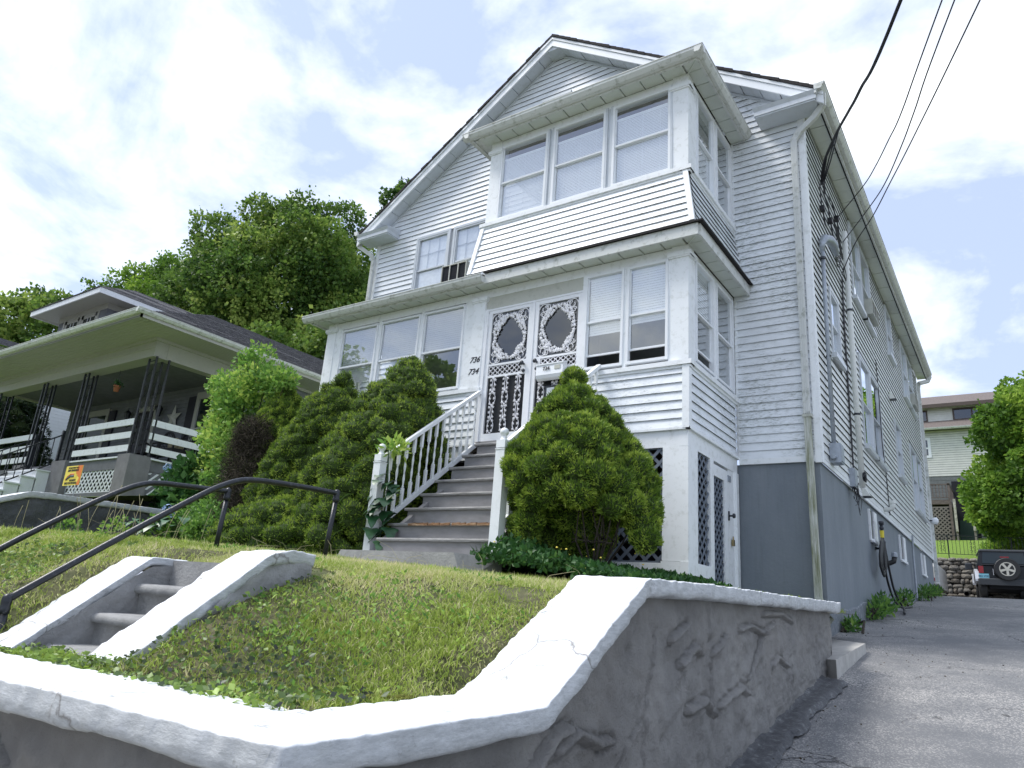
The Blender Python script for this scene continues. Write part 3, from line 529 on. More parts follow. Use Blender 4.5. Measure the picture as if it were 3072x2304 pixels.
wall_strip('side_wall', ((-3.02, 1.66), (-3.02, 2.57)), lambda X, Y: 0 * X - .6, lambda X, Y: np.interp(Y, [1.66, 1.7, 2.3, 2.5, 2.72], [-.37, -.34, .12, .155, .11]), 'step_concrete', cs, (1, 0), du=.02, amp=.02, seed=16)
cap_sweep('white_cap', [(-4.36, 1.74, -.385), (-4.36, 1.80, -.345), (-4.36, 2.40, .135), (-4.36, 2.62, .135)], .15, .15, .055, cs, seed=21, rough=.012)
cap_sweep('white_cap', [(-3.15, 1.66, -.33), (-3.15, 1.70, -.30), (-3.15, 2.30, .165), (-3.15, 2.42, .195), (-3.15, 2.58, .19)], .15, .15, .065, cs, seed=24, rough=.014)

# ------------------------------------------------ bent pipe handrails
def handrail(lbl, pts, posts, r=.021):
    t = thing('pipe_handrail', lbl, 'handrail', (pts[0][0], pts[0][1], float(posts[0][2])), 'black pipe handrails beside the sunken steps')
    P = [Vector(p) for p in pts]; sm = []
    for i in range(len(P) - 1):
        p0 = P[max(i - 1, 0)]; p1 = P[i]; p2 = P[i + 1]; p3 = P[min(i + 2, len(P) - 1)]
        for k in range(8):
            q = k / 8; sm.append(.5 * ((2 * p1) + (p2 - p0) * q + (2 * p0 - 5 * p1 + 4 * p2 - p3) * q * q + (-p0 + 3 * p1 - 3 * p2 + p3) * q ** 3))
    sm.append(P[-1]); obj('rail', MB().tube(sm, r, 12), 'handrail_paint', t, True)
    for (a, b) in ((posts[0], pts[-1]), (posts[1], pts[0])):
        obj('post', MB().tube([a, (b[0], b[1], b[2] - .03)], r * .95, 12), 'handrail_paint', t, True)
        e = MB().lathe((b[0], b[1], b[2] - .075), [(r * 1.05, 0), (r * 1.35, .004), (r * 1.35, .03), (r * 1.2, .04), (r * 1.3, .06), (r * 1.25, .085), (r * .9, .10), (.001, .108)], 12); obj('elbow', e, 'handrail_paint', t, True)
    return t
handrail('black pipe handrail nearest the white wall cap, its lower post by the left step cap', [(-4.6, 1.845, -.155), (-4.6, 2.35, .22), (-4.6, 2.84, .57), (-4.6, 3.02, .682), (-4.6, 3.16, .742), (-4.6, 3.29, .765), (-4.6, 3.45, .778), (-4.6, 3.75, .792), (-4.6, 4.07, .80)],
         [(-4.6, 4.03, .20), (-4.6, 1.88, -.60)])
handrail('black pipe handrail farther to the left, running out over the lawn', [(-5.4, 1.50, -.33), (-5.4, 2.04, .12), (-5.4, 2.45, .43), (-5.4, 2.70, .60), (-5.4, 2.86, .685), (-5.4, 3.0, .72), (-5.4, 3.2, .735), (-5.4, 3.6, .758)],
         [(-5.4, 3.58, .18), (-5.4, 1.50, -.6)])

# ------------------------------------------------ the white house
H = thing('house', 'white clapboard two-storey house with gabled roof and stacked enclosed front porches above grey foundation', 'house', (-6.46, 16, -.2))
XL, XR, YF, YB = -10.93, -2.0, 9.86, 23.6
F8 = FR((0, 8, 0), (1, 0, 0), (0, -1, 0)); SP = FR((-3.09, 0, 0), (0, 1, 0), (1, 0, 0)); SPL = FR((-9.88, 0, 0), (0, 1, 0), (-1, 0, 0))
FM = FR((0, YF, 0), (1, 0, 0), (0, -1, 0)); SM = FR((XR, 0, 0), (0, 1, 0), (1, 0, 0)); SML = FR((XL, 0, 0), (0, 1, 0), (-1, 0, 0))
obj('foundation', MB().box(XL, XR - .02, YF + .02, YB, -.6, 2.12), 'foundation_paint', H)
BOARDS = []; BACKS = []
EXP = .1135
def board(fr, a0, a1, b0, b1, z0, z1, m, ob=(0, 0)):
    w0, w1 = ob; j = random.uniform(-.0015, .0015); p = [fr(a0, z0, w0 + .021 + j), fr(a1, z0, w0 + .021 + j), fr(a1, z0, w0 + .025 + j), fr(a0, z0, w0 + .025 + j), fr(b0, z1 + .004, w1 + .001), fr(b1, z1 + .004, w1 + .001), fr(b1, z1 + .004, w1 + .005), fr(b0, z1 + .004, w1 + .005)]      # thin sheet, hollow behind its lip
    BACKS.append([fr(a0, z0, w0 - .002), fr(a1, z0, w0 - .002), fr(b1, z1, w1 - .002), fr(b0, z1, w1 - .002)])
    c = (p[0] + p[1] + p[5] + p[4]) / 4; area = (abs(a1 - a0) + abs(b1 - b0)) / 2 * (z1 - z0) / max(1, c.length) ** 2
    BOARDS.append((area, p, m))
def siding(fr, u0, u1, z0, z1, m='siding', holes=(), lim=None, exp=EXP):
    n = int(math.ceil((z1 - z0) / exp - 1e-6))
    for k in range(n):
        a = z0 + k * exp; b = min(z1, a + exp); iv = [(u0, u1)]
        if lim: l0, r0 = lim(a); l1, r1 = lim(b)
        for (h0, h1, g0, g1) in holes:
            if g0 < b - .02 and g1 > a + .02:
                nv = []
                for (s, e) in iv:
                    if h0 > s: nv.append((s, min(e, h0)))
                    if h1 < e: nv.append((max(s, h1), e))
                iv = [q for q in nv if q[1] - q[0] > .02]
        for (s, e) in iv:
            if lim:
                sa, ea, sb, eb = max(s, l0), min(e, r0), max(s, l1), min(e, r1)
                if ea - sa < .02: continue
                if eb < sb: eb = sb = (sb + eb) / 2
                board(fr, sa, ea, sb, eb, a, b, m)
            else: board(fr, s, e, s, e, a, b, m)
CX = -6.465; PITCH = .669; PK = 10.64
def gable(z):
    if z < 7.56: return (XL + .06, XR - .06)
    h = (PK - z) / PITCH; return (max(XL, CX - h), min(XR - .0, CX + h))
siding(FM, XL + .06, XR - .06, 2.19, PK - .06, 'siding', [(-9.88, -3.09, 2.0, 4.68), (-9.88, -6.4, 4.5, 5.02), (-6.48, -3.09, 4.5, 7.50), (-9.74, -7.84, 5.87, 7.28), (-6.79, -6.15, 9.2, 9.565)], gable)
def hw(y0, y1, z0, z1): return (y0 - .05, y1 + .05, z0 - .06, z1 + .05)
SIDEW = [(11.02, 11.60, 4.00, 5.06), (13.32, 14.30, 5.90, 7.40), (14.36, 15.32, 5.90, 7.40), (17.60, 18.36, 6.24, 7.40), (20.05, 21.1, 5.92, 7.40), (21.2, 22.3, 5.92, 7.40), (13.36, 14.34, 3.12, 4.76), (14.42, 15.42, 3.12, 4.76),
         (17.60, 18.40, 3.40, 4.62), (20.2, 21.2, 3.06, 4.64), (21.3, 22.35, 3.06, 4.64)]
siding(SM, YF + .09, YB, 2.17, 7.53, 'siding_side', [hw(*w) for w in SIDEW])
siding(SML, YF + .06, YB, 2.17, 7.5, 'siding', exp=.46)
# porch skirts
siding(F8, -4.60, -3.155, 2.215, 2.985); siding(F8, -9.82, -6.32, 2.215, 2.985); siding(SP, 8.05, 9.80, 2.215, 2.985)
def flare(z): t = (5.75 - z) / .87; return .15 * max(0, t) ** 1.1
for k in range(8):      # the upper skirt leans outward as it comes down
    a = 4.885 + k * .108; b = a + .108; fa, fb_ = flare(a), flare(b)
    board(F8, -6.48 - fa * .5, -3.12 + fa, -6.48 - fb_ * .5, -3.12 + fb_, a, b, 'siding', (fa, fb_)); board(SP, 8.04 - fa, 9.84, 8.04 - fb_, 9.84, a, b, 'siding', (fa, fb_))
BOARDS.sort(key=lambda q: -q[0])
for a, p, m in BOARDS[:300]: obj('siding_board', MB().hexa(p), m, H, recalc=True)
for mm in ('siding', 'siding_side'):
    r = MB(); [r.hexa(p) for a, p, m in BOARDS[300:] if m == mm]
    if r.v: obj('siding_boards', r, mm, H, kind='stuff')
# sheathing behind the boards, near-black to paint the shade under each lap
sh = MB(); [sh.add(q, [(0, 1, 2, 3)]) for q in BACKS]; obj('sheathing', sh, 'dark_gap', H, kind='stuff', recalc=False)
iw = MB().box(-9.86, -3.11, YF - .02, YF - .005, 2.22, 4.67); obj('inner_wall', MB().box(-6.46, -3.11, YF - .02, YF - .005, 4.9, 7.33), 'interior_wall', H); obj('inner_wall', iw, 'interior_wall', H)
fl = MB().box(-9.8, -3.15, 8.03, YF - .03, 2.10, 2.20).box(-6.4, -3.15, 8.03, YF - .03, 4.90, 4.96).box(-9.86, -3.12, 8.02, YF - .03, 4.665, 4.69).box(-6.46, -3.12, 8.02, YF - .03, 7.335, 7.35)
obj('porch_floor', fl, 'interior_floor', H)
# base trims, corner boards
t = MB(); t.fb(FM, -3.06, XR - .0, 2.115, 2.19, .0, .026); t.fb(SM, YF + .0, YB, 2.105, 2.165, 0, .024); obj('base_trim', t, 'trim', H)
t = MB(); t.fb(FM, XR - .065, XR + .0, 2.10, 7.58, 0, .027); t.fb(SM, YF - .027, YF + .085, 2.10, 7.58, .0005, .027); obj('corner_board', t, 'trim', H)
obj('corner_board', MB().fb(FM, XL - .02, XL + .07, 2.1, 7.5, 0, .027), 'trim', H); obj('corner_board', MB().fb(SM, YB - .08, YB, 2.1, 7.5, 0, .027), 'trim', H)
obj('corner_board', MB().fb(FM, -3.088, -3.055, 2.2, 4.6, 0, .02).fb(FM, -3.088, -3.055, 4.9, 7.3, 0, .02), 'trim', H)
# basement wall bottom, bare where the paint stops
bb = MB(); ys = np.linspace(YF - .02, YB, 80)
V = []; 
for y in ys:
    z = float(drive_z(y)); tp = z + .22 + .10 * float(fbm(y * 1.7, 0, oct=4, seed=2)) - .006 * (y - 10)
    V += [(XR - .016, y, z - .2), (XR - .004, y, z + .05), (XR - .006, y, tp - .02), (XR - .02, y, tp)]
bb.add(V, [(i * 4 + j, i * 4 + j + 1, (i + 1) * 4 + j + 1, (i + 1) * 4 + j) for i in range(79) for j in range(3)]); obj('bare_footing', bb, 'bare_foundation', H)

# roof: two slopes of shingles, rake boards, cornice returns
RY0 = 9.55
def roofpt(s, d, dz=0): return CX + s * d, 10.86 - .02 - PITCH * d + dz       # top surface at distance d from the ridge
nC = 34
for s in (-1, 1):
    rf = MB(); D = 4.79; cw = D / nC
    for k in range(nC):
        d0, d1 = k * cw, (k + 1) * cw + .02; x0, z0 = roofpt(s, d0); x1, z1 = roofpt(s, d1, .012); jag = random.uniform(-.012, .012)
        rf.hexa([(x0, RY0 - .045 + jag, z0 - .05), (x1, RY0 - .045 + jag, z1 - .06), (x1, YB + .35, z1 - .06), (x0, YB + .35, z0 - .05), (x0, RY0 - .045 + jag, z0), (x1, RY0 - .045 + jag, z1), (x1, YB + .35, z1), (x0, YB + .35, z0)])
    obj('roof_slope', rf, 'shingle_edge', H)
    fb2 = MB(); xa, za = roofpt(s, 0, -.055); xb, zb = roofpt(s, 4.84, -.055)
    for (y0, y1, t0, t1) in ((RY0 - .028, RY0 + .02, 0, .055), (RY0 - .010, RY0 + .02, .058, .20)):
        fb2.hexa([(xa, y0, za - t1), (xb, y0, zb - t1), (xb, y1, zb - t1), (xa, y1, za - t1), (xa, y0, za - t0), (xb, y0, zb - t0), (xb, y1, zb - t0), (xa, y1, za - t0)])
    obj('rake_board', fb2, 'trim_clean', H)
    n = 15
    for k in range(n):
        d0 = .03 + k * 4.5 / n; d1 = .03 + (k + 1) * 4.5 / n - .012; off = -.235; x0, z0 = roofpt(s, d0, off); x1, z1 = roofpt(s, d1, off); st2 = .008 * (k % 2)
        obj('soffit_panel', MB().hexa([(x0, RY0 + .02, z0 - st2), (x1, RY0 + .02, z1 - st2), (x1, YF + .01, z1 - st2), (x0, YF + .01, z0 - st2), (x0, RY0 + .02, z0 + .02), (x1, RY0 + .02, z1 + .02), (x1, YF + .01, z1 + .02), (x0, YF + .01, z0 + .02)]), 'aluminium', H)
    fz = MB(); x0, z0 = roofpt(s, .0, -.27); x1, z1 = roofpt(s, 4.45, -.27)
    fz.hexa([(x0, YF - .035, z0 - .02), (x1, YF - .035, z1 - .02), (x1, YF + .0, z1 - .02), (x0, YF + .0, z0 - .02), (x0, YF - .035, z0 + .02), (x1, YF - .035, z1 + .02), (x1, YF, z1 + .02), (x0, YF, z0 + .02)]); obj('rake_moulding', fz, 'aluminium', H)
obj('ridge_cap_trim', MB().hexa([(CX - .16, RY0 + .02, 10.50), (CX + .16, RY0 + .02, 10.50), (CX + .16, YF + .01, 10.50), (CX - .16, YF + .01, 10.50), (CX - .03, RY0 + .02, 10.62), (CX + .03, RY0 + .02, 10.62), (CX + .03, YF + .01, 10.62), (CX - .03, YF + .01, 10.62)]), 'aluminium', H)
obj('ridge_fill', MB().poly([(CX - 4.3, YB, 7.5), (CX + 4.3, YB, 7.5), (CX, YB, 10.6)], (0, -.1, 0)), 'siding', H)
for s in (-1, 1):     # cornice returns
    xa = XR + .30 if s > 0 else XL - .30; xb = XR - .62 if s > 0 else XL + .62; x0, x1 = min(xa, xb), max(xa, xb)
    obj('cornice_return', MB().box(x0 + .03, x1 - .03, 9.49, YF - .02, 7.405, 7.43).box(x0 + .012, x1 - .012, 9.475, YF - .02, 7.43, 7.50).hexa([(x0 + .012, 9.475, 7.50), (x1 - .012, 9.475, 7.50), (x1 - .012, YF - .02, 7.50), (x0 + .012, YF - .02, 7.50), (x0 - .01, 9.44, 7.56), (x1 + .01, 9.44, 7.56), (x1 + .01, YF - .02, 7.56), (x0 - .01, YF - .02, 7.56)]).hexa([(x0, 9.45, 7.562), (x1, 9.45, 7.562), (x1, YF - .02, 7.562), (x0, YF - .02, 7.562), (x0, 9.46, 7.57), (x1, 9.46, 7.57), (x1, YF - .02, 7.66), (x0, YF - .02, 7.66)]), 'aluminium', H)
# long right eave: soffit panels, fascia, gutter
obj('fascia', MB().box(XR + .27, XR + .30, 9.45, YB + .4, 7.50, 7.66), 'gutter_white', H)
k = 0; y = YF - .36
while y < YB + .3:
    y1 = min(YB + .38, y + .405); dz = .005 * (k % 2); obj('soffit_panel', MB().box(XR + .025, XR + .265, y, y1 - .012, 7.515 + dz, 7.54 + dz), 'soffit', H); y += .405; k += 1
obj('soffit_panel', MB().box(XR + .25, XR + .265, 9.5, YB + .38, 7.49, 7.53), 'dark_gap', H)  # no panel: near-black strip paints the shaded gap beside the fascia
def gutter(a, b, out, z, parent, size=.12, m='gutter_white', name='gutter'):
    """K-style gutter running from a to b (x,y), 'out' = outward unit vector, z = top"""
    g = MB(); o = Vector((out[0], out[1], 0)); pr = [(0, -size * .78), (.0, 0), (.006, 0), (.006, -size * .74), (.055, -size * .74), (.075, -size * .52), (.100, -size * .30), (.108, -size * .02), (.120, -size * .02), (.120, .008), (.112, .010), (.108, -.004 - size * .30), (.082, -size * .62), (.062, -size * .80)]
    A = [Vector((a[0], a[1], z)) + o * p[0] + Vector((0, 0, p[1])) for p in pr]; B = [Vector((b[0], b[1], z)) + o * p[0] + Vector((0, 0, p[1])) for p in pr]; n = len(pr)
    g.add(A + B, [(i, (i + 1) % n, n + (i + 1) % n, n + i) for i in range(n)]); e = [0, 1, 9, 13]
    g.add([A[0], A[1], A[9], A[12], A[13]], [(0, 1, 2, 3, 4)]); g.add([B[0], B[1], B[9], B[12], B[13]], [(4, 3, 2, 1, 0)]); return obj(name, g, m, parent)
gutter((XR + .30, 9.45), (XR + .30, YB + .42), (1, 0), 7.655, H); gutter((XL - .30, 9.45), (XL - .30, YB), (-1, 0), 7.655, H)
def downspout(pts, parent, w=.085, d=.065, m='old_white'):
    g = MB(); P = [Vector(p) for p in pts]
    for a, b in zip(P[:-1], P[1:]):
        dr = (b - a).normalized(); up = (0, 1, 0) if abs(dr.y) < .9 else (1, 0, 0); g.bar(a - dr * .012, b + dr * .012, w, d, up)
        if abs(dr.z) > .95:
            for q in (-.3, 0, .3): g.bar(a + Vector((w * q, -d / 2 - .003, 0)), b + Vector((w * q, -d / 2 - .003, 0)), w * .14, .006, up)
    return obj('downspout', g, m, parent)
downspout([(-1.645, 9.62, 7.56), (-1.66, 9.66, 7.40), (-1.80, 9.72, 7.28), (-2.03, 9.77, 7.14), (-2.115, 9.775, 7.02), (-2.125, 9.775, 2.72)], H, m='gutter_white')
downspout([(-2.125, 9.775, 2.74), (-2.10, 9.775, .40), (-2.07, 9.74, .22), (-1.96, 9.66, .13)], H, m='mossy_spout' if 'mossy_spout' in M else 'old_white')
obj('spout_strap', MB().box(-2.18, -2.06, 9.73, 9.83, 2.70, 2.74), 'old_white', H)
downspout([(-11.30, 9.60, 7.55), (-11.28, 9.62, 7.36), (-10.98, 9.72, 7.14), (-10.93, 9.76, 7.00), (-10.94, 9.765, 2.4)], H, m='gutter_white')
downspout([(XR + .36, YB + .32, 7.55), (XR + .30, YB + .30, 7.42), (XR + .08, YB + .05, 7.30), (XR + .05, YB + .03, 7.15), (XR + .05, YB + .03, 1.55)], H, w=.1, m='gutter_white')

# windows ----------------------------------------------------------------
def window(fr, u0, u1, v0, v1, mid=.5, fw=.035, blind=None, curtain=False, open_b=0.0, dark=False, muntin=0, parent=H, w0=0.0, m='trim_clean', sill=None, casing=0, bm='blind'):
    f = MB(); 
    for q in ((u0, u0 + fw, v0, v1), (u1 - fw, u1, v0, v1), (u0 + fw, u1 - fw, v1 - fw, v1), (u0 + fw, u1 - fw, v0, v0 + fw)): f.fb(fr, *q, w0 - .06, w0 + .014)
    vm = v0 + (v1 - v0) * mid; f.fb(fr, u0 + fw, u1 - fw, vm - .014, vm + .014, w0 - .045, w0 - .002)
    g = fw * .45
    for (a, b, w) in ((vm + .014, v1 - fw, w0 - .018), (v0 + fw + open_b, vm - .014, w0 - .036)):
        f.fb(fr, u0 + fw, u0 + fw + g, a, b, w - .012, w); f.fb(fr, u1 - fw - g, u1 - fw, a, b, w - .012, w)
    if open_b: f.fb(fr, u0 + fw, u1 - fw, v0 + fw + open_b - .013, v0 + fw + open_b + .013, w0 - .05, w0 - .028)
    if casing: f.fb(fr, u0 - casing, u0, v0 - .03, v1 + casing, 0, w0 + .022); f.fb(fr, u1, u1 + casing, v0 - .03, v1 + casing, 0, w0 + .022); f.fb(fr, u0, u1, v1, v1 + casing, 0, w0 + .022)
    if sill: f.fb(fr, u0 - .08, u1 + .08, v0 - .075, v0 - .002, -.01, w0 + sill)
    if muntin:
        for k in range(1, 3): f.fb(fr, u0 + (u1 - u0) * k / 3 - .008, u0 + (u1 - u0) * k / 3 + .008, vm + .014, v1 - fw, w0 - .040, w0 - .030)
        c = (vm + v1) / 2; f.fb(fr, u0 + fw, u1 - fw, c - .008, c + .008, w0 - .040, w0 - .030)
    o = obj('window', f, m, parent); gm = 'glass_dark' if dark else 'glass'
    for (a, b, w) in ((vm, v1 - fw * .6, w0 - .022), (v0 + fw + open_b, vm, w0 - .042)):
        p = MB(); p.add([fr(u0 + fw * .6, a, w), fr(u1 - fw * .6, a, w), fr(u1 - fw * .6, b, w), fr(u0 + fw * .6, b, w)], [(0, 1, 2, 3)]); obj('pane', p, gm, o)
    if blind:
        vb, vt, pitch = blind; s = MB(); z = vt; tl = random.uniform(-.3, .3) * .004
        while z > vb:
            s.add([fr(u0 + fw + .01, z, w0 - .0665), fr(u1 - fw - .01, z, w0 - .0665), fr(u1 - fw - .01, z - pitch, w0 - .062), fr(u0 + fw + .01, z - pitch, w0 - .062)], [(0, 1, 2, 3)]); z -= pitch
        for q in (.2, .5, .8):
            uu = u0 + (u1 - u0) * q; s.fb(fr, uu - .003, uu + .003, vb, vt, w0 - .0600, w0 - .0585)
        s.fb(fr, u0 + fw, u1 - fw, vt, vt + .03, w0 - .08, w0 - .06); obj('blind', s, bm, o, recalc=False)
    if curtain: obj('curtain', MB().fb(fr, u0 - .1, u1 + .1, v0 - .1, v1 + .1, w0 - .054, w0 - .048), 'curtain' if curtain is True else curtain, o)
    return o
# lower porch, left band, right pair, side pair
for i, (a, b) in enumerate(((-9.50, -8.60), (-8.54, -7.64), (-7.58, -6.71))): window(F8, a, b, 3.10, 4.48, .49, blind=(3.78 - (.0, .02, .62)[i] * 0 + (.0, .0, .0)[i], 4.42, .036) if i != 0 else (3.5, 4.42, .036), bm='blind_shaded')
for i, (a, b) in enumerate(((-4.575, -3.985), (-3.94, -3.355))): window(F8, a, b, 3.11, 4.50, .49, blind=((3.62, 3.72)[i], 4.44, .036), open_b=.17)
window(SP, 8.26, 8.94, 3.13, 4.55, .49, blind=(3.95, 4.5, .036), open_b=.17); window(SP, 9.05, 9.76, 3.13, 4.55, .49)
# upper porch
for i, (a, b) in enumerate(((-6.27, -5.37), (-5.26, -4.36), (-4.24, -3.34))): window(F8, a, b, 5.84, 7.20, .49, blind=(5.88, (6.96, 6.94, 6.98)[i], .026), dark=False)
window(SP, 8.33, 9.02, 5.86, 7.24, .49, blind=(5.9, 6.5, .03)); window(SP, 9.13, 9.83, 5.86, 7.24, .49)
# main wall, upper left pair (the right one half hidden by the porch) and the gable vent
window(FM, -9.70, -8.88, 5.90, 7.25, .45, curtain='curtain', muntin=1, w0=.03, m='aluminium', casing=.05)
window(FM, -8.70, -7.88, 5.90, 7.25, .45, curtain='curtain', muntin=1, w0=.03, m='aluminium', casing=.05)
v = MB(); v.fb(FM, -6.80, -6.14, 9.2, 9.26, 0, .03); v.fb(FM, -6.80, -6.76, 9.26, 9.62, 0, .03); v.fb(FM, -6.18, -6.14, 9.26, 9.62, 0, .03); v.fb(FM, -6.8, -6.14, 9.565, 9.625, 0, .045)
for k in range(8): v.hexa([FM(-6.76, 9.27 + k * .04, .02), FM(-6.18, 9.27 + k * .04, .02), FM(-6.18, 9.27 + k * .04, .0), FM(-6.76, 9.27 + k * .04, .0), FM(-6.76, 9.30 + k * .04, .0), FM(-6.18, 9.30 + k * .04, .0), FM(-6.18, 9.31 + k * .04, -.01), FM(-6.76, 9.31 + k * .04, -.01)])
obj('gable_vent', v, 'trim', H)
for i, (a, b, c, d) in enumerate(SIDEW): window(SM, a, b, c, d, .5, fw=.045, curtain=('curtain' if i in (0, 6, 1, 4) else 'inner_door'), w0=.02, m='aluminium', sill=.07, casing=.045)
# ---- porch carpentry
def part(name, m, *boxes, parent=H, fr=F8):
    for b in boxes: o = obj(name, MB().fb(fr, *b), m, parent)      # every board its own piece
    return o
for (u0, u1, v0, v1, w0, w1) in ((-3.31, -3.084, 3.06, 4.65, -.2, .004), (-9.882, -9.66, 3.06, 4.65, -.2, .004), (-3.31, -3.084, 5.85, 7.33, -.2, .004), (-6.482, -6.28, 5.85, 7.33, -.2, .004), (-6.52, -6.30, 2.95, 4.52, -.1, .03)):
    part('pillar', 'trim', (u0, u1, v0, v1, w0, w1))
for u0, u1, z in ((-3.36, -3.045, 4.50), (-9.92, -9.62, 4.50), (-6.55, -6.27, 4.46), (-3.35, -3.05, 7.12), (-6.52, -6.24, 7.12)):
    g = MB(); w = .035 if u0 != -6.55 else .055; g.fb(F8, u0, u1, z, z + .055, -.1, w); g.fb(F8, u0 + .012, u1 - .012, z - .02, z, -.1, w - .012)
    if u0 > -3.4: g.fb(SP, 7.975, 8.22, z, z + .055, -.005, .045)
    obj('capital', g, 'trim', H)
part('casing', 'trim', (-9.66, -9.50, 3.06, 4.52, -.06, -.008), (-6.71, -6.52, 3.06, 4.52, -.06, -.004), (-8.60, -8.54, 3.06, 4.52, -.06, -.006), (-7.64, -7.58, 3.06, 4.52, -.06, -.006))
part('casing', 'trim', (-3.985, -3.94, 3.06, 4.52, -.06, -.004), (-3.355, -3.31, 3.06, 4.52, -.06, -.004), (-4.62, -4.575, 2.2, 4.52, -.06, -.002))
part('mullion', 'aluminium', (-5.37, -5.335, 5.82, 7.22, -.06, .012), (-5.335, -5.295, 5.82, 7.22, -.06, -.012), (-5.295, -5.26, 5.82, 7.22, -.06, .012), (-4.36, -4.325, 5.82, 7.22, -.06, .012), (-4.325, -4.28, 5.82, 7.22, -.06, -.012), (-4.28, -4.24, 5.82, 7.22, -.06, .012), (-3.34, -3.31, 5.82, 7.22, -.06, .016))
part('casing', 'trim', (8.2, 8.26, 3.06, 4.6, -.06, -.005), (8.94, 9.05, 3.06, 4.6, -.06, -.005), (9.76, 9.84, 3.06, 4.6, -.06, -.005), (8.2, 8.33, 5.82, 7.3, -.06, -.005), (9.02, 9.13, 5.82, 7.3, -.06, -.005), (9.83, 9.85, 5.82, 7.3, -.06, -.005), fr=SP)
part('beam', 'trim', (-9.87, -3.10, 4.51, 4.645, -.14, -.01)); part('beam', 'trim', (8.01, 9.85, 4.56, 4.645, -.14, -.012), fr=SP)
part('beam', 'trim', (-6.47, -3.10, 7.205, 7.325, -.14, -.01)); part('beam', 'trim', (8.01, 9.85, 7.245, 7.325, -.14, -.012), fr=SP)
for u0, u1, z in ((-4.60, -3.03, 3.0), (-6.56, -3.03, 5.76)):
    g = MB(); g.fb(F8, u0, u1, z, z + .06, -.1, .05); g.fb(F8, u0 + .02, u1 - .02, z - .035, z, -.05, .028); obj('sill', g, 'trim', H)
    g = MB(); g.fb(SP, 7.96, 9.85, z + .0, z + .06, -.1, .055); g.fb(SP, 7.98, 9.85, z - .035, z, -.05, .03); obj('sill', g, 'trim', H)
g = MB(); g.fb(F8, -9.93, -6.27, 3.0, 3.06, -.1, .05); g.fb(F8, -9.9, -6.3, 2.96, 3.0, -.05, .02); obj('sill', g, 'trim', H)
part('corner_post', 'trim', (-3.155, -3.066, 2.20, 3.0, -.06, .034)); part('corner_post', 'trim', (7.968, 8.05, 2.20, 2.998, -.02, .026), fr=SP)
for s in (0, 1):      # leaning corner trims of the upper skirt
    g = MB(); u = (-3.12, -6.50)[s]; k = (1, -.5)[s]
    a0, a1 = (u - .035 + k * .15, u + .035 + k * .15), (u - .035, u + .035); g.hexa([F8(a0[0], 4.885, .13), F8(a0[1], 4.885, .13), F8(a0[1], 4.885, .185), F8(a0[0], 4.885, .185), F8(a1[0], 5.76, .0), F8(a1[1], 5.76, .0), F8(a1[1], 5.76, .035), F8(a1[0], 5.76, .035)])
    obj('corner_post', g, 'trim', H)
# eaves of the porches ------------------------------------------------
def eave(x0, x1, z, fh, left, gut, name):
    ov = .22
    n = int((x1 - x0) / .30); st3 = (x1 - x0) / n
    for i in range(n):
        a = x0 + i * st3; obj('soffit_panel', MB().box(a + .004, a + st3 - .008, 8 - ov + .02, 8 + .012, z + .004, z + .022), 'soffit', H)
        obj('soffit_seam', MB().box(a + st3 - .03, a + st3 - .012, 8 - ov + .02, 8 + .012, z - .006, z + .002), 'soffit', H)
    yn = 6; st3 = (9.84 - 8) / yn
    for i in range(yn):
        a = 8 + i * st3; obj('soffit_panel', MB().box(-3.09 + .004, -3.09 + ov - .02, a + .006, a + st3 - .008, z + .004, z + .022), 'soffit', H)
    obj('soffit_panel', MB().box(-3.09 + .004, -3.09 + ov - .02, 8 - ov + .02, 8, z + .006, z + .024), 'soffit', H); obj('soffit_seam', MB().bar((-3.085, 8.0, z), (-3.09 + ov - .02, 8 - ov + .02, z), .02, .01), 'soffit', H)
    f = MB(); f.box(x0 - .0, -3.09 + ov, 8 - ov - .02, 8 - ov + .018, z - .018, z + fh); f.box(-3.09 + ov - .018, -3.09 + ov + .02, 8 - ov + .018, 9.84, z - .018, z + fh); f.box(x0, -3.09 + ov - .02, 8 - ov + .02, 8 + .01, z + .03, z + fh - .01)
    f.box(-3.09, -3.09 + ov - .018, 8.0, 9.84, z + .03, z + fh - .01); obj('fascia', f, 'gutter_white', H)
eave(-9.90 - .12, -3.10, 4.648, .14, True, True, 'lower'); eave(-6.60, -3.10, 7.328, .09, True, True, 'upper')
obj('fascia', MB().box(-10.12, -10.08, 7.76, 9.84, 4.63, 4.78).box(-10.08, -9.90, 7.80, 9.84, 4.66, 4.70), 'gutter_white', H)
obj('fascia', MB().box(-6.74, -6.70, 7.76, 9.84, 7.31, 7.42).box(-6.70, -6.49, 7.80, 9.84, 7.335, 7.37), 'gutter_white', H)
gutter((-6.86, 7.76), (-2.75, 7.76), (0, -1), 7.425, H, .125); gutter((-2.87, 7.645), (-2.87, 9.84), (1, 0), 7.425, H, .125); gutter((-6.72, 7.645), (-6.72, 9.84), (-1, 0), 7.425, H, .125)
gutter((-10.24, 7.76), (-6.20, 7.76), (0, -1), 4.745, H, .125)
def slab(name, m, p, parent=H): return obj(name, MB().hexa(p), m, parent)
slab('porch_roof', 'shingle_edge', [(-10.2, 7.70, 4.735), (-6.20, 7.70, 4.735), (-6.20, 9.84, 5.10), (-10.2, 9.84, 5.10), (-10.2, 7.70, 4.755), (-6.20, 7.70, 4.755), (-6.20, 9.84, 5.15), (-10.2, 9.84, 5.15)])
slab('porch_roof', 'shingle_edge', [(-6.85, 7.66, 7.40), (-2.76, 7.66, 7.40), (-3.1, 9.84, 7.9), (-6.5, 9.84, 7.9), (-6.85, 7.66, 7.425), (-2.76, 7.66, 7.425), (-3.1, 9.84, 7.95), (-6.5, 9.84, 7.95)])
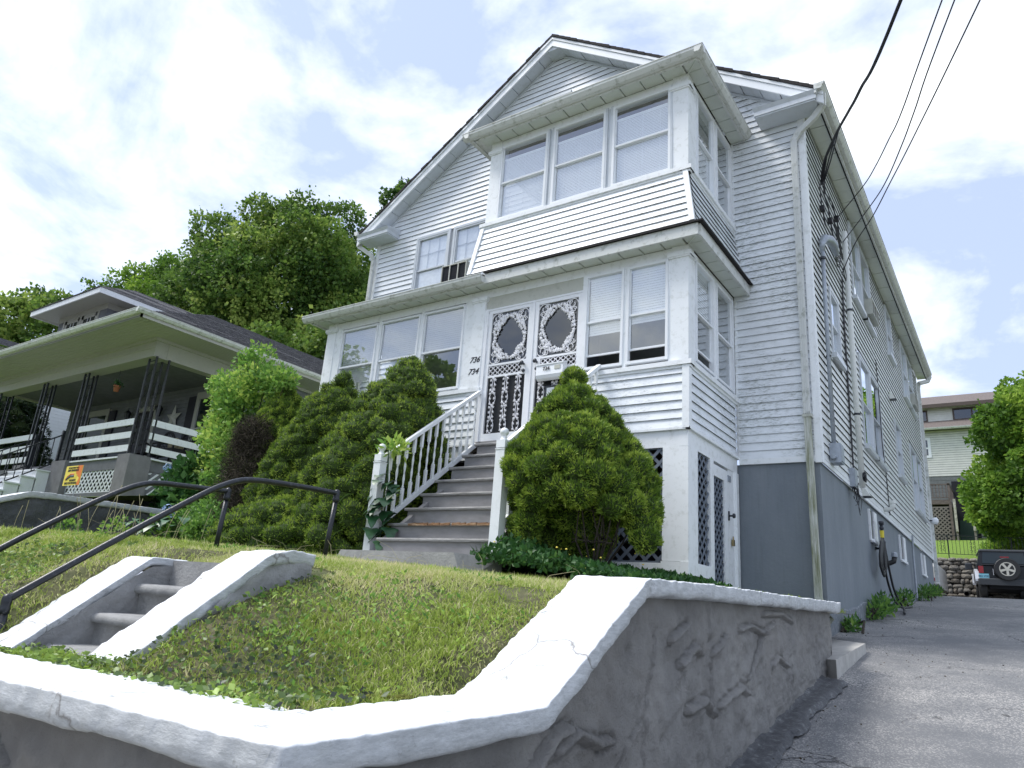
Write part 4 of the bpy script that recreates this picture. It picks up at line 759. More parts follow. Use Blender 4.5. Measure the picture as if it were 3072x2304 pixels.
slab('roof_edge', 'shingle_edge', [(-6.21, 7.725, 4.790), (-2.80, 7.725, 4.790), (-2.95, 8.0, 4.84), (-6.21, 8.0, 4.84), (-6.21, 7.725, 4.812), (-2.80, 7.725, 4.812), (-2.95, 8.0, 4.885), (-6.21, 8.0, 4.885)])
slab('roof_edge', 'shingle_edge', [(-2.95, 7.9, 4.80), (-2.80, 7.725, 4.790), (-2.80, 9.84, 4.790), (-3.02, 9.84, 4.86), (-2.95, 7.9, 4.88), (-2.80, 7.725, 4.812), (-2.80, 9.84, 4.812), (-3.02, 9.84, 4.89)])
# ---- porch base: white frame, blue grey lattice
part('beam', 'trim', (-4.45, -3.092, 1.98, 2.185, -.12, -.004), (-9.87, -6.4, 1.98, 2.185, -.12, -.004)); part('beam', 'trim', (8.0, 9.84, 1.985, 2.185, -.12, -.003), fr=SP)
part('ledge', 'trim', (-4.6, -3.05, 2.185, 2.215, -.02, .03), (-9.9, -6.3, 2.185, 2.215, -.02, .03)); part('ledge', 'trim', (7.97, 9.85, 2.185, 2.215, -.02, .035), fr=SP)
part('pillar', 'trim', (-3.41, -3.09, .645, 1.98, -.10, .0)); part('pillar', 'trim', (8.005, 8.30, .645, 1.985, -.10, .005), fr=SP)
part('base_board', 'trim', (-3.42, -3.085, .50, .64, -.1, .008)); part('base_board', 'trim', (8.0, 8.76, .50, .645, -.1, .007), fr=SP); part('base_board', 'trim', (-4.5, -3.42, .45, .62, -.1, -.02), (-9.87, -6.4, .45, .64, -.1, -.02))
part('post', 'trim', (8.08, 8.16, .30, .50, -.06, -.01), (8.745, 8.875, .30, 1.985, -.06, .001), fr=SP); part('jamb', 'trim', (9.46, 9.70, .36, 1.985, -.08, -.012), (9.70, 9.845, .34, 1.985, -.08, .012), (9.715, 9.735, .36, 1.98, .012, .022), fr=SP)
LAT = {}
def lattice(parent, fr, u0, u1, v0, v1, m, pitch=.115, sw=.038, w=0.0, name='lattice_strip'):
    """diagonal strips, each its own object"""
    for sgn in (1, -1):
        c = (u0 - (v1 - v0)) if sgn > 0 else u0; end = u1 if sgn > 0 else u1 + (v1 - v0); c += pitch * .35
        while c < end:
            pts = []      # strip follows u = c + sgn*(v - v0)
            va, vb = v0, v1
            if sgn > 0: va = max(v0, v0 + (u0 - c)); vb = min(v1, v0 + (u1 - c))
            else: va = max(v0, v0 + (c - u1)); vb = min(v1, v0 + (c - u0))
            if vb - va > .02:
                ww = w + (.006 if sgn > 0 else -.002); h = sw * .7071; g = MB()
                ua, ub = c + sgn * (va - v0), c + sgn * (vb - v0)
                g.hexa([fr(ua - h, va, ww - .006), fr(ua + h, va, ww - .006), fr(ua + h, va, ww), fr(ua - h, va, ww), fr(ub - h, vb, ww - .006), fr(ub + h, vb, ww - .006), fr(ub + h, vb, ww), fr(ub - h, vb, ww)]); obj(name, g, m, parent)
            c += pitch * 1.4142
LF = obj('lattice_panel', MB().fb(F8, -4.5, -3.41, 1.965, 1.98, -.06, -.03).fb(F8, -4.5, -3.41, .62, .64, -.06, -.03), 'lattice_blue', H); lattice(LF, F8, -4.45, -3.40, .62, 1.985, 'lattice_blue', w=-.03)
LS = obj('lattice_panel', MB().fb(SP, 8.30, 8.745, 1.97, 1.985, -.06, -.03), 'lattice_blue', H); lattice(LS, SP, 8.30, 8.745, .645, 1.985, 'lattice_blue', pitch=.10, sw=.034, w=-.025)
DR = obj('lattice_door', MB().fb(SP, 8.88, 9.31, 1.80, 1.95, -.05, -.012).fb(SP, 9.31, 9.45, .42, 1.95, -.05, -.012).fb(SP, 8.88, 8.91, .42, 1.80, -.05, -.014), 'trim', H); lattice(DR, SP, 8.90, 9.315, .42, 1.80, 'lattice_blue', pitch=.085, sw=.034, w=-.035)
obj('latch', MB().lathe(SP(9.46, 1.36, .0), [(.012, 0), (.012, .04), (.032, .05), (.030, .075), (.001, .085)], 12, ax=0).fb(SP, 9.44, 9.47, 1.30, 1.42, -.01, .004), 'dark_metal', DR, True)
obj('padlock', MB().fb(SP, 9.53, 9.58, .98, 1.06, .0, .03).tube([SP(9.54, 1.06, .015), SP(9.545, 1.10, .015), SP(9.565, 1.10, .015), SP(9.57, 1.06, .015)], .006, 6), 'brass', DR)
obj('hinge', MB().fb(SP, 9.44, 9.56, 1.82, 1.90, -.012, -.002), 'galvanised', DR)
under = MB().box(-9.8, -3.2, 9.83, 9.85, .2, 2.1).box(-9.8, -3.3, 8.05, 9.84, .3, .34); obj('crawl_space', under, 'dark_gap', H)

# ------------------------------------------------ the double front door with white iron scrollwork
part('header', 'old_white', (-6.30, -4.62, 4.30, 4.51, -.06, -.012)); part('jamb', 'door_white', (-6.30, -6.235, 2.20, 4.30, -.08, .02), (-4.615, -4.575, 2.20, 4.30, -.08, .012), (-6.235, -4.615, 4.272, 4.30, -.08, .006), (-5.442, -5.398, 2.22, 4.272, -.05, .012))
part('threshold', 'tread_wood', (-6.3, -4.56, 2.175, 2.225, -.1, .06))
def ivy(g, c, r, rot, fr, th=.012, n=5):
    pts = []
    for k in range(n):
        a = rot + 2 * PI * k / n; pts += [(r * math.cos(a), r * math.sin(a)), (r * .42 * math.cos(a + PI / n), r * .42 * math.sin(a + PI / n))]
    b = len(g.v); m = len(pts)
    g.v += [tuple(fr(c[0] + p[0], c[1] + p[1], c[2])) for p in pts] + [tuple(fr(c[0] + p[0] * .8, c[1] + p[1] * .8, c[2] + th)) for p in pts] + [tuple(fr(c[0], c[1], c[2] + th * 1.6))]
    for k in range(m): g.f.append((b + k, b + (k + 1) % m, b + m + (k + 1) % m, b + m + k)); g.f.append((b + m + k, b + m + (k + 1) % m, b + 2 * m))
def screen_door(u0, u1, knob_u, lab):
    f = MB(); fw = .062; f.fb(F8, u0, u0 + fw, 2.235, 4.27, -.035, 0); f.fb(F8, u1 - fw, u1, 2.235, 4.27, -.035, 0); f.fb(F8, u0 + fw, u1 - fw, 4.215, 4.27, -.035, 0); f.fb(F8, u0 + fw, u1 - fw, 2.235, 2.35, -.035, -.001)
    f.fb(F8, u0 + fw, u1 - fw, 3.375, 3.405, -.03, -.002); f.fb(F8, u0 + fw, u1 - fw, 3.195, 3.225, -.03, -.002)
    ks = 1 if knob_u > (u0 + u1) / 2 else -1; q = (u1 - fw - .07, u1 - fw) if ks > 0 else (u0 + fw, u0 + fw + .07); f.fb(F8, q[0], q[1], 3.19, 3.41, -.03, -.0015)
    for k in range(5): f.fb(F8, (u0 if ks > 0 else u1 - .006) - .004, (u0 if ks > 0 else u1 - .006) + .010, 2.42 + k * .40, 2.62 + k * .40, -.01, .006)
    D = obj('screen_door', f, 'door_white', H, label=lab)
    p = MB(); p.add([F8(u0 + fw * .8, 3.39, -.026), F8(u1 - fw * .8, 3.39, -.026), F8(u1 - fw * .8, 4.23, -.026), F8(u0 + fw * .8, 4.23, -.026)], [(0, 1, 2, 3)]); obj('pane', p, 'glass_dark', D)
    p = MB(); p.add([F8(u0 + fw * .8, 2.34, -.030), F8(u1 - fw * .8, 2.34, -.030), F8(u1 - fw * .8, 3.38, -.030), F8(u0 + fw * .8, 3.38, -.030)], [(0, 1, 2, 3)]); obj('mesh_screen', p, 'screen_mesh', D)
    a, b = u0 + fw, u1 - fw; cx = (a + b) / 2; w = (b - a) / 2; cz = 3.81; hgt = .405; g = MB()
    def ring(t): return (cx + (w - .055) * math.copysign(abs(math.cos(t)) ** .75, math.cos(t)), cz + (hgt - .06) * math.copysign(abs(math.sin(t)) ** .75, math.sin(t)))
    for k in range(60):
        t = 2 * PI * k / 60; x, z = ring(t); corner = abs(math.sin(2 * t)) ** 2; rr = random.uniform(.030, .042)
        ivy(g, (x - (x - cx) * .16 * corner * random.random() + random.uniform(-.012, .012), z - (z - cz) * .14 * corner * random.random() + random.uniform(-.012, .012), random.uniform(-.014, -.004)), rr, random.random() * 6, F8)
        if corner > .35: ivy(g, (x - (x - cx) * .22 * corner + random.uniform(-.01, .01), z - (z - cz) * .20 * corner, random.uniform(-.014, -.004)), rr * .9, random.random() * 6, F8)
    for k in range(34):      # the inner edge of the wreath leaves an oval opening
        t = 2 * PI * k / 44; c2 = abs(math.sin(2 * t)); x, z = cx + (w - .075) * (1 - .20 * c2 * random.uniform(.6, 1.2)) * math.cos(t), cz + (hgt - .085) * (1 - .16 * c2 * random.uniform(.6, 1.2)) * math.sin(t); ivy(g, (x + random.uniform(-.012, .012), z + random.uniform(-.012, .012), random.uniform(-.014, -.004)), random.uniform(.026, .038), random.random() * 6, F8)
    for sx in (-1, 1):
        for sz in (-1, 1):      # scrolls growing out of each corner
            for (r0, n0, ox, oz) in ((.085, 1.1, .07, .07), (.05, 1.4, .13, .05), (.045, 1.3, .05, .16)):
                c0 = (cx + sx * (w - ox - .02), cz + sz * (hgt - oz - .01)); g.tube([F8(c0[0] + sx * (r0 * (1 - t * .7)) * math.cos(t * n0 * 2 * PI), c0[1] + sz * (r0 * (1 - t * .7)) * math.sin(t * n0 * 2 * PI), -.010) for t in np.linspace(0, 1, 16)], .0065, 5)
    g.tube([F8(*ring(t), -.013) for t in np.linspace(0, 2 * PI, 60)], .006, 5); obj('upper_scrollwork', g, 'iron_white', D, recalc=False)
    g = MB(); aa, b2 = (a, b - .07) if ks > 0 else (a + .07, b); n = 7
    for k in range(n):
        x = aa + (b2 - aa) * (k + .5) / n
        for j in (0, 1):
            zc = 3.262 + j * .076; g.tube([F8(x + .030 * math.cos(t), zc + .030 * math.sin(t), -.012) for t in np.linspace(0, 2 * PI, 11)], .0055, 5)
        ivy(g, (x, 3.30, -.010), .022, random.random() * 6, F8); ivy(g, (x + (b2 - aa) / n / 2, 3.262, -.01), .018, random.random() * 6, F8); ivy(g, (x + (b2 - aa) / n / 2, 3.338, -.01), .018, random.random() * 6, F8)
    obj('middle_scrollwork', g, 'iron_white', D, recalc=False)
    g = MB(); per = .205; z0, z1 = 2.36, 3.19
    for k in range(3):
        x = a + (b - a) * (k + .5) / 3; amp = .052
        for s in (-1, 1):
            g.tube([F8(x + s * amp * abs(math.sin(PI * (z - z0) / per)) ** .7 * (1 if int((z - z0) / per) % 2 == 0 else .35), z, -.012) for z in np.linspace(z0, z1, 50)], .0055, 5)
        nodes = int((z1 - z0) / per) + 1
        for j in range(nodes):
            zc = z0 + j * per
            for dx, dz in ((-.034, .028), (.034, .028), (-.034, -.028), (.034, -.028), (0, .0)):
                if z0 < zc + dz < z1 - .01: ivy(g, (x + dx + random.uniform(-.004, .004), zc + dz, random.uniform(-.012, -.004)), random.uniform(.024, .032), random.random() * 6, F8)
            zm = zc + per / 2
            if zm < z1 - .02:
                for s in (-1, 1): ivy(g, (x + s * .036, zm, -.010), .024, random.random() * 6, F8)
    obj('lower_scrollwork', g, 'iron_white', D, recalc=False)
    obj('knob', MB().lathe(F8(knob_u, 3.335, .0), [(.016, 0), (.014, -.03), (.030, -.045), (.033, -.060), (.024, -.075), (.001, -.078)], 14, ax=1), 'dark_metal', D, True)
    obj('lock', MB().lathe(F8(knob_u, 3.235, .0), [(.026, 0), (.026, -.012), (.012, -.016), (.001, -.017)], 14, ax=1), 'dark_metal', D, True)
screen_door(-6.230, -5.445, -5.535, 'left leaf of the double screen door')
screen_door(-5.395, -4.620, -5.315, 'right leaf of the double screen door, mailbox hung before it')
obj('inner_door', MB().fb(F8, -6.2, -4.65, 2.22, 4.27, -.5, -.46).fb(F8, -6.25, -6.2, 2.22, 4.27, -.5, -.1).fb(F8, -4.65, -4.6, 2.22, 4.27, -.5, -.1), 'inner_door', H)
text_on('house_number', '736', .125, F8, -6.415, 3.50, .032, 'wire_black', H, shear=.35, bold=.002); text_on('house_number', '734', .125, F8, -6.425, 3.315, .032, 'wire_black', H, shear=.35, bold=.002)
mb = thing('mailbox', 'white metal mailbox with small black number hanging on the right door leaf', 'mailbox', (-5.02, 7.93, 3.02))
g = MB(); u0, u1 = -5.245, -4.815; prof = [(.0, 3.03), (.06, 3.015), (.10, 3.035), (.118, 3.08), (.105, 3.24), (.0, 3.27)]
pts = [F8(u0, z, w) for w, z in prof] + [F8(u1, z, w) for w, z in prof]; n = 6; g.add(pts, [tuple(range(n))[::-1], tuple(range(n, 2 * n))] + [(i, (i + 1) % n, n + (i + 1) % n, n + i) for i in range(n)]); obj('box', g, 'trim_clean', mb)
obj('lid', MB().hexa([F8(u0 - .006, 3.225, .118), F8(u1 + .006, 3.225, .118), F8(u1 + .006, 3.26, -.0), F8(u0 - .006, 3.26, -.0), F8(u0 - .006, 3.245, .118), F8(u1 + .006, 3.245, .118), F8(u1 + .006, 3.285, .0), F8(u0 - .006, 3.285, .0)]), 'trim_clean', mb)
text_on('number', '734', .075, F8, -5.075, 3.165, .122, 'wire_black', mb, bold=.001); obj('name_plate', MB().fb(F8, -4.945, -4.855, 3.145, 3.20, .109, .120), 'old_white', mb)
nt = thing('notice_frame', 'small dark framed notice fixed on the right door leaf below the mailbox', 'notice', (-5.0, 7.98, 2.8))
obj('frame', MB().fb(F8, -5.14, -4.86, 2.72, 2.95, .002, .018), 'inner_door', nt); obj('paper', MB().fb(F8, -5.11, -4.89, 2.75, 2.92, .018, .020), 'trim_clean', nt)

# ------------------------------------------------ wooden front stairs
ST = thing('front_stairs', 'wooden stairs with grey treads and risers and white turned balusters up to the double door', 'stairs', (-5.25, 6.9, .4))
treads = [(6.00, .655)] + [(6.27 + .252 * k, .855 + .2175 * k) for k in range(7)]
for k, (y, z) in enumerate(treads):
    x0, x1 = (-6.02, -4.42) if k == 0 else (-6.13, -4.36); yb = treads[k + 1][0] + .03 if k < 7 else 8.0
    nx = 28; V = []; F = []
    for i in range(nx + 1):
        x = x0 + (x1 - x0) * i / nx; j = .004 * (fbm(x * 9, k * 3.1, oct=3) - .5) + (-.012 * max(0, fbm(x * 22, 5, oct=2) - .45) * (k == 1)); 
        V += [(x, yb, z - .036), (x, y + .004, z - .036 - j), (x, y - abs(j) * 2, z - .018), (x, y + .004 + abs(j), z - .002), (x, y + .016, z), (x, yb, z)]
    for i in range(nx):
        for j in range(5): F.append((i * 6 + j, i * 6 + j + 1, (i + 1) * 6 + j + 1, (i + 1) * 6 + j))
    F += [tuple(range(6))[::-1], tuple(nx * 6 + q for q in range(6))]
    obj('tread', MB().add(V, F), 'rotten_wood' if k == 1 and False else 'tread_wood', ST)
    zb = treads[k - 1][1] if k else .47; obj('riser', MB().box(x0 + .035, x1 - .02, y + .03, y + .05, zb, z - .037), 'step_wood', ST)
rw_ = MB(); x = -5.80
while x < -4.62:
    w = random.uniform(.05, .16); rw_.hexa([(x, 6.258 - random.uniform(0, .006), .822), (x + w, 6.258, .824), (x + w, 6.30, .824), (x, 6.30, .822), (x, 6.262, .853 - random.uniform(0, .012)), (x + w, 6.262, .856), (x + w, 6.30, .858), (x, 6.30, .857)]); x += w * random.uniform(.9, 1.2)
obj('rotten_edge', rw_, 'rotten_wood', ST, label='split brown rotten front edge of the second tread')
obj('riser', MB().box(-6.1, -4.38, 8.005 - .02, 8.0, 2.14, 2.20), 'step_wood', ST)
obj('stringer', MB().hexa([(-6.06, 6.05, .42), (-5.99, 6.05, .42), (-5.99, 7.98, .42), (-6.06, 7.98, .42), (-6.06, 6.05, .60), (-5.99, 6.05, .60), (-5.99, 7.98, 2.10), (-6.06, 7.98, 2.10)]), 'step_wood', ST)
obj('stringer', MB().hexa([(-4.45, 6.05, .42), (-4.40, 6.05, .42), (-4.40, 7.98, .42), (-4.45, 7.98, .42), (-4.45, 6.05, .60), (-4.40, 6.05, .60), (-4.40, 7.98, 2.10), (-4.45, 7.98, 2.10)]), 'step_wood', ST)
struct('step_slab', MB().hexa([(-6.30, 5.58, .20), (-4.42, 5.62, .20), (-4.36, 6.2, .20), (-6.30, 6.2, .20), (-6.16, 5.62, .478), (-4.58, 5.64, .478), (-4.40, 6.2, .478), (-6.16, 6.2, .478)]), 'step_concrete')
SL = (2.99 - 1.70) / (7.98 - 6.28)
def newel(x, y, zb):
    g = MB(); w = .055; g.box(x - w, x + w, y - w, y + w, zb, 1.56); g.box(x - w - .006, x + w + .006, y - w - .006, y + w + .006, 1.555, 1.565); g.box(x - w - .0, x + w + .0, y - w, y + w, 1.575, 1.655)
    o = obj('newel_post', g, 'rail_white', ST)
    b = MB(); b.lathe((x, y, 1.655), [(.052, 0), (.040, .012), (.030, .022), (.034, .032), (.026, .04), (.030, .046)] + [(.048 * math.sin(PI * t), .092 - .048 * math.cos(PI * t)) for t in np.linspace(.18, .999, 10)], 16); obj('ball_finial', b, 'rail_white', o, True)
BAL = None
def baluster(x, y, z0, z1):
    g = MB(); w = .017; h = z1 - z0; sb, stp = z0 + h * .27, z1 - h * .25; g.hexa([(x - w, y - w, z0 - w * SL), (x + w, y - w, z0 - w * SL), (x + w, y + w, z0 + w * SL), (x - w, y + w, z0 + w * SL)] + [(x - w, y - w, sb), (x + w, y - w, sb), (x + w, y + w, sb), (x - w, y + w, sb)])
    g.box(x - w, x + w, y - w, y + w, stp, z1); m = stp - sb
    pr = [(.017, 0), (.010, .02), (.016, .05), (.009, .09), (.011, .15), (.0165, .30), (.011, .46), (.008, .49), (.015, .505), (.008, .52), (.011, .56), (.0165, .72), (.011, .86), (.008, .91), (.015, .95), (.010, .98), (.017, 1.0)]
    g.lathe((x, y, sb), [(r, t * m) for r, t in pr], 8); obj('baluster', g, 'rail_white', ST)
for x, ys, n in ((-6.25, 6.14, 13), (-4.30, 5.95, 13)):
    newel(x, ys, .50); zt = 1.57; ye = 7.96; ze = zt + (ye - ys) * SL + .03
    top = lambda y: 1.60 + (y - ys) * SL; bot = lambda y: .83 + (y - ys - .1) * .79
    obj('handrail', MB().bar((x, ys + .05, top(ys + .05)), (x, ye, top(ye)), .062, .045), 'rail_white', ST)
    obj('bottom_rail', MB().bar((x, ys + .05, bot(ys + .05)), (x, ye, bot(ye)), .045, .06), 'rail_white', ST)
    for k in range(n): y = ys + .17 + k * (ye - ys - .24) / (n - 1); baluster(x, y, bot(y) + .02, top(y) - .03)

# ------------------------------------------------ air conditioners
def ac(fr, u0, u1, v0, v1, dep, lab, face='front'):
    t = thing('air_conditioner', lab, 'air conditioner', tuple(fr((u0 + u1) / 2, v0, dep / 2)), 'window air conditioners')
    g = MB(); g.fb(fr, u0, u1, v0, v0 + .02, .0, dep); g.fb(fr, u0, u1, v1 - .02, v1, .0, dep); g.fb(fr, u0, u0 + .02, v0 + .02, v1 - .02, .0, dep); g.fb(fr, u1 - .02, u1, v0 + .02, v1 - .02, 0, dep)
    n = 3
    for k in range(1, n): u = u0 + (u1 - u0) * k / n; g.fb(fr, u - .012, u + .012, v0 + .02, v1 - .02, dep - .02, dep)
    obj('case', g, 'old_white', t)
    obj('coil', MB().fb(fr, u0 + .02, u1 - .02, v0 + .02, v1 - .02, dep - .05, dep - .03), 'rubber', t)
    fins = MB(); 
    for k in range(30): u = u0 + .03 + (u1 - u0 - .06) * k / 29; fins.fb(fr, u - .002, u + .002, v0 + .03, v1 - .03, dep - .03, dep - .022)
    obj('fins', fins, 'dark_metal', t)
    return t
ac(FM, -8.87, -8.24, 5.99, 6.39, .15, 'air conditioner with dark fins in the front window above the low porch gutter')
ac(SM, 14.50, 15.25, 6.00, 6.32, .17, 'pale boxy air conditioner in the side window nearest the weatherhead'); ac(SM, 21.4, 22.2, 6.03, 6.34, .14, 'air conditioner in the farthest upper window of the side wall')

# ------------------------------------------------ services on the side wall
X0 = XR + .02
mst = thing('electric_mast', 'grey steel conduit with hooded weatherhead running down to a meter box on the side wall', 'conduit', (X0, 10.5, 2.2))
obj('pipe', MB().tube([(X0 + .055, 10.42, 5.45), (X0 + .055, 10.38, 4.6), (X0 + .055, 10.36, 2.45)], .030, 12), 'galvanised', mst, True)
obj('weatherhead', MB().tube([(X0 + .055, 10.42, 5.42), (X0 + .055, 10.42, 5.56), (X0 + .08, 10.48, 5.66), (X0 + .12, 10.66, 5.71), (X0 + .15, 10.82, 5.68), (X0 + .16, 10.92, 5.56)], [.036, .046, .065, .075, .065, .035], 12), 'galvanised', mst, True)
for z in (3.72, 5.28): obj('pipe_strap', MB().lathe((X0 + .055, 10.38, z), [(.037, 0), (.037, .03)], 12), 'dark_metal', mst)
obj('meter_box', MB().box(X0 + .0, X0 + .14, 10.32, 10.54, 2.19, 2.46).box(X0 + .14, X0 + .15, 10.33, 10.53, 2.21, 2.44), 'galvanised', mst); obj('conduit_nipple', MB().tube([(X0 + .06, 10.24, 2.26), (X0 + .06, 10.34, 2.26)], .034, 10), 'galvanised', mst)
vp = thing('vent_pipe', 'white plastic vent pipe rising up the side wall beside the windows', 'pipe', (X0, 12.35, 2.2))
obj('pipe', MB().tube([(X0 + .065, 12.35, 2.20), (X0 + .065, 12.33, 4.0), (X0 + .065, 12.36, 6.72)], .045, 12), 'pipe_white', vp, True)
for z in (3.37, 5.2): obj('pipe_strap', MB().lathe((X0 + .065, 12.34, z), [(.052, 0), (.052, .035)], 12), 'dark_metal', vp)
ub = thing('telephone_box', 'small grey junction box with tangled cables at the foot of the vent pipe', 'junction box', (X0, 11.8, 2.1))
obj('box', MB().box(X0, X0 + .07, 11.66, 11.90, 2.10, 2.38).box(X0 + .07, X0 + .078, 11.68, 11.88, 2.12, 2.36), 'galvanised', ub)
g = MB()
for k in range(9):
    p = [Vector((X0 + .05, 11.80, 2.14))]
    for j in range(7): p.append(p[-1] + Vector((random.uniform(-.02, .02), random.uniform(-.07, .08), random.uniform(-.09, .05))))
    g.tube(p, .005, 5)
obj('cable', g, 'wire_black', ub); g = MB()
for k in range(4): g.tube([(X0 + .12 + .01 * k, 12.15 + .08 * math.cos(t), 2.33 + (.06 + .01 * k) * math.sin(t)) for t in np.linspace(0, 2 * PI, 14)], .005, 5)
obj('cable_coil', g, 'wire_black', ub); g = MB()
obj('loose_cable', MB().tube([(X0 + .06, 11.8, 2.12), (X0 + .10, 11.82, 1.95), (X0 + .07, 11.72, 1.83), (X0 + .07, 11.62, 1.81)], .005, 5), 'wire_black', ub); g.tube([(X0 + .06, 11.84, 2.12), (X0 + .12, 11.86, 1.9), (X0 + .10, 11.8, 1.73), (X0 + .06, 11.84, 1.9)], .005, 5); obj('loose_cable', g, 'wire_black', ub)
dc = thing('down_cables', 'bundle of thin black cables running down the side wall from the service wires', 'cable', (X0, 12.0, 2.4))
for dy, r in ((0, .010), (.04, .009), (.08, .007)):
    obj('cable', MB().tube([(X0 + .03, 12.05 + dy * .5, 5.72), (X0 + .015, 12.02 + dy, 5.0), (X0 + .015, 11.98 + dy, 4.0), (X0 + .015, 11.96 + dy, 3.2), (X0 + .03, 11.86 + dy * .6, 2.36)], r, 6), 'wire_black', dc)
obj('cable', MB().tube([(X0 + .015, 15.35, 5.33), (X0 + .015, 15.38, 4.5), (X0 + .015, 15.3, 3.6), (X0 + .015, 15.5, 2.9), (X0 + .015, 15.55, 2.22)], .009, 6), 'wire_black', dc)
for y, z0 in ((17.2, 5.0), (12.75, 2.12)):
    v = thing('wall_vent', ('small grey hooded vent high on the side wall between windows', 'white flap vent hood low on the siding by the cable box')[y < 15], 'vent', (X0, y, z0)); obj('hood', MB().hexa([(X0, y - .09, z0), (X0 + .12, y - .09, z0), (X0 + .12, y + .09, z0), (X0, y + .09, z0), (X0, y - .09, z0 + .16), (X0 + .03, y - .09, z0 + .16), (X0 + .03, y + .09, z0 + .16), (X0, y + .09, z0 + .16)]), 'pipe_white', v)
    obj('flap', MB().box(X0 + .01, X0 + .125, y - .08, y + .08, z0 - .012, z0 - .001), 'dark_metal', v)
ex = thing('exhaust_elbow', 'white plastic pipe elbow sticking out of the siding just above the foundation', 'pipe', (X0, 15.0, 2.2)); obj('elbow', MB().tube([(X0 - .02, 14.95, 2.24), (X0 + .08, 14.95, 2.24), (X0 + .13, 14.95, 2.26), (X0 + .15, 14.95, 2.31), (X0 + .15, 14.95, 2.36)], .042, 12), 'pipe_white', ex, True); obj('rim', MB().lathe((X0 + .15, 14.95, 2.35), [(.055, 0), (.055, .05), (.04, .05)], 12), 'pipe_white', ex)
gp = thing('gas_standpipe', 'black gas pipe with yellow tag rising from the foundation, hose hanging from it', 'pipe', (X0, 13.87, 1.3))
obj('pipe', MB().tube([(X0 - .05, 13.87, 1.42), (X0 + .08, 13.87, 1.42), (X0 + .08, 13.87, 1.86)], .026, 10).lathe((X0 + .08, 13.87, 1.82), [(.04, 0), (.045, .05), (.03, .06)], 10).lathe((X0 + .08, 13.87, 1.74), [(.036, 0), (.036, .04)], 10).lathe((X0 + .08, 13.87, 1.48), [(.04, 0), (.05, .05), (.03, .09)], 10), 'dark_metal', gp, True); obj('tag', MB().lathe((X0 + .08, 13.87, 1.60), [(.031, 0), (.034, .12)], 12), 'yellow_tag', gp)
ge = thing('fill_pipe', 'black curved fill pipe with grey cap sticking out of the foundation behind the hose', 'pipe', (X0, 14.4, 1.2)); obj('elbow', MB().tube([(X0 - .03, 14.36, 1.22), (X0 + .10, 14.36, 1.22), (X0 + .16, 14.38, 1.25), (X0 + .18, 14.38, 1.33)], .043, 12), 'rubber', ge, True); obj('cap', MB().lathe((X0 + .18, 14.38, 1.33), [(.05, 0), (.05, .06), (.03, .08)], 12), 'galvanised', ge)
hs = thing('garden_hose', 'black hose looped over the standpipe and trailing down to the driveway', 'hose', (X0 + .1, 13.9, .35))
for k, (dy, zb) in enumerate(((-.16, .98), (-.10, 1.02), (-.04, .96), (.06, 1.06))):
    obj('hose_loop', MB().tube([(X0 + .08, 13.82, 1.58), (X0 + .10, 13.66 + dy, 1.48), (X0 + .10, 13.46 + dy, 1.25), (X0 + .10, 13.44 + dy, 1.08), (X0 + .10, 13.62 + dy * .8, zb - .02), (X0 + .10, 13.86 + dy * .6, 1.08), (X0 + .10, 13.96 + dy * .4, 1.3), (X0 + .10, 13.90, 1.54)], .018, 8), 'rubber', hs, True)
for p in ([(X0 + .10, 13.78, 1.5), (X0 + .11, 13.72, 1.05), (X0 + .12, 13.9, .80), (X0 + .14, 14.2, .60), (X0 + .18, 14.7, .50), (X0 + .28, 15.2, .53)], [(X0 + .10, 13.9, 1.48), (X0 + .12, 14.1, 1.06), (X0 + .14, 14.35, .74), (X0 + .18, 14.8, .53), (X0 + .26, 14.4, .44), (X0 + .34, 13.7, .37)]):
    P = [Vector(q) for q in p]; sm = []
    for i in range(len(P) - 1):
        p0 = P[max(i - 1, 0)]; p1 = P[i]; p2 = P[i + 1]; p3 = P[min(i + 2, len(P) - 1)]
        for k in range(5): q = k / 5; sm.append(.5 * ((2 * p1) + (p2 - p0) * q + (2 * p0 - 5 * p1 + 4 * p2 - p3) * q * q + (-p0 + 3 * p1 - 3 * p2 + p3) * q ** 3))
    obj('hose_tail', MB().tube(sm + [P[-1]], .018, 8), 'rubber', hs, True)
ct = thing('conduit', 'thin grey conduit running down the foundation between the small basement windows', 'conduit', (X0, 18.6, .8)); obj('pipe', MB().tube([(X0 + .05, 18.55, 2.2), (X0 + .03, 18.6, 1.9), (X0 + .02, 18.65, .85)], .022, 8), 'galvanised', ct)
for (a, b) in ((13.36, 14.05), (16.95, 17.75), (20.75, 21.5)):      # basement windows set in deep reveals
    o = obj('basement_window', MB().fb(SM, a - .02, a + .05, 1.50, 2.02, -.14, .012).fb(SM, a + .05, b, 1.48, 1.53, -.14, .03).fb(SM, b - .28, b + .02, 1.53, 2.03, -.14, .010), 'trim', H)
    obj('pane', MB().fb(SM, a + .05, b - .28, 1.53, 2.02, -.06, -.012), 'car_glass', o)
lt = thing('flood_lamp', 'round white flood lamp on the far corner of the side wall', 'lamp', (X0, 23.55, 3.1)); obj('head', MB().lathe((X0 + .12, 23.6, 3.2), [(.04, -.1), (.09, -.04), (.10, .05), (.04, .09)], 12, ax=0), 'trim_clean', lt, True); obj('arm', MB().tube([(X0, 23.5, 3.2), (X0 + .08, 23.55, 3.2)], .02, 6), 'dark_metal', lt)

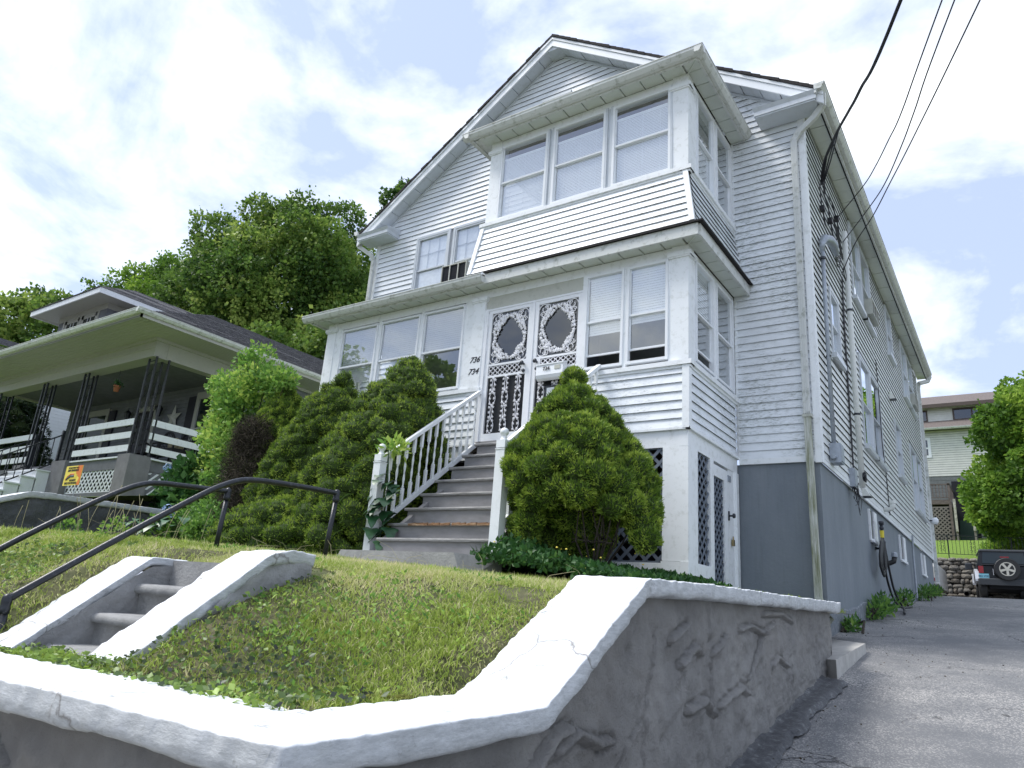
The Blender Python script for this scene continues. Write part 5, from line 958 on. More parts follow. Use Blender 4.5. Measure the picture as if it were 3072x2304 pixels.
# ------------------------------------------------ overhead service wires to a pole across the street
def wire(lab, ax, ay, az, path, r, pole, extra=None):
    """path: points measured in the vertical plane from the attachment towards the pole"""
    t = thing('overhead_wire', lab, 'wire', (ax, ay, az), 'overhead service wires'); P = [Vector((ax, ay, az))] + [Vector(p) for p in path] + [Vector(pole)]; sm = []
    for i in range(len(P) - 1):
        p0 = P[max(i - 1, 0)]; p1 = P[i]; p2 = P[i + 1]; p3 = P[min(i + 2, len(P) - 1)]
        for k in range(8): q = k / 8; sm.append(.5 * ((2 * p1) + (p2 - p0) * q + (2 * p0 - 5 * p1 + 4 * p2 - p3) * q * q + (-p0 + 3 * p1 - 3 * p2 + p3) * q ** 3))
    obj('wire', MB().tube(sm + [P[-1]], r, 6), 'wire_black', t, True)
    if extra: obj('wire', extra, 'wire_black', t)
    return t
POLE = (6.0, -9.0)
ex_ = MB(); a = Vector((-1.70, 10.2, 7.08)); s_ = Vector((-1.95, 10.80, 6.86))      # the fat service drop splits just before the wall
for k, pts in enumerate(([(-1.62, 10.1, 7.04), (-1.80, 10.55, 7.12), (-1.90, 10.78, 6.98), (-1.94, 10.85, 6.84)], [(-1.55, 9.9, 7.0), (-1.76, 10.5, 7.05), (-1.92, 10.84, 6.90), (-1.95, 10.95, 6.70), (-1.95, 11.25, 6.62), (-1.95, 11.33, 6.42)], [(-1.5, 9.8, 6.97), (-1.74, 10.5, 7.0), (-1.92, 10.86, 6.88), (-1.95, 11.05, 6.78), (-1.95, 11.6, 6.92), (-1.95, 11.88, 6.75)])): ex_.tube(pts, .011, 6)
ex_.tube([(-1.95, 10.84, 6.88), (-1.97, 10.74, 6.72), (-1.95, 10.66, 6.60), (-1.95, 10.70, 6.32)], .009, 6); ex_.tube([(-1.94, 10.86, 6.95), (-1.95, 10.84, 6.83)], .028, 6)
wire('thick twisted black service cable, leftmost, reaching the wall by the downspout', -1.95, 10.84, 6.94, [(-1.832, 10.576, 7.10), (-1.517, 9.818, 6.985), (-1.247, 9.167, 6.81), (-1.031, 8.648, 6.683), (-0.385, 7.092, 6.443), (2.2, 1.0, 6.6)], .021, (6.3, -9, 8.3), ex_)
wire('thin black wire second from the left, crossing the eave soffit', -1.95, 11.90, 6.75, [(-1.373, 10.899, 6.646), (-1.099, 10.217, 6.516), (-0.841, 9.571, 6.463), (-0.609, 8.994, 6.446), (-0.025, 7.535, 6.649), (2.4, 1.2, 7.1)], .0085, (6.6, -9, 8.0))
wire('thin black wire third from the left, ending at the top of the vent pipe', -1.95, 12.35, 6.52, [(-1.295, 10.815, 6.215), (-0.969, 10.026, 6.102), (-0.671, 9.306, 6.158), (-0.469, 8.818, 6.253), (0.086, 7.476, 6.54), (2.6, 1.2, 7.2)], .0085, (6.9, -9, 7.7))
wire('thin black wire farthest to the right, ending lowest on the side wall', -1.95, 12.06, 5.78, [(-1.605, 11.30, 5.90), (-1.242, 10.695, 5.992), (-0.908, 9.916, 6.001), (-0.507, 8.979, 6.018), (0.29, 7.121, 6.123), (2.9, 1.2, 6.7)], .0085, (7.2, -9, 7.4))
g = MB()
for (y, z) in ((10.71, 6.31), (11.30, 6.40), (11.88, 6.74)): g.box(-1.98, -1.91, y - .045, y + .045, z - .04, z + .04); g.tube([(-1.94, y + .02, z - .03), (-1.94, y + .12, z - .22), (-1.94, 11.6, 6.15)], .012, 6)
for k in range(6): g.tube([(-1.84, 10.92, 5.56), (-1.87, 11.2 + .03 * k, 5.52 + .05 * k), (-1.92, 11.7, 5.72 + .06 * k), (-1.93, 12.0 + .03 * k, 6.1), (-1.93, 11.5 + .08 * k, 6.5)], .007, 5)
for k in range(3): g.tube([(-1.9, 12.05 + .12 * math.cos(t), 5.75 + .1 * math.sin(t) + .02 * k) for t in np.linspace(0, 2 * PI, 14)], .006, 5)
tag(obj('cable_clamps', g, 'wire_black'), 'black cable clamps and knotted drip loops fixed to the siding above the weatherhead', 'cable')
pl = thing('utility_pole', 'wooden utility pole across the street carrying the service wires', 'pole', (6.7, -9.1, -1.5)); obj('shaft', MB().tube([(6.7, -9.15, -1.6), (6.7, -9.15, 9.2)], [.16, .11], 12), 'bark', pl, True)

# ------------------------------------------------ spruces (clipped looking pillowy cones)
def spruce(lbl, base, lobes, n, nseed, group='dwarf spruces planted in front of the porch', nl=.036, extra=None):
    t = thing('dwarf_spruce', lbl, 'spruce', base, group); C = np.array([l[:3] for l in lobes]); R = np.array([l[3] for l in lobes])
    core = MB()
    for c, r in zip(C, R):
        rr = r * .95; core.lathe((c[0], c[1], c[2]), [(.001, -rr * .88), (rr * .6, -rr * .7), (rr * .92, -rr * .3), (rr * .92, rr * .28), (rr * .6, rr * .68), (.001, rr * .86)], 10)
    obj('inner_branches', core, 'spruce_core', t, recalc=False)
    P, N, I = sphere_points(C, R, n, nseed, .97); r = np.random.default_rng(nseed); P = P + N * r.normal(0, .008, (n, 1))
    # sub-clumps: pull needles towards little knots so the surface breaks up
    q = np.stack([fbm(P[:, 0] * 16, P[:, 1] * 16, P[:, 2] * 16, 2, nseed + k) for k in (1,)], 1)[:, 0]; P = P + N * ((q - .5) * .055)[:, None]; P[:, 2] = C[I, 2] + (P[:, 2] - C[I, 2]) * .88
    D = unit(N * .8 + r.normal(0, .36, (n, 3)) + np.array([0, 0, .45])); S = nl * r.uniform(.6, 1.25, n)
    lt = r.uniform(.15, .6, len(C))[I]; tip = np.clip((q - .45) * 2.4, -.3, .5); V, F = blades(P - N * .012, D, S, .0105, nseed, .2)
    tint = np.repeat(np.clip(lt * .5 + .22 + tip * .7 + r.normal(0, .06, n), 0, 1), 5); array_mesh('foliage', V, F, 'spruce', t, tint); return t
def cone_lobes(cx, cy, z0, z1, r0, lean=(0, 0), seed=0, prof=None, rl=(.12, .20), rows=None, skip=None):
    r = random.Random(seed); L = []; h = z1 - z0; rows = rows or int(h / .15)
    for k in range(rows + 1):
        t = k / rows; z = z0 + .1 + t * (h - .24); rad = r0 * (prof(t) if prof else (1 - t) ** .75); rl_ = r.uniform(*rl) * (1 - .35 * t); rr = max(0, rad - rl_ * .75); n = max(1, int(2 * PI * rr / (rl_ * 1.15))); off = r.random() * 6
        for i in range(n):
            a = off + 2 * PI * i / n + r.uniform(-.15, .15); q = rr * r.uniform(.90, 1.12); x = cx + lean[0] * t + q * math.cos(a); y = cy + lean[1] * t + q * math.sin(a); zz = z + r.uniform(-.06, .06); s = rl_ * r.uniform(.8, 1.25)
            if skip and skip(x, y, zz): continue
            L.append((x, y, zz, s))
        if rad > .3: L.append((cx + lean[0] * t, cy + lean[1] * t, z, rad * .62))
    return L
pf = lambda t: (1 - t ** 1.9) ** .8 * .97 + .03
spruce('tall dense green spruce directly left of the white stair railing', (-7.3, 6.95, .5), cone_lobes(-7.22, 6.95, .46, 3.44, .98, (.40, .15), 1, lambda t: (1 - t ** 2.1) ** .85 * .97 + .03, skip=lambda x, y, z: x > -6.42), 95000, 1)
spruce('pointed green spruce, middle one of the three left of the stairs', (-8.9, 7.25, .5), cone_lobes(-9.20, 7.3, .52, 3.42, .78, (.76, .0), 2, lambda t: (1 - t ** 2.3) ** .75 * .96 + .04), 72000, 2)
spruce('low spreading green spruce mound in front of the middle spruce, nearest the handrail posts', (-8.1, 6.0, .5), cone_lobes(-8.05, 6.15, .38, 1.22, .80, (.05, .1), 7, lambda t: (1 - t ** 2.2) ** .6, rl=(.12, .19)) , 30000, 7)
spruce('narrow spruce with a browned bare flank, farthest left of the three', (-9.75, 7.3, .6), cone_lobes(-9.95, 7.35, 1.5, 3.44, .52, (.06, 0), 3, lambda t: (1 - t ** 2) ** .7, skip=lambda x, y, z: x < -10.0 and z < 2.3), 42000, 3)
tw_ = thing('dead_bush', 'brown bare twiggy dead bush between the shrub and the spruces', 'bush', (-9.6, 6.8, .5))
r = np.random.default_rng(5); n = 26000; Cc = np.array([(-9.85, 6.95, 1.9, .50), (-9.75, 6.85, 1.4, .50), (-9.70, 6.75, .95, .46), (-9.9, 6.9, 2.3, .36)]); k = r.integers(0, 4, n); P = Cc[k, :3] + unit(r.normal(size=(n, 3))) * (Cc[k, 3] * r.uniform(.25, 1, n) ** .6)[:, None]
D = unit(r.normal(0, .8, (n, 3)) + (P - Cc[k, :3]) * 1.5 - np.array([0, 0, .2])); V, F = blades(P, D, r.uniform(.05, .16, n), .006, 5, .4); array_mesh('twigs', V, F, 'dry_twigs', tw_, np.repeat(r.uniform(0, 1, n), 5))
spruce('spruce right of the stairs, round bottomed with bare twigs showing low on its right', (-3.75, 6.55, .4),
       cone_lobes(-3.70, 6.55, .95, 2.58, .84, (-.14, .0), 4, lambda t: (1 - t ** 1.35) ** .8 * .93 + .07 if t > .12 else .86, skip=lambda x, y, z: z < 1.05 and .0 < (x + 3.7) < .55 and y < 6.6) + [(-4.05, 6.45, .72, .26), (-3.75, 6.75, .8, .34), (-4.2, 6.5, .95, .25), (-4.12, 6.15, .80, .17), (-4.05, 6.1, .68, .15), (-3.98, 6.05, .85, .15), (-2.98, 6.5, .86, .17), (-2.92, 6.45, .72, .15), (-3.02, 6.6, 1.0, .2)], 90000, 4)
g = MB()
rr_ = random.Random(9)
for k in range(10):
    a = rr_.uniform(-1.7, .3); b = Vector((-3.50, 6.5, .33)); p = [b, b + Vector((math.cos(a) * .15, math.sin(a) * .12, .12)), b + Vector((math.cos(a) * .33 + rr_.uniform(-.05, .05), math.sin(a) * .3, .34)), b + Vector((math.cos(a) * .45 + rr_.uniform(-.1, .1), math.sin(a) * .4, .62)), b + Vector((math.cos(a) * .5 + rr_.uniform(-.1, .1), math.sin(a) * .42, .85))]
    g.tube(p, [.014, .012, .009, .006, .004], 6)
    for j in range(7):
        q = p[rr_.choice([2, 3])] + Vector((rr_.uniform(-.03, .03),) * 3); g.tube([q, q + Vector((rr_.uniform(-.2, .2), rr_.uniform(-.22, .1), rr_.uniform(-.02, .2)))], [.005, .002], 4)
sp4 = [o for o in bpy.data.objects if o.name.startswith('dwarf_spruce')][-1]; sp4 = sorted([o for o in bpy.data.objects if o.name.startswith('dwarf_spruce')], key=lambda o: o.location.x)[-1]
obj('bare_branches', g, 'branch', sp4, True, recalc=False)

# ------------------------------------------------ broad-leaved plants
def leafy(name, lbl, cat, base, blobs, n, size, m, seed, part_name='foliage', tintb=.45, up=.3, group=None, aspect=.6, stems=12, thick=.55, fold=.25):
    t = thing(name, lbl, cat, base, group); B = np.array(blobs, float); r = np.random.default_rng(seed); w = B[:, 3] ** 2.3; k = r.choice(len(B), n, p=w / w.sum())
    d = unit(r.normal(size=(n, 3))); P = B[k, :3] + d * (B[k, 3] * r.uniform(thick, 1.06, n))[:, None]; D = unit(d * .6 + r.normal(0, .6, (n, 3)) + np.array([0, 0, up])); S = size * r.uniform(.55, 1.3, n)
    V, F = leaf_quads(P, D, S, aspect, fold, seed); bt = r.uniform(-.18, .18, len(B))[k]; tint = np.repeat(np.clip(tintb + bt + r.normal(0, .15, n), 0, 1), 4); array_mesh(part_name, V, F, m, t, tint)
    if stems:
        g = MB(); rs = random.Random(seed); b = Vector(base)
        for i in range(stems):
            q = Vector(B[rs.randrange(len(B)), :3]); c = b + Vector((rs.uniform(-.15, .15), rs.uniform(-.15, .15), 0)); mid = c.lerp(q, .5) + Vector((rs.uniform(-.1, .1), rs.uniform(-.1, .1), .1)); g.tube([c, mid, q], [.02, .014, .006], 5)
        obj('stems', g, 'branch', t, recalc=False)
    return t
leafy('tall_shrub', 'tall bright yellow green leafy shrub covering the end of the neighbouring porch railing', 'shrub', (-10.8, 7.2, .6),
      [(-11.0, 7.3, 3.0, .50), (-10.6, 7.2, 3.35, .40), (-11.4, 7.3, 3.3, .42), (-10.95, 7.25, 3.75, .28), (-11.0, 7.2, 3.95, .12), (-10.35, 7.25, 3.45, .30), (-10.0, 7.2, 3.35, .30), (-11.85, 7.35, 3.55, .26), (-12.15, 7.4, 3.6, .10), (-11.2, 7.2, 2.5, .45), (-10.7, 7.1, 2.3, .42), (-11.3, 7.3, 1.95, .42), (-10.7, 7.0, 1.7, .36), (-11.7, 7.4, 2.7, .34), (-12.0, 7.4, 2.5, .2), (-9.75, 7.2, 3.35, .2), (-10.5, 6.9, 1.2, .3), (-10.5, 6.7, .85, .3), (-11.55, 7.35, 3.05, .3), (-10.75, 7.2, 4.02, .14), (-10.45, 7.2, 3.9, .16)], 12000, .085, 'bright_shrub', 21, tintb=.5, thick=.35)
leafy('hydrangea', 'dark green hydrangea with pale blue flower heads in front of the white lattice', 'hydrangea', (-12.1, 7.2, 1.0),
      [(-12.1, 7.2, 1.6, .42), (-11.7, 7.1, 1.8, .36), (-12.5, 7.25, 1.5, .30), (-11.5, 6.9, 1.35, .36), (-11.9, 7.0, 1.25, .35), (-11.3, 6.8, 1.05, .35)], 3000, .13, 'creeper', 22, aspect=.75)
fl_ = [(-12.26, 6.95, 1.75), (-12.5, 7.05, 1.47), (-11.19, 6.45, 1.12), (-11.05, 6.42, 1.05), (-11.32, 6.5, 1.14), (-12.1, 6.8, 1.9)]
hyd = [o for o in bpy.data.objects if o.name == 'hydrangea'][0]
for (x, y, z) in fl_:
    g = MB(); rs = random.Random(int(x * 100))
    for k in range(60):
        d = Vector((rs.gauss(0, 1), rs.gauss(0, 1), rs.gauss(0, 1))).normalized() * .075; c = Vector((x, y, z)) + d; u = d.orthogonal().normalized() * .017; w = d.cross(u).normalized() * .017; g.add([c - u, c - w, c + u, c + w], [(0, 1, 2, 3)])
    obj('flower_head', g, 'flower_blue', hyd, recalc=False)
leafy('low_weeds', 'loose bright green weeds along the foot of the dark wall behind the handrails', 'weeds', (-9.9, 5.6, .5), [(-10.4, 5.3, .62, .20), (-9.9, 5.6, .66, .22), (-9.3, 5.9, .68, .25), (-10.9, 4.9, .60, .16), (-8.9, 6.1, .65, .25), (-9.5, 6.1, .85, .3), (-10.1, 6.2, .9, .3)], 3600, .055, 'bright_shrub', 23, stems=0, tintb=.4)
# hosta: every big leaf is a part
hb = thing('hosta', 'hosta with large drooping dark green leaves beside the pipe handrail', 'hosta', (-10.0, 5.75, .5)); hr = random.Random(4)
def big_leaf(base, dr, L, wd, droop, m, parent, name='leaf', lobed=0):
    n = 7; P = []; d = Vector(dr).normalized(); s = d.cross(Vector((0, 0, 1))).normalized(); V = []; F = []
    for i in range(n):
        t = i / (n - 1); c = Vector(base) + d * L * t + Vector((0, 0, L * (.35 * t - droop * t * t))); w = wd * (math.sin(PI * min(1, t * .93 + .07)) ** .8) * (1 + lobed * math.sin(t * 15)) * .5; V += [tuple(c - s * w + Vector((0, 0, .12 * w))), tuple(c - Vector((0, 0, .0))), tuple(c + s * w + Vector((0, 0, .12 * w)))]
    for i in range(n - 1): F += [(i * 3, i * 3 + 1, i * 3 + 4, i * 3 + 3), (i * 3 + 1, i * 3 + 2, i * 3 + 5, i * 3 + 4)]
    return obj(name, MB().add(V, F), m, parent, True, recalc=False)
mat('hosta_leaf', (.045, .115, .05), .4, nscale=9, namp=.3); mat('vine_leaf', (.022, .075, .028), .38, nscale=14, namp=.3); mat('vine_leaf_light', (.20, .33, .12), .45)
for k in range(38): a = hr.uniform(0, 2 * PI); q = hr.uniform(.05, .5); big_leaf((-10.0 + .5 * hr.uniform(-1, 1) + q * math.cos(a) * .5, 5.75 + .3 * hr.uniform(-1, 1) + q * math.sin(a) * .4, .62 + hr.uniform(0, .22)), (math.cos(a), math.sin(a), .25), hr.uniform(.20, .32), hr.uniform(.11, .17), hr.uniform(.5, 1.0), 'hosta_leaf', hb)
# the vine that climbs the left newel post
vn = thing('climbing_vine', 'vine with broad dark leaves climbing through the left stair railing beside the newel post', 'vine', (-6.2, 6.1, .45)); vr_ = random.Random(12)
obj('stem', MB().tube([(-6.12, 6.12, .40), (-6.15, 6.2, .8), (-6.18, 6.25, 1.2), (-6.2, 6.22, 1.6), (-6.22, 6.2, 1.85)], [.012, .010, .008, .007, .005], 6), 'vine_leaf', vn)
for k in range(34):
    z = vr_.uniform(.6, 1.55); s = vr_.choice([-1, 1, 1]); a = vr_.uniform(-2.6, -.5); big_leaf((-6.16 + vr_.uniform(-.12, .22), 6.10 + vr_.uniform(-.05, .25), z), (math.cos(a), math.sin(a), -.1), vr_.uniform(.11, .19), vr_.uniform(.12, .19), vr_.uniform(.7, 1.3), 'vine_leaf', vn, lobed=.22)
for (x, z) in ((-6.42, 1.35), (-6.5, 1.15), (-6.45, .95), (-6.55, .72), (-6.38, 1.5)): big_leaf((x, 6.0, z), (-.7, -.6, .1), .16, .10, 1.2, 'vine_leaf_light', vn)
leaf_top = leafy('vine_tip', 'pale green shoot tips poking over the handrail at the left newel post', 'vine', (-6.2, 6.2, 1.6), [(-6.15, 6.2, 1.78, .10), (-6.05, 6.25, 1.74, .09), (-6.25, 6.2, 1.72, .09)], 130, .11, 'bright_shrub', 31, stems=0, tintb=.7, aspect=.35)
# creeper carpet right of the stairs
def carpet(name, lbl, cat, area, n, size, m, seed, hgt, tintb, flowers=0, stuff=True, thing_=False):
    r = np.random.default_rng(seed); x0, x1, y0, y1 = area; P = []
    while len(P) < n:
        x = r.uniform(x0, x1, 4000); y = r.uniform(y0, y1, 4000); m_ = (fbm(x * 1.6, y * 1.6, oct=3, seed=seed) > .36) & ~((y > 7.95) & (x < -3.0)) & ~((y < 5.95) & (x < -4.2) & (x > -6.2)); hh = hgt(x[m_], y[m_]); z = lawn_h(x[m_], y[m_]) + hh * r.uniform(.25, 1, m_.sum()) ** .5; P += list(zip(x[m_], y[m_], z))
    P = np.array(P[:n]); D = unit(r.normal(0, .8, (n, 3)) + np.array([0, -.25, .45])); V, F = leaf_quads(P, D, size * r.uniform(.6, 1.3, n), .62, .3, seed); o = array_mesh(name, V, F, m, None, np.repeat(np.clip(tintb + r.normal(0, .16, n), 0, 1), 4), kind='stuff'); tag(o, lbl, cat); return o
carpet('creeper', 'dense dark green creeper covering the ground right of the stairs up to the white lattice porch', 'creeper', (-4.62, -2.55, 5.45, 7.95), 9000, .062, 'creeper', 41, lambda x, y: .10 + .28 * np.exp(-((x + 4.15) / .5) ** 2) * np.exp(-((y - 6.0) / .5) ** 2) + .10 * np.exp(-((x + 3.3) / .7) ** 2), .42)
carpet('weeds', 'pale green seedlings along the top of the wall cap by the lattice door', 'weeds', (-3.0, -2.1, 7.2, 9.6), 900, .05, 'bright_shrub', 42, lambda x, y: .10 + 0 * x, .7)
g = MB(); rs = random.Random(3)
for k in range(26): x, y = rs.uniform(-4.5, -2.9), rs.uniform(5.5, 6.6); z = float(lawn_h(x, y)) + rs.uniform(.12, .34); g.lathe((x, y, z), [(.001, 0), (.011, .004), (.008, .012), (.001, .016)], 5)
tag(obj('yellow_flowers', g, 'sign_yellow', kind='stuff'), 'tiny pale yellow flowers scattered over the creeper by the right newel post', 'flowers')
for k, (y, s_) in enumerate(((10.55, .8), (12.6, 1.5), (13.3, 1.6), (15.9, 1.5), (19.2, 1.4), (20.6, 1.3), (22.2, 1.2))):
    z = float(drive_z(y)); leafy('weed_clump', ['small low weed at the foot of the foundation nearest the concrete slab', 'broad leaved weed clump under the basement window nearest the hose, left one', 'broad leaved weed clump beside the trailing hose', 'pointed weed behind the hose tail by the foundation', 'tall thin weed at the foundation near the third basement window', 'weed tuft below the farthest basement window', 'last weed tuft before the far corner of the house'][k], 'weed', (XR + .12, y, z),
          [(XR + .10, y, z + .09 * s_, .10 * s_), (XR + .14, y + .12 * s_, z + .13 * s_, .10 * s_), (XR + .12, y - .12 * s_, z + .07 * s_, .09 * s_)], int(150 * s_), .10, 'bright_shrub', 60 + k, stems=3, tintb=.25, aspect=.35, group='weeds along the foundation', up=.8)

# ------------------------------------------------ the lawn: real blades, denser near the camera
def lawn():
    r = np.random.default_rng(77); Ps = []; Ss = []; Ws = []
    for (x0, x1, y0, y1, dens, h, w) in ((-4.4, -1.6, 1.45, 3.6, 13500, .036, .0032), (-7.5, -4.4, 1.45, 3.6, 7000, .042, .004), (-7.5, -1.75, 3.6, 6.2, 4600, .052, .005), (-12, -7.5, 2.0, 6.6, 1700, .075, .0085), (-3.1, -1.75, 6.2, 9.8, 2600, .07, .006), (-9.5, -6.1, 5.2, 6.6, 900, .09, .008)):
        n = int((x1 - x0) * (y1 - y0) * dens); x = r.uniform(x0, x1, n); y = r.uniform(y0, y1, n); xin = np.interp(y, [1.5, 2.3, 3.2, 10], [-1.83, -1.83, -1.83, -1.83])
        k = (x < xin + .02) & (y > 1.50 + .02 * np.sin(x * 9)) & ~((x > -4.53) & (x < -2.98) & (y > 1.70) & (y < 2.72)) & ~((y > 7.98) & (x < -3.1)) & ~((y > 5.6) & (x > -6.35) & (x < -4.3)) & (x > -11.2)
        dn = fbm(x * 1.9, y * 1.9, oct=3, seed=31); gc = (fbm(x * 1.7 + 9, y * 1.7, oct=4, seed=55) > .55) & (y < 2.55 + .3 * np.sin(x * 2)); k &= (r.random(n) < np.clip(-.35 + 2.6 * dn, .12, 1)) & ~(gc & (r.random(n) < .45)); x, y, dn = x[k], y[k], dn[k]
        P = np.stack([x, y, lawn_h(x, y) - .006 + (fbm(x * 2.2, y * 2.2, oct=4, seed=4) - .5) * .035], 1); Ps.append(P); cl = fbm(x * 6, y * 6, oct=2, seed=32); Ss.append(h * r.uniform(.45, 1.15, len(P)) * (.45 + 1.0 * cl)); Ws.append(w * r.uniform(.7, 1.4, len(P)))
    P = np.concatenate(Ps); S = np.concatenate(Ss); Wd = np.concatenate(Ws); n = len(P); D = unit(np.stack([r.normal(0, .62, n), r.normal(0, .62, n), np.ones(n)], 1)); V, F = blades(P, D, S, Wd * 1.45, 7, .55)
    straw = np.exp(-((P[:, 0] + 3.4) / 1.4) ** 2 - ((P[:, 1] - 3.6) / .9) ** 2) * .42 + .75 * (fbm(P[:, 0] * 1.9, P[:, 1] * 1.9, oct=4, seed=90) - .47); t = np.clip(.42 + straw + r.normal(0, .15, n) + .45 * (r.random(n) < .07), 0, 1)
    o = array_mesh('lawn_grass', V, F, 'grass', None, np.repeat(t, 5), kind='stuff'); tag(o, 'patchy green lawn grass with straw coloured dry areas behind the white wall cap', 'grass')
    # long pale stalks lying over the lawn
    g = MB(); rs = random.Random(8)
    for k in range(60):
        x, y = rs.uniform(-7, -1.9), rs.uniform(2.0, 4.6); 
        if -4.6 < x < -2.9 and y < 2.8: continue
        z = float(lawn_h(x, y)); a = rs.uniform(0, 6.3); L = rs.uniform(.15, .38); p = Vector((x, y, z)); d = Vector((math.cos(a), math.sin(a), 0)); tl = rs.uniform(.15, .9); g.tube([p, p + d * L * .5 * (1 - tl * .5) + Vector((0, 0, L * .45 * tl + .03)), p + d * L * (1 - tl * .4) + Vector((0, 0, L * .7 * tl + .02))], [.0014, .0012, .0008], 3, False)
    for k in range(24):
        x, y = rs.uniform(-10.9, -8), rs.uniform(3.8, 5.4); z = float(lawn_h(x, y)); L = rs.uniform(.3, .6); a = rs.uniform(0, 6.3); d = Vector((math.cos(a), math.sin(a), 0)) * L * .25; p = Vector((x, y, z)); g.tube([p, p + d * .4 + Vector((0, 0, L * .6)), p + d + Vector((0, 0, L))], [.003, .0025, .004], 3, False)
    mat('straw', (.42, .38, .22), .8); tag(obj('dry_stalks', g, 'straw', recalc=False, kind='stuff'), 'thin pale dry grass stalks standing and lying in the lawn', 'grass')
    # broad-leaved ground cover (purple green rosettes, clover) on the low front part
    n0 = 34000; x = r.uniform(-7.5, -1.85, n0); y = r.uniform(1.49, 3.4, n0); gc = (fbm(x * 1.7 + 9, y * 1.7, oct=4, seed=55) > .52) & (y < 2.55 + .3 * np.sin(x * 2)) & (r.random(n0) < .45); edge = (y < 1.70 + .1 * np.sin(x * 3.1)) & (r.random(n0) < .9); k = (gc | edge) & ~((x > -4.53) & (x < -2.98) & (y > 1.70) & (y < 2.72)) & ~((x > -1.84)); x, y = x[k], y[k]; n = len(x)
    P = np.stack([x, y, lawn_h(x, y) + .006 + r.uniform(0, .03, n)], 1); a = r.uniform(0, 2 * PI, n); D = unit(np.stack([np.cos(a), np.sin(a), r.uniform(.0, .7, n)], 1)); V, F = leaf_quads(P, D, .024 * r.uniform(.6, 1.5, n), .75, .35, 8); patch = fbm(x * 3, y * 3, oct=2, seed=60)
    t = np.clip(np.where(patch > .55, .28, .66) + r.normal(0, .17, n) + .25 * edge[k], 0, 1); o = array_mesh('ground_cover', V, F, 'groundcover', None, np.repeat(t, 4), kind='stuff'); tag(o, 'low broad-leaved ground cover with dull purple and green leaves along the low front cap', 'ground cover')
lawn()
def bright_weeds():
    r = np.random.default_rng(99); n = 3000; cx = np.concatenate([r.uniform(-2.9, -1.86, 45), r.uniform(-6.8, -1.9, 60), r.uniform(-11, -5.5, 50)]); cy = np.concatenate([r.uniform(1.58, 2.9, 45), r.uniform(1.6, 4.6, 60), r.uniform(2.4, 5.6, 50)]); i = r.integers(0, len(cx), n)
    x = cx[i] + r.normal(0, .055, n); y = cy[i] + r.normal(0, .055, n); k = (x < -1.84) & (y > 1.54) & ~((x > -4.53) & (x < -2.98) & (y > 1.7) & (y < 2.75)); x, y, i = x[k], y[k], i[k]; n = len(x)
    P = np.stack([x, y, lawn_h(x, y) + r.uniform(0, .035, n)], 1); a = r.uniform(0, 2 * PI, n); D = unit(np.stack([np.cos(a), np.sin(a), r.uniform(.2, 1.4, n)], 1)); V, F = leaf_quads(P, D,   .024 * r.uniform(.6, 1.6, n), .40, .3, 9)
    o = array_mesh('lawn_weeds', V, F, 'bright_shrub', None, np.repeat(np.clip(.55 + .25 * np.sin(i * 1.7) + r.normal(0, .12, n), 0, 1), 4), kind='stuff'); tag(o, 'bright fresh green weed tufts dotted through the lawn and along the sloping cap', 'weeds')
bright_weeds()

def litter():
    r = np.random.default_rng(44); n = 180; y = r.uniform(4.3, 9.5, n); x = np.where(y < 7, -1.45 + np.abs(r.normal(0, .22, n)), -1.1 + r.normal(0, .5, n)); y2 = r.uniform(10, 22, n); x2 = XR + .1 + np.abs(r.normal(0, .35, n)); x = np.concatenate([x, x2]); y = np.concatenate([y, y2]); k = x > -1.9; x, y = x[k], y[k]
    P = np.stack([x, y, drive_z(y) + .018], 1); a = r.uniform(0, 6.3, len(x)); D = unit(np.stack([np.cos(a), np.sin(a), r.uniform(-.05, .25, len(x))], 1)); V, F = leaf_quads(P, D, r.uniform(.006, .024, len(x)), .6, .3, 4); o = array_mesh('leaf_litter', V, F, 'dry_twigs', None, np.repeat(r.uniform(.3, 1, len(x)), 4), kind='stuff'); tag(o, 'bits of dry leaf litter along the edges of the driveway', 'litter')
litter()

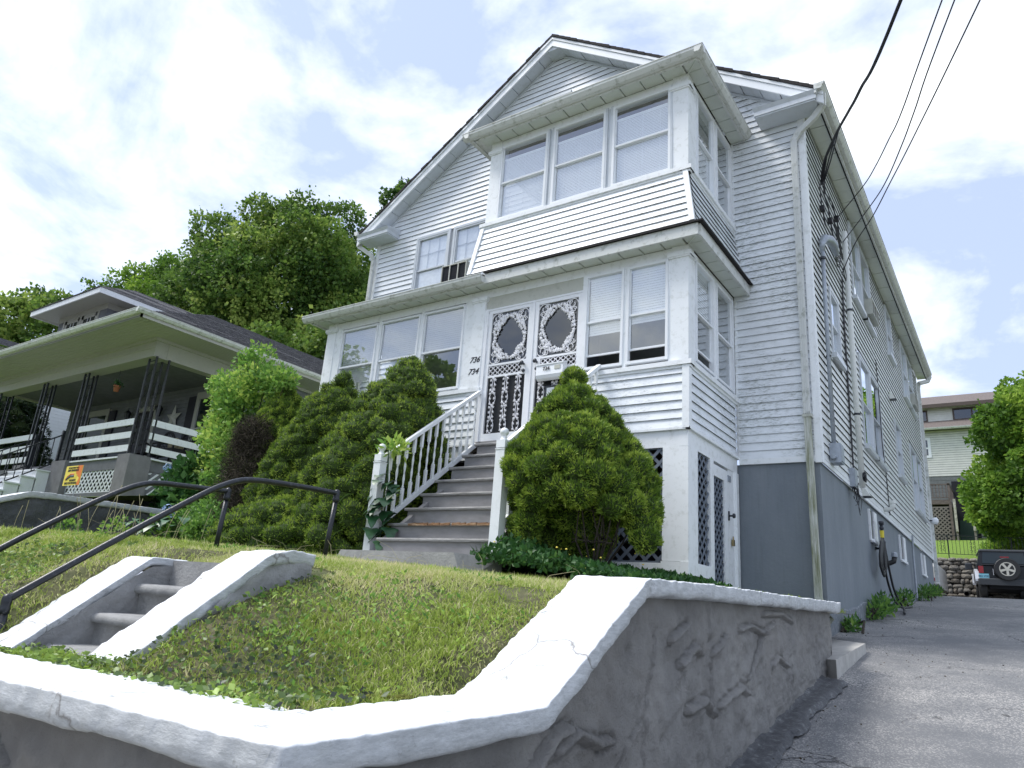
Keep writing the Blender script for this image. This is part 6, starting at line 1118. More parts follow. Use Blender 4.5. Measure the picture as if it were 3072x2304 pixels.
# ------------------------------------------------ trees
def tree(name, lbl, base, centre, rad, n, leaf, m, seed, group=None, nlobes=70, squash=.9, lobe=.30, tintb=.42, trunk=.25, flat=0):
    t = thing(name, lbl, 'tree', base, group); rs = random.Random(seed); L = []; cx, cy, cz = centre; rx, ry, rz = rad
    while len(L) < nlobes:
        d = Vector((rs.gauss(0, 1), rs.gauss(0, 1), rs.gauss(0, 1))).normalized(); q = rs.uniform(.45, 1.0) ** .6 * (1.13 if rs.random() < .16 else 1)
        if d.z < -.75: continue
        s = lobe * (rx + rz) / 2 * rs.uniform(.55, 1.15); L.append((cx + d.x * (rx - s * .6) * q, cy + d.y * (ry - s * .6) * q, cz + d.z * (rz - s * .6) * q, s))
    C = np.array([l[:3] for l in L]); R = np.array([l[3] for l in L]); P, N, I = sphere_points(C, R, n, seed, .80); r = np.random.default_rng(seed)
    q = fbm(P[:, 0] * 1.1 / lobe * .35, P[:, 1] * 1.1 / lobe * .35, P[:, 2] * 1.1 / lobe * .35, 3, seed); dsp = r.normal(0, .10, n) * R[I] + (q - .5) * R[I] * 1.5; P = P + N * dsp[:, None]; P[:, 2] = cz + (P[:, 2] - cz) * 1.0
    D = unit(N * .5 + r.normal(0, .6, (n, 3)) + np.array([0, 0, -.1])); V, F = leaf_quads(P, D, leaf * r.uniform(.6, 1.35, n), .8, .35, seed); lt = r.uniform(-.22, .22, len(C))[I]; tint = np.clip(tintb + lt * 1.2 + .7 * (q - .5) + r.normal(0, .13, n) + .14 * np.clip(N[:, 2], 0, 1) * 0, 0, 1)
    array_mesh('crown', V, F, m, t, np.repeat(tint, 4))
    g = MB(); b = Vector(base); top = Vector((cx, cy, cz + rz * .25)); g.tube([b, b.lerp(top, .35), b.lerp(top, .7), top], [trunk, trunk * .8, trunk * .55, trunk * .2], 9)
    obj('trunk', g, 'bark', t, True); g = MB()
    for i in range(16):
        q0 = b.lerp(top, rs.uniform(.3, .85)); e = Vector(C[rs.randrange(len(C))]); g.tube([q0, q0.lerp(e, .5) + Vector((0, 0, .3)), e], [trunk * .35, trunk * .22, trunk * .08], 6)
    obj('limbs', g, 'bark', t, True, recalc=False); return t
BG = 'broadleaf trees behind the houses'
tree('maple_tree', 'large round dark green maple rising behind the bungalow roof beside the white house', (-32, 24, 3.5), (-33.6, 24, 14.2), (7.3, 6.0, 7.4), 200000, .19, 'maple', 101, BG, 190, lobe=.17)
tree('maple_tree', 'lighter yellow green tree at the left shoulder of the big maple', (-44.5, 25, 4), (-45.5, 24.5, 15.2), (7.2, 5.5, 6.2), 110000, .20, 'maple_light', 102, BG, 120, lobe=.18, tintb=.25)
tree('maple_tree', 'dark green tree low behind the roof ridge between the two houses', (-26, 20, 3.5), (-26.5, 22, 8.6), (5, 4, 4.8), 50000, .22, 'maple', 103, BG, 60, tintb=.35)
tree('maple_tree', 'dark green tree top at the far left edge behind the bungalow dormer', (-44, 14.5, 4), (-42.8, 15.0, 9.9), (5.2, 4, 4.3), 46000, .22, 'maple', 104, BG, 60, tintb=.40)
tree('oak_tree', 'distant tree top peeking over the left slope of the white house roof', (-27, 30, 5), (-30.6, 30.0, 22.6), (2.6, 2.2, 4.6), 12000, .26, 'maple', 105, BG, 40, tintb=.3, lobe=.20)
tree('vine_covered_tree', 'huge rounded vine covered tree at the right edge above the parked vehicle', (2.6, 35.5, 2.8), (2.3, 35.2, 7.0), (4.75, 3.4, 3.7), 90000, .16, 'maple_light', 106, None, 120, lobe=.20, tintb=.42)
for k, (x, z, s) in enumerate(((-.5, 3.9, 1.0), (1.2, 4.1, 1.2), (2.8, 4.2, 1.3))):
    leafy('ivy_bush', ['pale green bush left-most on the grass slope behind the vehicle', 'pale green bush in the middle of the three above the vehicle roof', 'pale green bush at the right edge of the picture'][k], 'bush', (x, 36.2, 3.0), [(x, 36.2, z, .55 * s), (x + .5, 36.2, z + .2, .5 * s), (x - .4, 36.4, z - .3, .45 * s)], 3500, .13, 'bright_shrub', 70 + k, tintb=.7, group='pale bushes behind the iron fence')
for k, (x, y, h, w) in enumerate(((-43, -19, 19, 4.5), (-33, -21, 16, 4), (-25, -24, 14, 4.5), (-52, -15, 19, 5), (-21, -23, 9, 4), (-36, -16, 11, 4))):
    tree('street_tree', ['tall tree across the street, reflected in the left porch windows', 'tree across the street, second in the row', 'tree across the street, third in the row', 'tree across the street at the far left end', 'small tree across the street nearest the pole', 'short tree in front of the others across the street'][k], (x, y, -1.5), (x, y, h * .55), (w, w, h * .45), 16000, .42, 'maple', 120 + k, 'trees across the street', 40, lobe=.3)

# ------------------------------------------------ the bungalow next door
B = thing('bungalow', 'grey bungalow with deep eaves, open front porch and small hipped dormer', 'house', (-19.85, 14, 1.3))
PX0, PX1 = -24.0, -15.7
def bx(name, m, *bs, parent=B): 
    g = MB(); [g.box(*q) for q in bs]; return obj(name, g, m, parent)
bx('porch_deck', 'porch_grey', (PX0, PX1, 8.02, 10, 2.34, 2.55)); bx('deck_edge', 'neighbour_board', (-18.5, -16.12, 7.96, 8.02, 2.55, 2.585), (PX1 + .03, PX1 + .09, 8.35, 10, 2.55, 2.585))
bx('beam', 'neighbour_trim', (PX0, PX1 + .04, 7.92, 8.22, 4.86, 5.30), (PX1 - .24, PX1 + .05, 8.22, 10.0, 4.86, 5.30), (PX0, PX0 + .24, 8.22, 10, 4.86, 5.3)); bx('beam_moulding', 'neighbour_trim', (PX0 - .04, PX1 + .09, 7.87, 7.92, 5.22, 5.29), (PX1 + .05, PX1 + .10, 7.92, 17, 5.22, 5.29), (PX0, PX1 + .06, 7.90, 7.92, 5.06, 5.10), (PX0, PX1 + .06, 7.90, 8.24, 4.845, 4.86))
bx('porch_ceiling', 'porch_grey', (PX0, PX1 - .2, 8.2, 10, 4.90, 4.94)); bx('wall', 'porch_siding', (PX0, PX1, 10.0, 10.15, 2.2, 5.0), (PX1 - .15, PX1, 10.15, 19, 1.5, 5.3), (PX0, PX0 + .15, 10.15, 19, 1.5, 5.3))
for k in range(22): bx('siding_board', 'porch_siding', (PX0, PX1, 9.985, 10.0, 2.6 + k * .105, 2.6 + k * .105 + .012))
bx('foundation', 'porch_grey', (PX1 - .1, PX1 + .02, 8.4, 19, 1.2, 2.34)); bx('skirt_board', 'porch_grey', (-18.5, -16.1, 8.0, 8.06, 2.30, 2.55), (-18.5, -16.1, 8.0, 8.06, 1.2, 1.80), (PX1 - .05, PX1 + .03, 8.4, 10.4, 2.30, 2.548), (PX1 - .05, PX1 + .032, 8.4, 10.4, 1.2, 1.75))
FB = FR((0, 8.02, 0), (1, 0, 0), (0, -1, 0)); FBs = FR((PX1, 0, 0), (0, 1, 0), (1, 0, 0))
for (x0, x1) in ((-16.12, -15.62), (-19.22, -18.52), (-21.4, -20.8), (-24.1, -23.6)): bx('pier', 'pier_grey', (x0, x1, 7.88, 8.38, 1.0, 2.60))
L1 = bx('lattice_panel', 'neighbour_board', (-18.45, -16.12, 8.01, 8.03, 1.80, 1.82)); lattice(L1, FB, -18.42, -16.12, 1.80, 2.31, 'neighbour_board', pitch=.118, sw=.042)
L2 = bx('lattice_panel', 'neighbour_board', (PX1 + .0, PX1 + .02, 8.45, 9.9, 1.77, 1.79)); lattice(L2, FBs, 8.42, 9.95, 1.79, 2.27, 'neighbour_board', pitch=.118, sw=.042, w=.02)
for z in (2.69, 2.99, 3.29):
    bx('rail_board', 'trim', (-18.5, -15.93, 7.97, 8.0, z, z + .145)); bx('rail_board', 'trim', (PX1 + .06, PX1 + .09, 8.22, 10.25, z, z + .145)); bx('rail_board', 'neighbour_board', (-23.8, -20.95, 7.97, 8.0, z, z + .145))
bx('dark_space', 'dark_gap', (-18.5, -16.1, 8.3, 8.35, 1.2, 2.3), (PX1 - .3, PX1 - .25, 8.4, 10, 1.2, 2.3))
def iron_post(x, y, z0, z1, w=.22, d=.22):
    g = MB(); s = .020
    for dx in (-w / 2, w / 2):
        for dy in (-d / 2, d / 2): g.box(x + dx - s, x + dx + s, y + dy - s, y + dy + s, z0, z1)
    g.box(x - w / 2, x + w / 2, y - d / 2 - .01, y - d / 2 + .01, z1 - .1, z1 - .08)
    for f in (-1, 1):
        z = z0 + .15; k = 0
        while z < z1 - .3:
            q = 1 if k % 2 else -1; a = lambda t: (x + q * (.07 - .05 * t) * math.cos(t * 7), y - d / 2 if f < 0 else y, z + .12 + (.07 - .05 * t) * math.sin(t * 7)); g.tube([a(t) for t in np.linspace(0, 1, 12)], .006, 4)
            b2 = lambda t: (x + w / 2, y + q * (.07 - .05 * t) * math.cos(t * 7), z + .12 + (.07 - .05 * t) * math.sin(t * 7)); g.tube([b2(t) for t in np.linspace(0, 1, 12)], .006, 4)
            g.tube([(x - w / 2, y - d / 2, z), (x + w / 2, y - d / 2, z + .25)], .006, 4); z += .27; k += 1
    return obj('iron_post', g, 'black_iron', B, recalc=False)
iron_post(-15.78, 8.14, 2.60, 4.86, .30, .30); iron_post(-18.78, 8.08, 2.60, 4.86, .2, .2); iron_post(-21.0, 8.08, 2.60, 4.86, .2, .2); iron_post(-23.85, 8.1, 2.60, 4.86, .3, .3)
# wall details under the porch
bx('door', 'shutter', (-19.75, -18.95, 9.95, 9.99, 2.55, 4.4)); bx('door_frame', 'neighbour_trim', (-19.9, -19.76, 9.93, 10.0, 2.55, 4.55), (-18.94, -18.8, 9.93, 10.0, 2.55, 4.55), (-19.9, -18.8, 9.93, 10, 4.42, 4.56))
for (x0, x1) in ((-22.6, -21.55), (-16.86, -15.95)):
    o = bx('window', 'neighbour_trim', (x0 - .14, x0, 9.93, 10, 2.95, 4.7), (x1, x1 + .14, 9.93, 10, 2.95, 4.7), (x0, x1, 9.93, 10, 4.52, 4.7), (x0, x1, 9.93, 10, 2.95, 3.05), (x0, x1, 9.94, 9.99, 3.72, 3.76)); bx('pane', 'car_glass', (x0, x1, 9.965, 9.975, 3.05, 4.52), parent=o)
    bx('curtain', 'neighbour_trim', (x0 + .1, x1 - .1, 9.985, 9.99, 3.1, 4.5), parent=o)
    bx('shutter', 'shutter', (x0 - .5, x0 - .15, 9.94, 9.99, 3.0, 4.62)); bx('shutter', 'shutter', (x1 + .15, x1 + .5, 9.94, 9.99, 3.0, 4.62))
for x in (-18.55, -20.15):
    l = thing('wall_lantern', 'black carriage lantern on the porch wall, ' + ('right of the door near the star' if x > -19 else 'left of the door'), 'lantern', (x, 9.85, 4.2), 'porch lanterns'); obj('lantern_body', MB().lathe((x, 9.85, 4.18), [(.03, 0), (.055, .03), (.085, .22), (.095, .24), (.05, .30), (.012, .33), (.008, .39), (.001, .4)], 6), 'black_iron', l); obj('bracket', MB().tube([(x, 9.98, 4.12), (x, 9.9, 4.02), (x, 9.84, 4.08), (x, 9.85, 4.18)], .014, 6), 'black_iron', l)
sg = MB(); c = Vector((-17.93, 9.94, 4.12)); R1, R2 = .36, .14; pts = [c + Vector(((R1 if k % 2 == 0 else R2) * math.sin(k * PI / 5), 0, (R1 if k % 2 == 0 else R2) * math.cos(k * PI / 5))) for k in range(10)]; sg.add(pts + [c + Vector((0, -.08, 0)), c + Vector((0, .03, 0))], [(k, (k + 1) % 10, 10) for k in range(10)] + [((k + 1) % 10, k, 11) for k in range(10)])
tag(obj('barn_star', sg, 'star_cream'), 'cream five pointed metal star hung on the porch wall between lantern and shutter', 'star')
pt = thing('hanging_planter', 'small terracotta pot of trailing leaves hanging from the porch ceiling', 'planter', (-17.6, 8.2, 4.3)); obj('pot', MB().lathe((-17.6, 8.2, 4.30), [(.055, 0), (.075, .12), (.085, .12), (.085, .15), (.06, .15)], 12), 'terracotta', pt, True); obj('chain', MB().tube([(-17.6, 8.2, 4.45), (-17.6, 8.2, 4.88)], .006, 4), 'black_iron', pt)
r = np.random.default_rng(3); n = 160; P = np.array((-17.6, 8.2, 4.48)) + r.normal(0, .055, (n, 3)); V, F = leaf_quads(P, unit(r.normal(size=(n, 3))), np.full(n, .05), .6, .2, 3); array_mesh('leaves', V, F, 'creeper', pt, np.repeat(r.uniform(0, .6, n), 4))
for k, (x, y) in enumerate(((-17.0, 9.2), (-15.95 - .3, 9.3))):
    c = thing('wicker_chair', ['dark wicker chair with curved woven back behind the front rail boards', 'dark wicker chair with tan cushions near the shrub end of the porch'][k], 'chair', (x, y, 2.55), 'wicker porch chairs'); g = MB(); g.tube([(x - .33, y + .1, 2.95)] + [(x + .36 * -math.cos(t), y + .22, 3.1 + .42 * math.sin(t)) for t in np.linspace(.1, PI - .1, 12)] + [(x + .33, y + .1, 2.95)], .03, 7)
    for q in range(9): u = -.28 + .07 * q; g.tube([(x + u, y + .2, 2.95), (x + u, y + .23, 3.1 + .42 * math.sqrt(max(0, 1 - (u / .36) ** 2)))], .010, 4)
    for q in range(5): g.tube([(x - .32, y + .215, 3.0 + q * .09), (x + .32, y + .215, 3.0 + q * .09)], .010, 4)
    obj('back', g, 'dark_wicker', c); obj('seat', MB().box(x - .34, x + .34, y - .35, y + .22, 2.90, 2.98), 'dark_wicker', c)
    for dx in (-.3, .3):
        for dy in (-.3, .18): obj('leg', MB().box(x + dx - .025, x + dx + .025, y + dy - .025, y + dy + .025, 2.55, 2.90), 'dark_wicker', c)
    obj('arm', MB().tube([(x - .34, y + .15, 3.15), (x - .36, y - .1, 3.2), (x - .34, y - .33, 3.1), (x - .34, y - .33, 2.9)], .025, 6), 'dark_wicker', c); obj('arm', MB().tube([(x + .34, y + .15, 3.15), (x + .36, y - .1, 3.2), (x + .34, y - .33, 3.1), (x + .34, y - .33, 2.9)], .025, 6), 'dark_wicker', c)
    if k: obj('cushion', MB().lathe((x - .1, y - .05, 3.12), [(.01, -.16), (.14, -.1), (.19, 0), (.14, .1), (.01, .16)], 10, ax=1), 'cushion', c, True); obj('cushion', MB().lathe((x + .16, y - .1, 3.08), [(.01, -.12), (.12, -.08), (.16, 0), (.12, .08), (.01, .12)], 10, ax=1), 'cushion', c, True)
# roof of the bungalow
EX0, EX1, EY = -25.1, -14.68, 6.93; ez = 5.40; RXc = -19.85; rz_ = 7.98; hipY = 11.6
bx('soffit', 'neighbour_trim', (EX0 + .05, EX1 - .05, EY + .05, 7.92, 5.300, 5.32), (PX1 + .04, EX1 - .05, 7.92, 20, 5.300, 5.32))
for k in range(9): bx('soffit_board', 'neighbour_trim', (EX0 + .1, EX1 - .1, EY + .08 + k * .105, EY + .08 + k * .105 + .095, 5.290, 5.300))
for k in range(9): bx('soffit_board', 'neighbour_trim', (PX1 + .10 + k * .10, PX1 + .19 + k * .10, 7.90, 20, 5.291, 5.301))
gutter((EX0, EY + .05), (EX1 - .05, EY + .05), (0, -1), 5.46, B, .12, 'gutter_white'); gutter((EX1 - .05, EY - .07), (EX1 - .05, 20), (1, 0), 5.46, B, .12, 'gutter_white')
bx('fascia', 'neighbour_trim', (EX0, EX1 - .02, EY + .05, EY + .09, 5.29, 5.44), (EX1 - .06, EX1 - .02, EY + .05, 20, 5.29, 5.44))
def courses(name, e0, e1, r0, r1, n, th=.02, parent=B, m='grey_shingles'):
    """shingle courses laid from the eave line e0-e1 up to the ridge line r0-r1, butts proud and uneven"""
    e0, e1, r0, r1 = map(Vector, (e0, e1, r0, r1)); g = MB(); rs = random.Random(5)
    nrm = (e1 - e0).cross(r0 - e0 if (r0 - e0).length > .1 else r1 - e0).normalized()
    if nrm.z < 0: nrm = -nrm
    for k in range(n):
        a, b = k / n, (k + 1.0) / n; A0, A1 = e0.lerp(r0, a), e1.lerp(r1, a); B0, B1 = e0.lerp(r0, b), e1.lerp(r1, b); W = (A1 - A0).length
        m_ = max(1, int(W / .9))
        for j in range(m_):
            p, q = j / m_, (j + 1) / m_; t = th * rs.uniform(.7, 1.3); g.add([A0.lerp(A1, p), A0.lerp(A1, q), B0.lerp(B1, q), B0.lerp(B1, p), A0.lerp(A1, p) + nrm * t, A0.lerp(A1, q) + nrm * t, B0.lerp(B1, q) + nrm * .002, B0.lerp(B1, p) + nrm * .002], [(0, 1, 5, 4), (4, 5, 6, 7), (1, 2, 6, 5), (3, 0, 4, 7)])
    return obj(name, g, m, parent, kind='stuff', recalc=False)
courses('shingles', (EX1, EY, ez), (EX1, 20.5, ez), (RXc, hipY, rz_), (RXc, 20.5, rz_), 34); courses('shingles', (EX0, EY, ez), (EX1, EY, ez), (RXc - .05, hipY, rz_), (RXc + .05, hipY, rz_), 30); courses('shingles', (EX0, 20.5, ez), (EX0, EY, ez), (RXc, 20.5, rz_), (RXc, hipY, rz_), 20)
bx('gable_end', 'porch_siding', (EX0 + 1, EX1 - 1, 20.4, 20.5, 1.5, 5.4)); obj('gable', MB().poly([(EX0, 20.45, 5.4), (EX1, 20.45, 5.4), (RXc, 20.45, rz_)], (0, .05, 0)), 'porch_siding', B)
# dormer
DWx, DWy = -20.35, 8.73; dl = -23.2; dE = DWx + .63, DWy - .56
ptz = 7.36
bx('dormer_wall', 'porch_siding', (dl, DWx, DWy, 12, 5.6, ptz)); bx('dormer_trim', 'neighbour_trim', (dl - .02, DWx + .03, DWy - .03, DWy - .001, ptz - .16, ptz), (DWx + .001, DWx + .03, DWy, 12, ptz - .16, ptz), (dl + .32, dl + .42, DWy - .03, DWy - .002, 5.8, ptz - .16), (dl + 1.33, dl + 1.43, DWy - .03, DWy - .002, 5.8, ptz - .16), (DWx - .50, DWx - .40, DWy - .03, DWy - .002, 5.8, ptz - .16))
for k, (a, b) in enumerate(((dl + .42, dl + 1.33), (dl + 1.43, DWx - .50))):
    o = bx('dormer_window', 'neighbour_trim', (a, a + .12, DWy - .02, DWy - .001, 6.3, 7.2), (b - .12, b, DWy - .02, DWy - .001, 6.3, 7.2), (a, b, DWy - .02, DWy - .001, 7.08, 7.2)); bx('pane', 'car_glass', (a + .12, b - .12, DWy - .012, DWy - .006, 6.3, 7.08), parent=o); bx('glazing_bar', 'neighbour_board', ((a + b) / 2 - .10, (a + b) / 2 - .07, DWy - .018, DWy - .014, 6.3, 7.08), ((a + b) / 2 + .07, (a + b) / 2 + .10, DWy - .018, DWy - .014, 6.3, 7.08), parent=o)
for z in (6.3, 6.62, 6.94): bx('siding_board', 'porch_siding', (DWx, DWx + .012, DWy - .005, 12, z, z + .30)); bx('siding_board', 'porch_siding', (dl - .0, dl + .32, DWy - .014, DWy, z, z + .30)); bx('siding_board', 'porch_siding', (DWx - .4, DWx + .002, DWy - .014, DWy, z, z + .30))
ex0, ex1, ey = dl - .63, DWx + .63, DWy - .56
bx('dormer_soffit', 'neighbour_trim', (ex0, ex1, ey, 12, ptz, ptz + .03)); bx('dormer_fascia', 'neighbour_board', (ex0 - .02, ex1 + .02, ey - .04, ey, ptz - .03, ptz + .12), (ex1, ex1 + .03, ey, 12, ptz - .03, ptz + .12), (ex0 - .03, ex0, ey, 12, ptz - .03, ptz + .12))
dz_ = ptz + .12; apx = (ex0 + ex1) / 2
courses('dormer_shingles', (ex1 + .04, ey - .06, dz_), (ex1 + .04, 12.4, dz_), (apx, ey + 1.9, dz_ + 1.08), (apx, 12.4, dz_ + 1.08), 10); courses('dormer_shingles', (ex0 - .04, ey - .06, dz_), (ex1 + .04, ey - .06, dz_), (apx - .02, ey + 1.9, dz_ + 1.08), (apx + .02, ey + 1.9, dz_ + 1.08), 10); courses('dormer_shingles', (ex0 - .04, 12.4, dz_), (ex0 - .04, ey - .06, dz_), (apx, 12.4, dz_ + 1.08), (apx, ey + 1.9, dz_ + 1.08), 10)
# porch steps with iron rail
for k in range(5): bx('porch_step', 'neighbour_board', (-20.8, -19.2 + .06 * (k == 9), 7.9 - .30 * k - .3, 7.9 - .30 * k + .02, 1.1, 2.36 - .2 * k - .035), (-20.85, -19.16, 7.9 - .30 * k - .34, 7.9 - .30 * k + .02, 2.36 - .2 * k - .033, 2.36 - .2 * k))
for k, x in enumerate((-19.25, -20.75)):
    ir = thing('iron_railing', 'black iron stair railing of the bungalow steps, ' + ('nearer one' if k == 0 else 'farther one'), 'railing', (x, 7.2, 1.7), 'iron railings on the bungalow steps'); g = lambda y: 2.50 + (y - 8.0) * .66
    obj('top_rail', MB().bar((x, 8.0, g(8) + .80), (x, 6.35, g(6.35) + .80), .04, .03), 'black_iron', ir); obj('bottom_rail', MB().bar((x, 8.0, g(8) + .12), (x, 6.35, g(6.35) + .12), .03, .03), 'black_iron', ir); obj('post', MB().box(x - .04, x + .04, 6.30, 6.38, 1.15, g(6.35) + .84), 'black_iron', ir); obj('post', MB().box(x - .03, x + .03, 7.96, 8.02, 2.4, 3.4), 'black_iron', ir)
    for q in range(9): y = 6.5 + q * .165; obj('baluster', MB().box(x - .008, x + .008, y - .008, y + .008, g(y) + .1, g(y) + .8), 'black_iron', ir)
ys_ = thing('yard_sign', 'bright yellow and orange graduate yard sign in front of the white lattice', 'sign', (-16.5, 7.15, 1.5)); FSn = FR((0, 7.2, 0), (1, 0, 0), (0, -1, 0))
obj('board', MB().fb(FSn, -16.76, -16.04, 1.80, 2.22, 0, .01), 'sign_yellow', ys_); obj('orange_corner', MB().add([FSn(-16.25, 2.22, .011), FSn(-16.04, 2.22, .011), FSn(-16.04, 1.80, .011), FSn(-16.18, 1.80, .011), FSn(-16.10, 1.95, .011), FSn(-16.30, 2.05, .011)], [(0, 1, 2, 3, 4, 5)]), 'sign_orange', ys_)
text_on('lettering', 'PROUD FAMILY OF A', .048, FSn, -16.42, 2.175, .013, 'sign_text', ys_, bold=.001); text_on('lettering', '2025 GRADUATE', .062, FSn, -16.42, 2.12, .013, 'sign_text', ys_, bold=.002); text_on('lettering', 'ELIZABETH', .055, FSn, -16.36, 1.905, .013, 'sign_text', ys_, bold=.001); text_on('lettering', 'SHELTON SCHOOL', .062, FSn, -16.42, 1.845, .013, 'sign_text', ys_, bold=.002)
for k, mm in enumerate(('sign_red', 'sign_orange', 'sign_blue', 'sign_text')): obj('swoosh', MB().tube([FSn(-16.68 + .02 * k, 1.92 + 0 * k, .013), FSn(-16.60, 2.00 - .02 * k, .013), FSn(-16.48, 2.045 - .02 * k, .013), FSn(-16.34, 2.04 - .02 * k, .013)], .009, 5), mm, ys_)
obj('star', MB().add([FSn(-16.27 + (.085 if k % 2 == 0 else .035) * math.sin(k * PI / 5), 2.0 + (.085 if k % 2 == 0 else .035) * math.cos(k * PI / 5), .015) for k in range(10)], [tuple(range(10))]), 'sign_yellow', ys_)
obj('wire_stake', MB().tube([FSn(-16.6, 1.2, -.005), FSn(-16.6, 1.85, -.005)], .006, 4).tube([FSn(-16.2, 1.2, -.005), FSn(-16.2, 1.85, -.005)], .006, 4), 'galvanised', ys_)
# far left: white house and a cedar beyond the porch
FW = thing('house', 'white clapboard house seen through the bungalow porch at the far left', 'house', (-32, 14, 1.5)); bx('wall', 'trim_clean', (-36, -29, 6, 22, 1.0, 7.55), parent=FW)
for k in range(52): obj('siding_board', MB().box(-29.0, -28.985, 6, 22, 1.2 + k * .12, 1.2 + k * .12 + .10), 'trim_clean', FW)
for (a, b) in ((8.3, 9.3), (13.2, 14.2), (17, 18)): o = obj('window', MB().box(-28.985, -28.94, a, b, 5.0, 5.1).box(-28.985, -28.94, a, b, 6.3, 6.4).box(-28.985, -28.94, a - .1, a, 5, 6.4).box(-28.985, -28.94, b, b + .1, 5, 6.4), 'aluminium', FW); obj('pane', MB().box(-28.984, -28.98, a, b, 5.1, 6.3), 'car_glass', o)
courses('shingles', (-28.4, 5.5, 7.45), (-28.4, 22.5, 7.45), (-33.0, 9.5, 8.9), (-33.0, 20, 8.9), 20, parent=FW); courses('shingles', (-37, 5.5, 7.45), (-28.4, 5.5, 7.45), (-33.05, 9.5, 8.9), (-33.0, 9.5, 8.9), 20, parent=FW)
t = thing('cedar', 'very dark conical cedar growing beyond the far side of the bungalow porch', 'cedar', (-26.5, 9.6, 1.6)); lob = [(-26.5 + (1.35 * (1 - k / 9) ** .8) * math.cos(j * 1.3 + k), 9.4 + (1.3 * (1 - k / 9) ** .8) * math.sin(j * 1.3 + k), 2.2 + k * .42, .55 - .03 * k) for k in range(9) for j in range(5)]
P, N, I = sphere_points([l[:3] for l in lob], [l[3] for l in lob], 16000, 5, .9); r = np.random.default_rng(5); V, F = blades(P, unit(N + r.normal(0, .4, P.shape) + np.array([0, 0, .5])), r.uniform(.08, .18, 16000), .035, 5); array_mesh('foliage', V, F, 'cedar', t, np.repeat(r.uniform(0, 1, 16000), 5)); obj('trunk', MB().tube([(-26.5, 9.4, 1.4), (-26.5, 9.4, 5.4)], [.15, .05], 8), 'bark', t)
g = MB(); [g.lathe((l[0], l[1], l[2]), [(.01, -l[3] * .8), (l[3] * .85, 0), (.01, l[3] * .8)], 8) for l in lob]; obj('inner_branches', g, 'spruce_core', t, recalc=False)

# ------------------------------------------------ stone wall, iron fence, house up the hill
SW = thing('stone_wall', 'low rubble stone retaining wall at the end of the driveway', 'wall', (-.5, 33.8, 1.4)); obj('backing', MB().box(-4.5, 3.5, 33.75, 34.2, 1.2, 3.02), 'mortar' if False else 'dark_gap', SW)
ST_M = []
for k in range(7):
    bm = bmesh.new(); bmesh.ops.create_icosphere(bm, subdivisions=2, radius=.5); rs = random.Random(k)
    for v_ in bm.verts:
        q = v_.co.normalized(); f = 1 + .28 * (float(fbm(q.x * 2 + k * 5, q.y * 2, q.z * 2, 2, 3)) - .5); v_.co = Vector((math.copysign(abs(q.x) ** .65, q.x), math.copysign(abs(q.y) ** .7, q.y), math.copysign(abs(q.z) ** .65, q.z))) * .5 * f
    me = bpy.data.meshes.new('stone'); bm.to_mesh(me); bm.free(); me.materials.append(M['stone']); ST_M.append(me)
rs = random.Random(17); z = 1.45; cnt = 0
while z < 3.0:
    h = rs.uniform(.13, .21); x = -3.6 + rs.uniform(0, .1)
    while x < 2.6:
        w = rs.uniform(.14, .38); o = bpy.data.objects.new('stone', rs.choice(ST_M)); COL.objects.link(o); o.parent = SW; o.location = Vector((x + w / 2, 33.76 + rs.uniform(-.03, .04), z + h / 2 + rs.uniform(-.02, .02))) - SW.location; o.scale = (w * 1.06, .30, h * 1.12); o.rotation_euler = (0, rs.uniform(-.12, .12), 0); x += w; cnt += 1
    z += h
obj('drain_pipe', MB().lathe((-1.83, 33.6, 1.78), [(.09, 0), (.09, .05), (.07, .05), (.07, .0)], 12, ax=1), 'dark_gap', SW)
IF = thing('iron_fence', 'low ornamental black iron fence on the grass above the stone wall', 'fence', (-.5, 34.8, 3.1)); FE = FR((0, 34.6, 0), (1, 0, 0), (0, -1, 0))
zt = lambda x: 4.12 - .04 * (x + 2.6); zb = lambda x: 3.38 - .035 * (x + 2.6)
obj('top_rail', MB().bar((-3.6, 34.6, zt(-3.6)), (3, 34.6, zt(3)), .03, .025), 'black_iron', IF); obj('bottom_rail', MB().bar((-3.6, 34.6, zb(-3.6)), (3, 34.6, zb(3)), .02, .02), 'black_iron', IF)
x = -3.5
while x < 2.9: obj('picket', MB().bar((x, 34.6, zb(x)), (x, 34.6, zt(x)), .014, .014), 'black_iron', IF); x += .13
for x in (-2.55, -1.5, -.45, .6, 1.65):
    g = MB(); zc = (zt(x) + zb(x)) / 2
    for s in (-1, 1):
        for q in (-.22, -.08, .08, .22): g.tube([(x + s * (.06 + .035 * math.cos(t)), 34.59, zc + q + .05 * math.sin(t)) for t in np.linspace(0, 5.5, 10)], .008, 4)
    obj('scroll_panel', g, 'black_iron', IF, recalc=False)
for x in (-2.35, -.2): obj('post', MB().bar((x, 34.58, zb(x) - .3), (x, 34.58, zt(x) + .03), .035, .035), 'black_iron', IF)
HH = thing('hill_house', 'cream sided house with brown roof and dark band of upper windows uphill behind the driveway', 'house', (-1.5, 48, 4.5)); Yh = 45.0
def hb(name, m, *b, parent=HH): return bx(name, m, *b, parent=parent)
hb('wall', 'cream_siding', (-8, 1.6, Yh, 52, 8.5, 11.1)); 
g = MB()
for k in range(20): g.box(-8, 1.6, Yh - .02, Yh, 8.52 + k * .128, 8.52 + k * .128 + .105)
obj('siding', g, 'cream_siding', HH); hb('siding_shadow', 'mortar', (-8, 1.6, Yh - .004, Yh - .001, 8.5, 11.1))
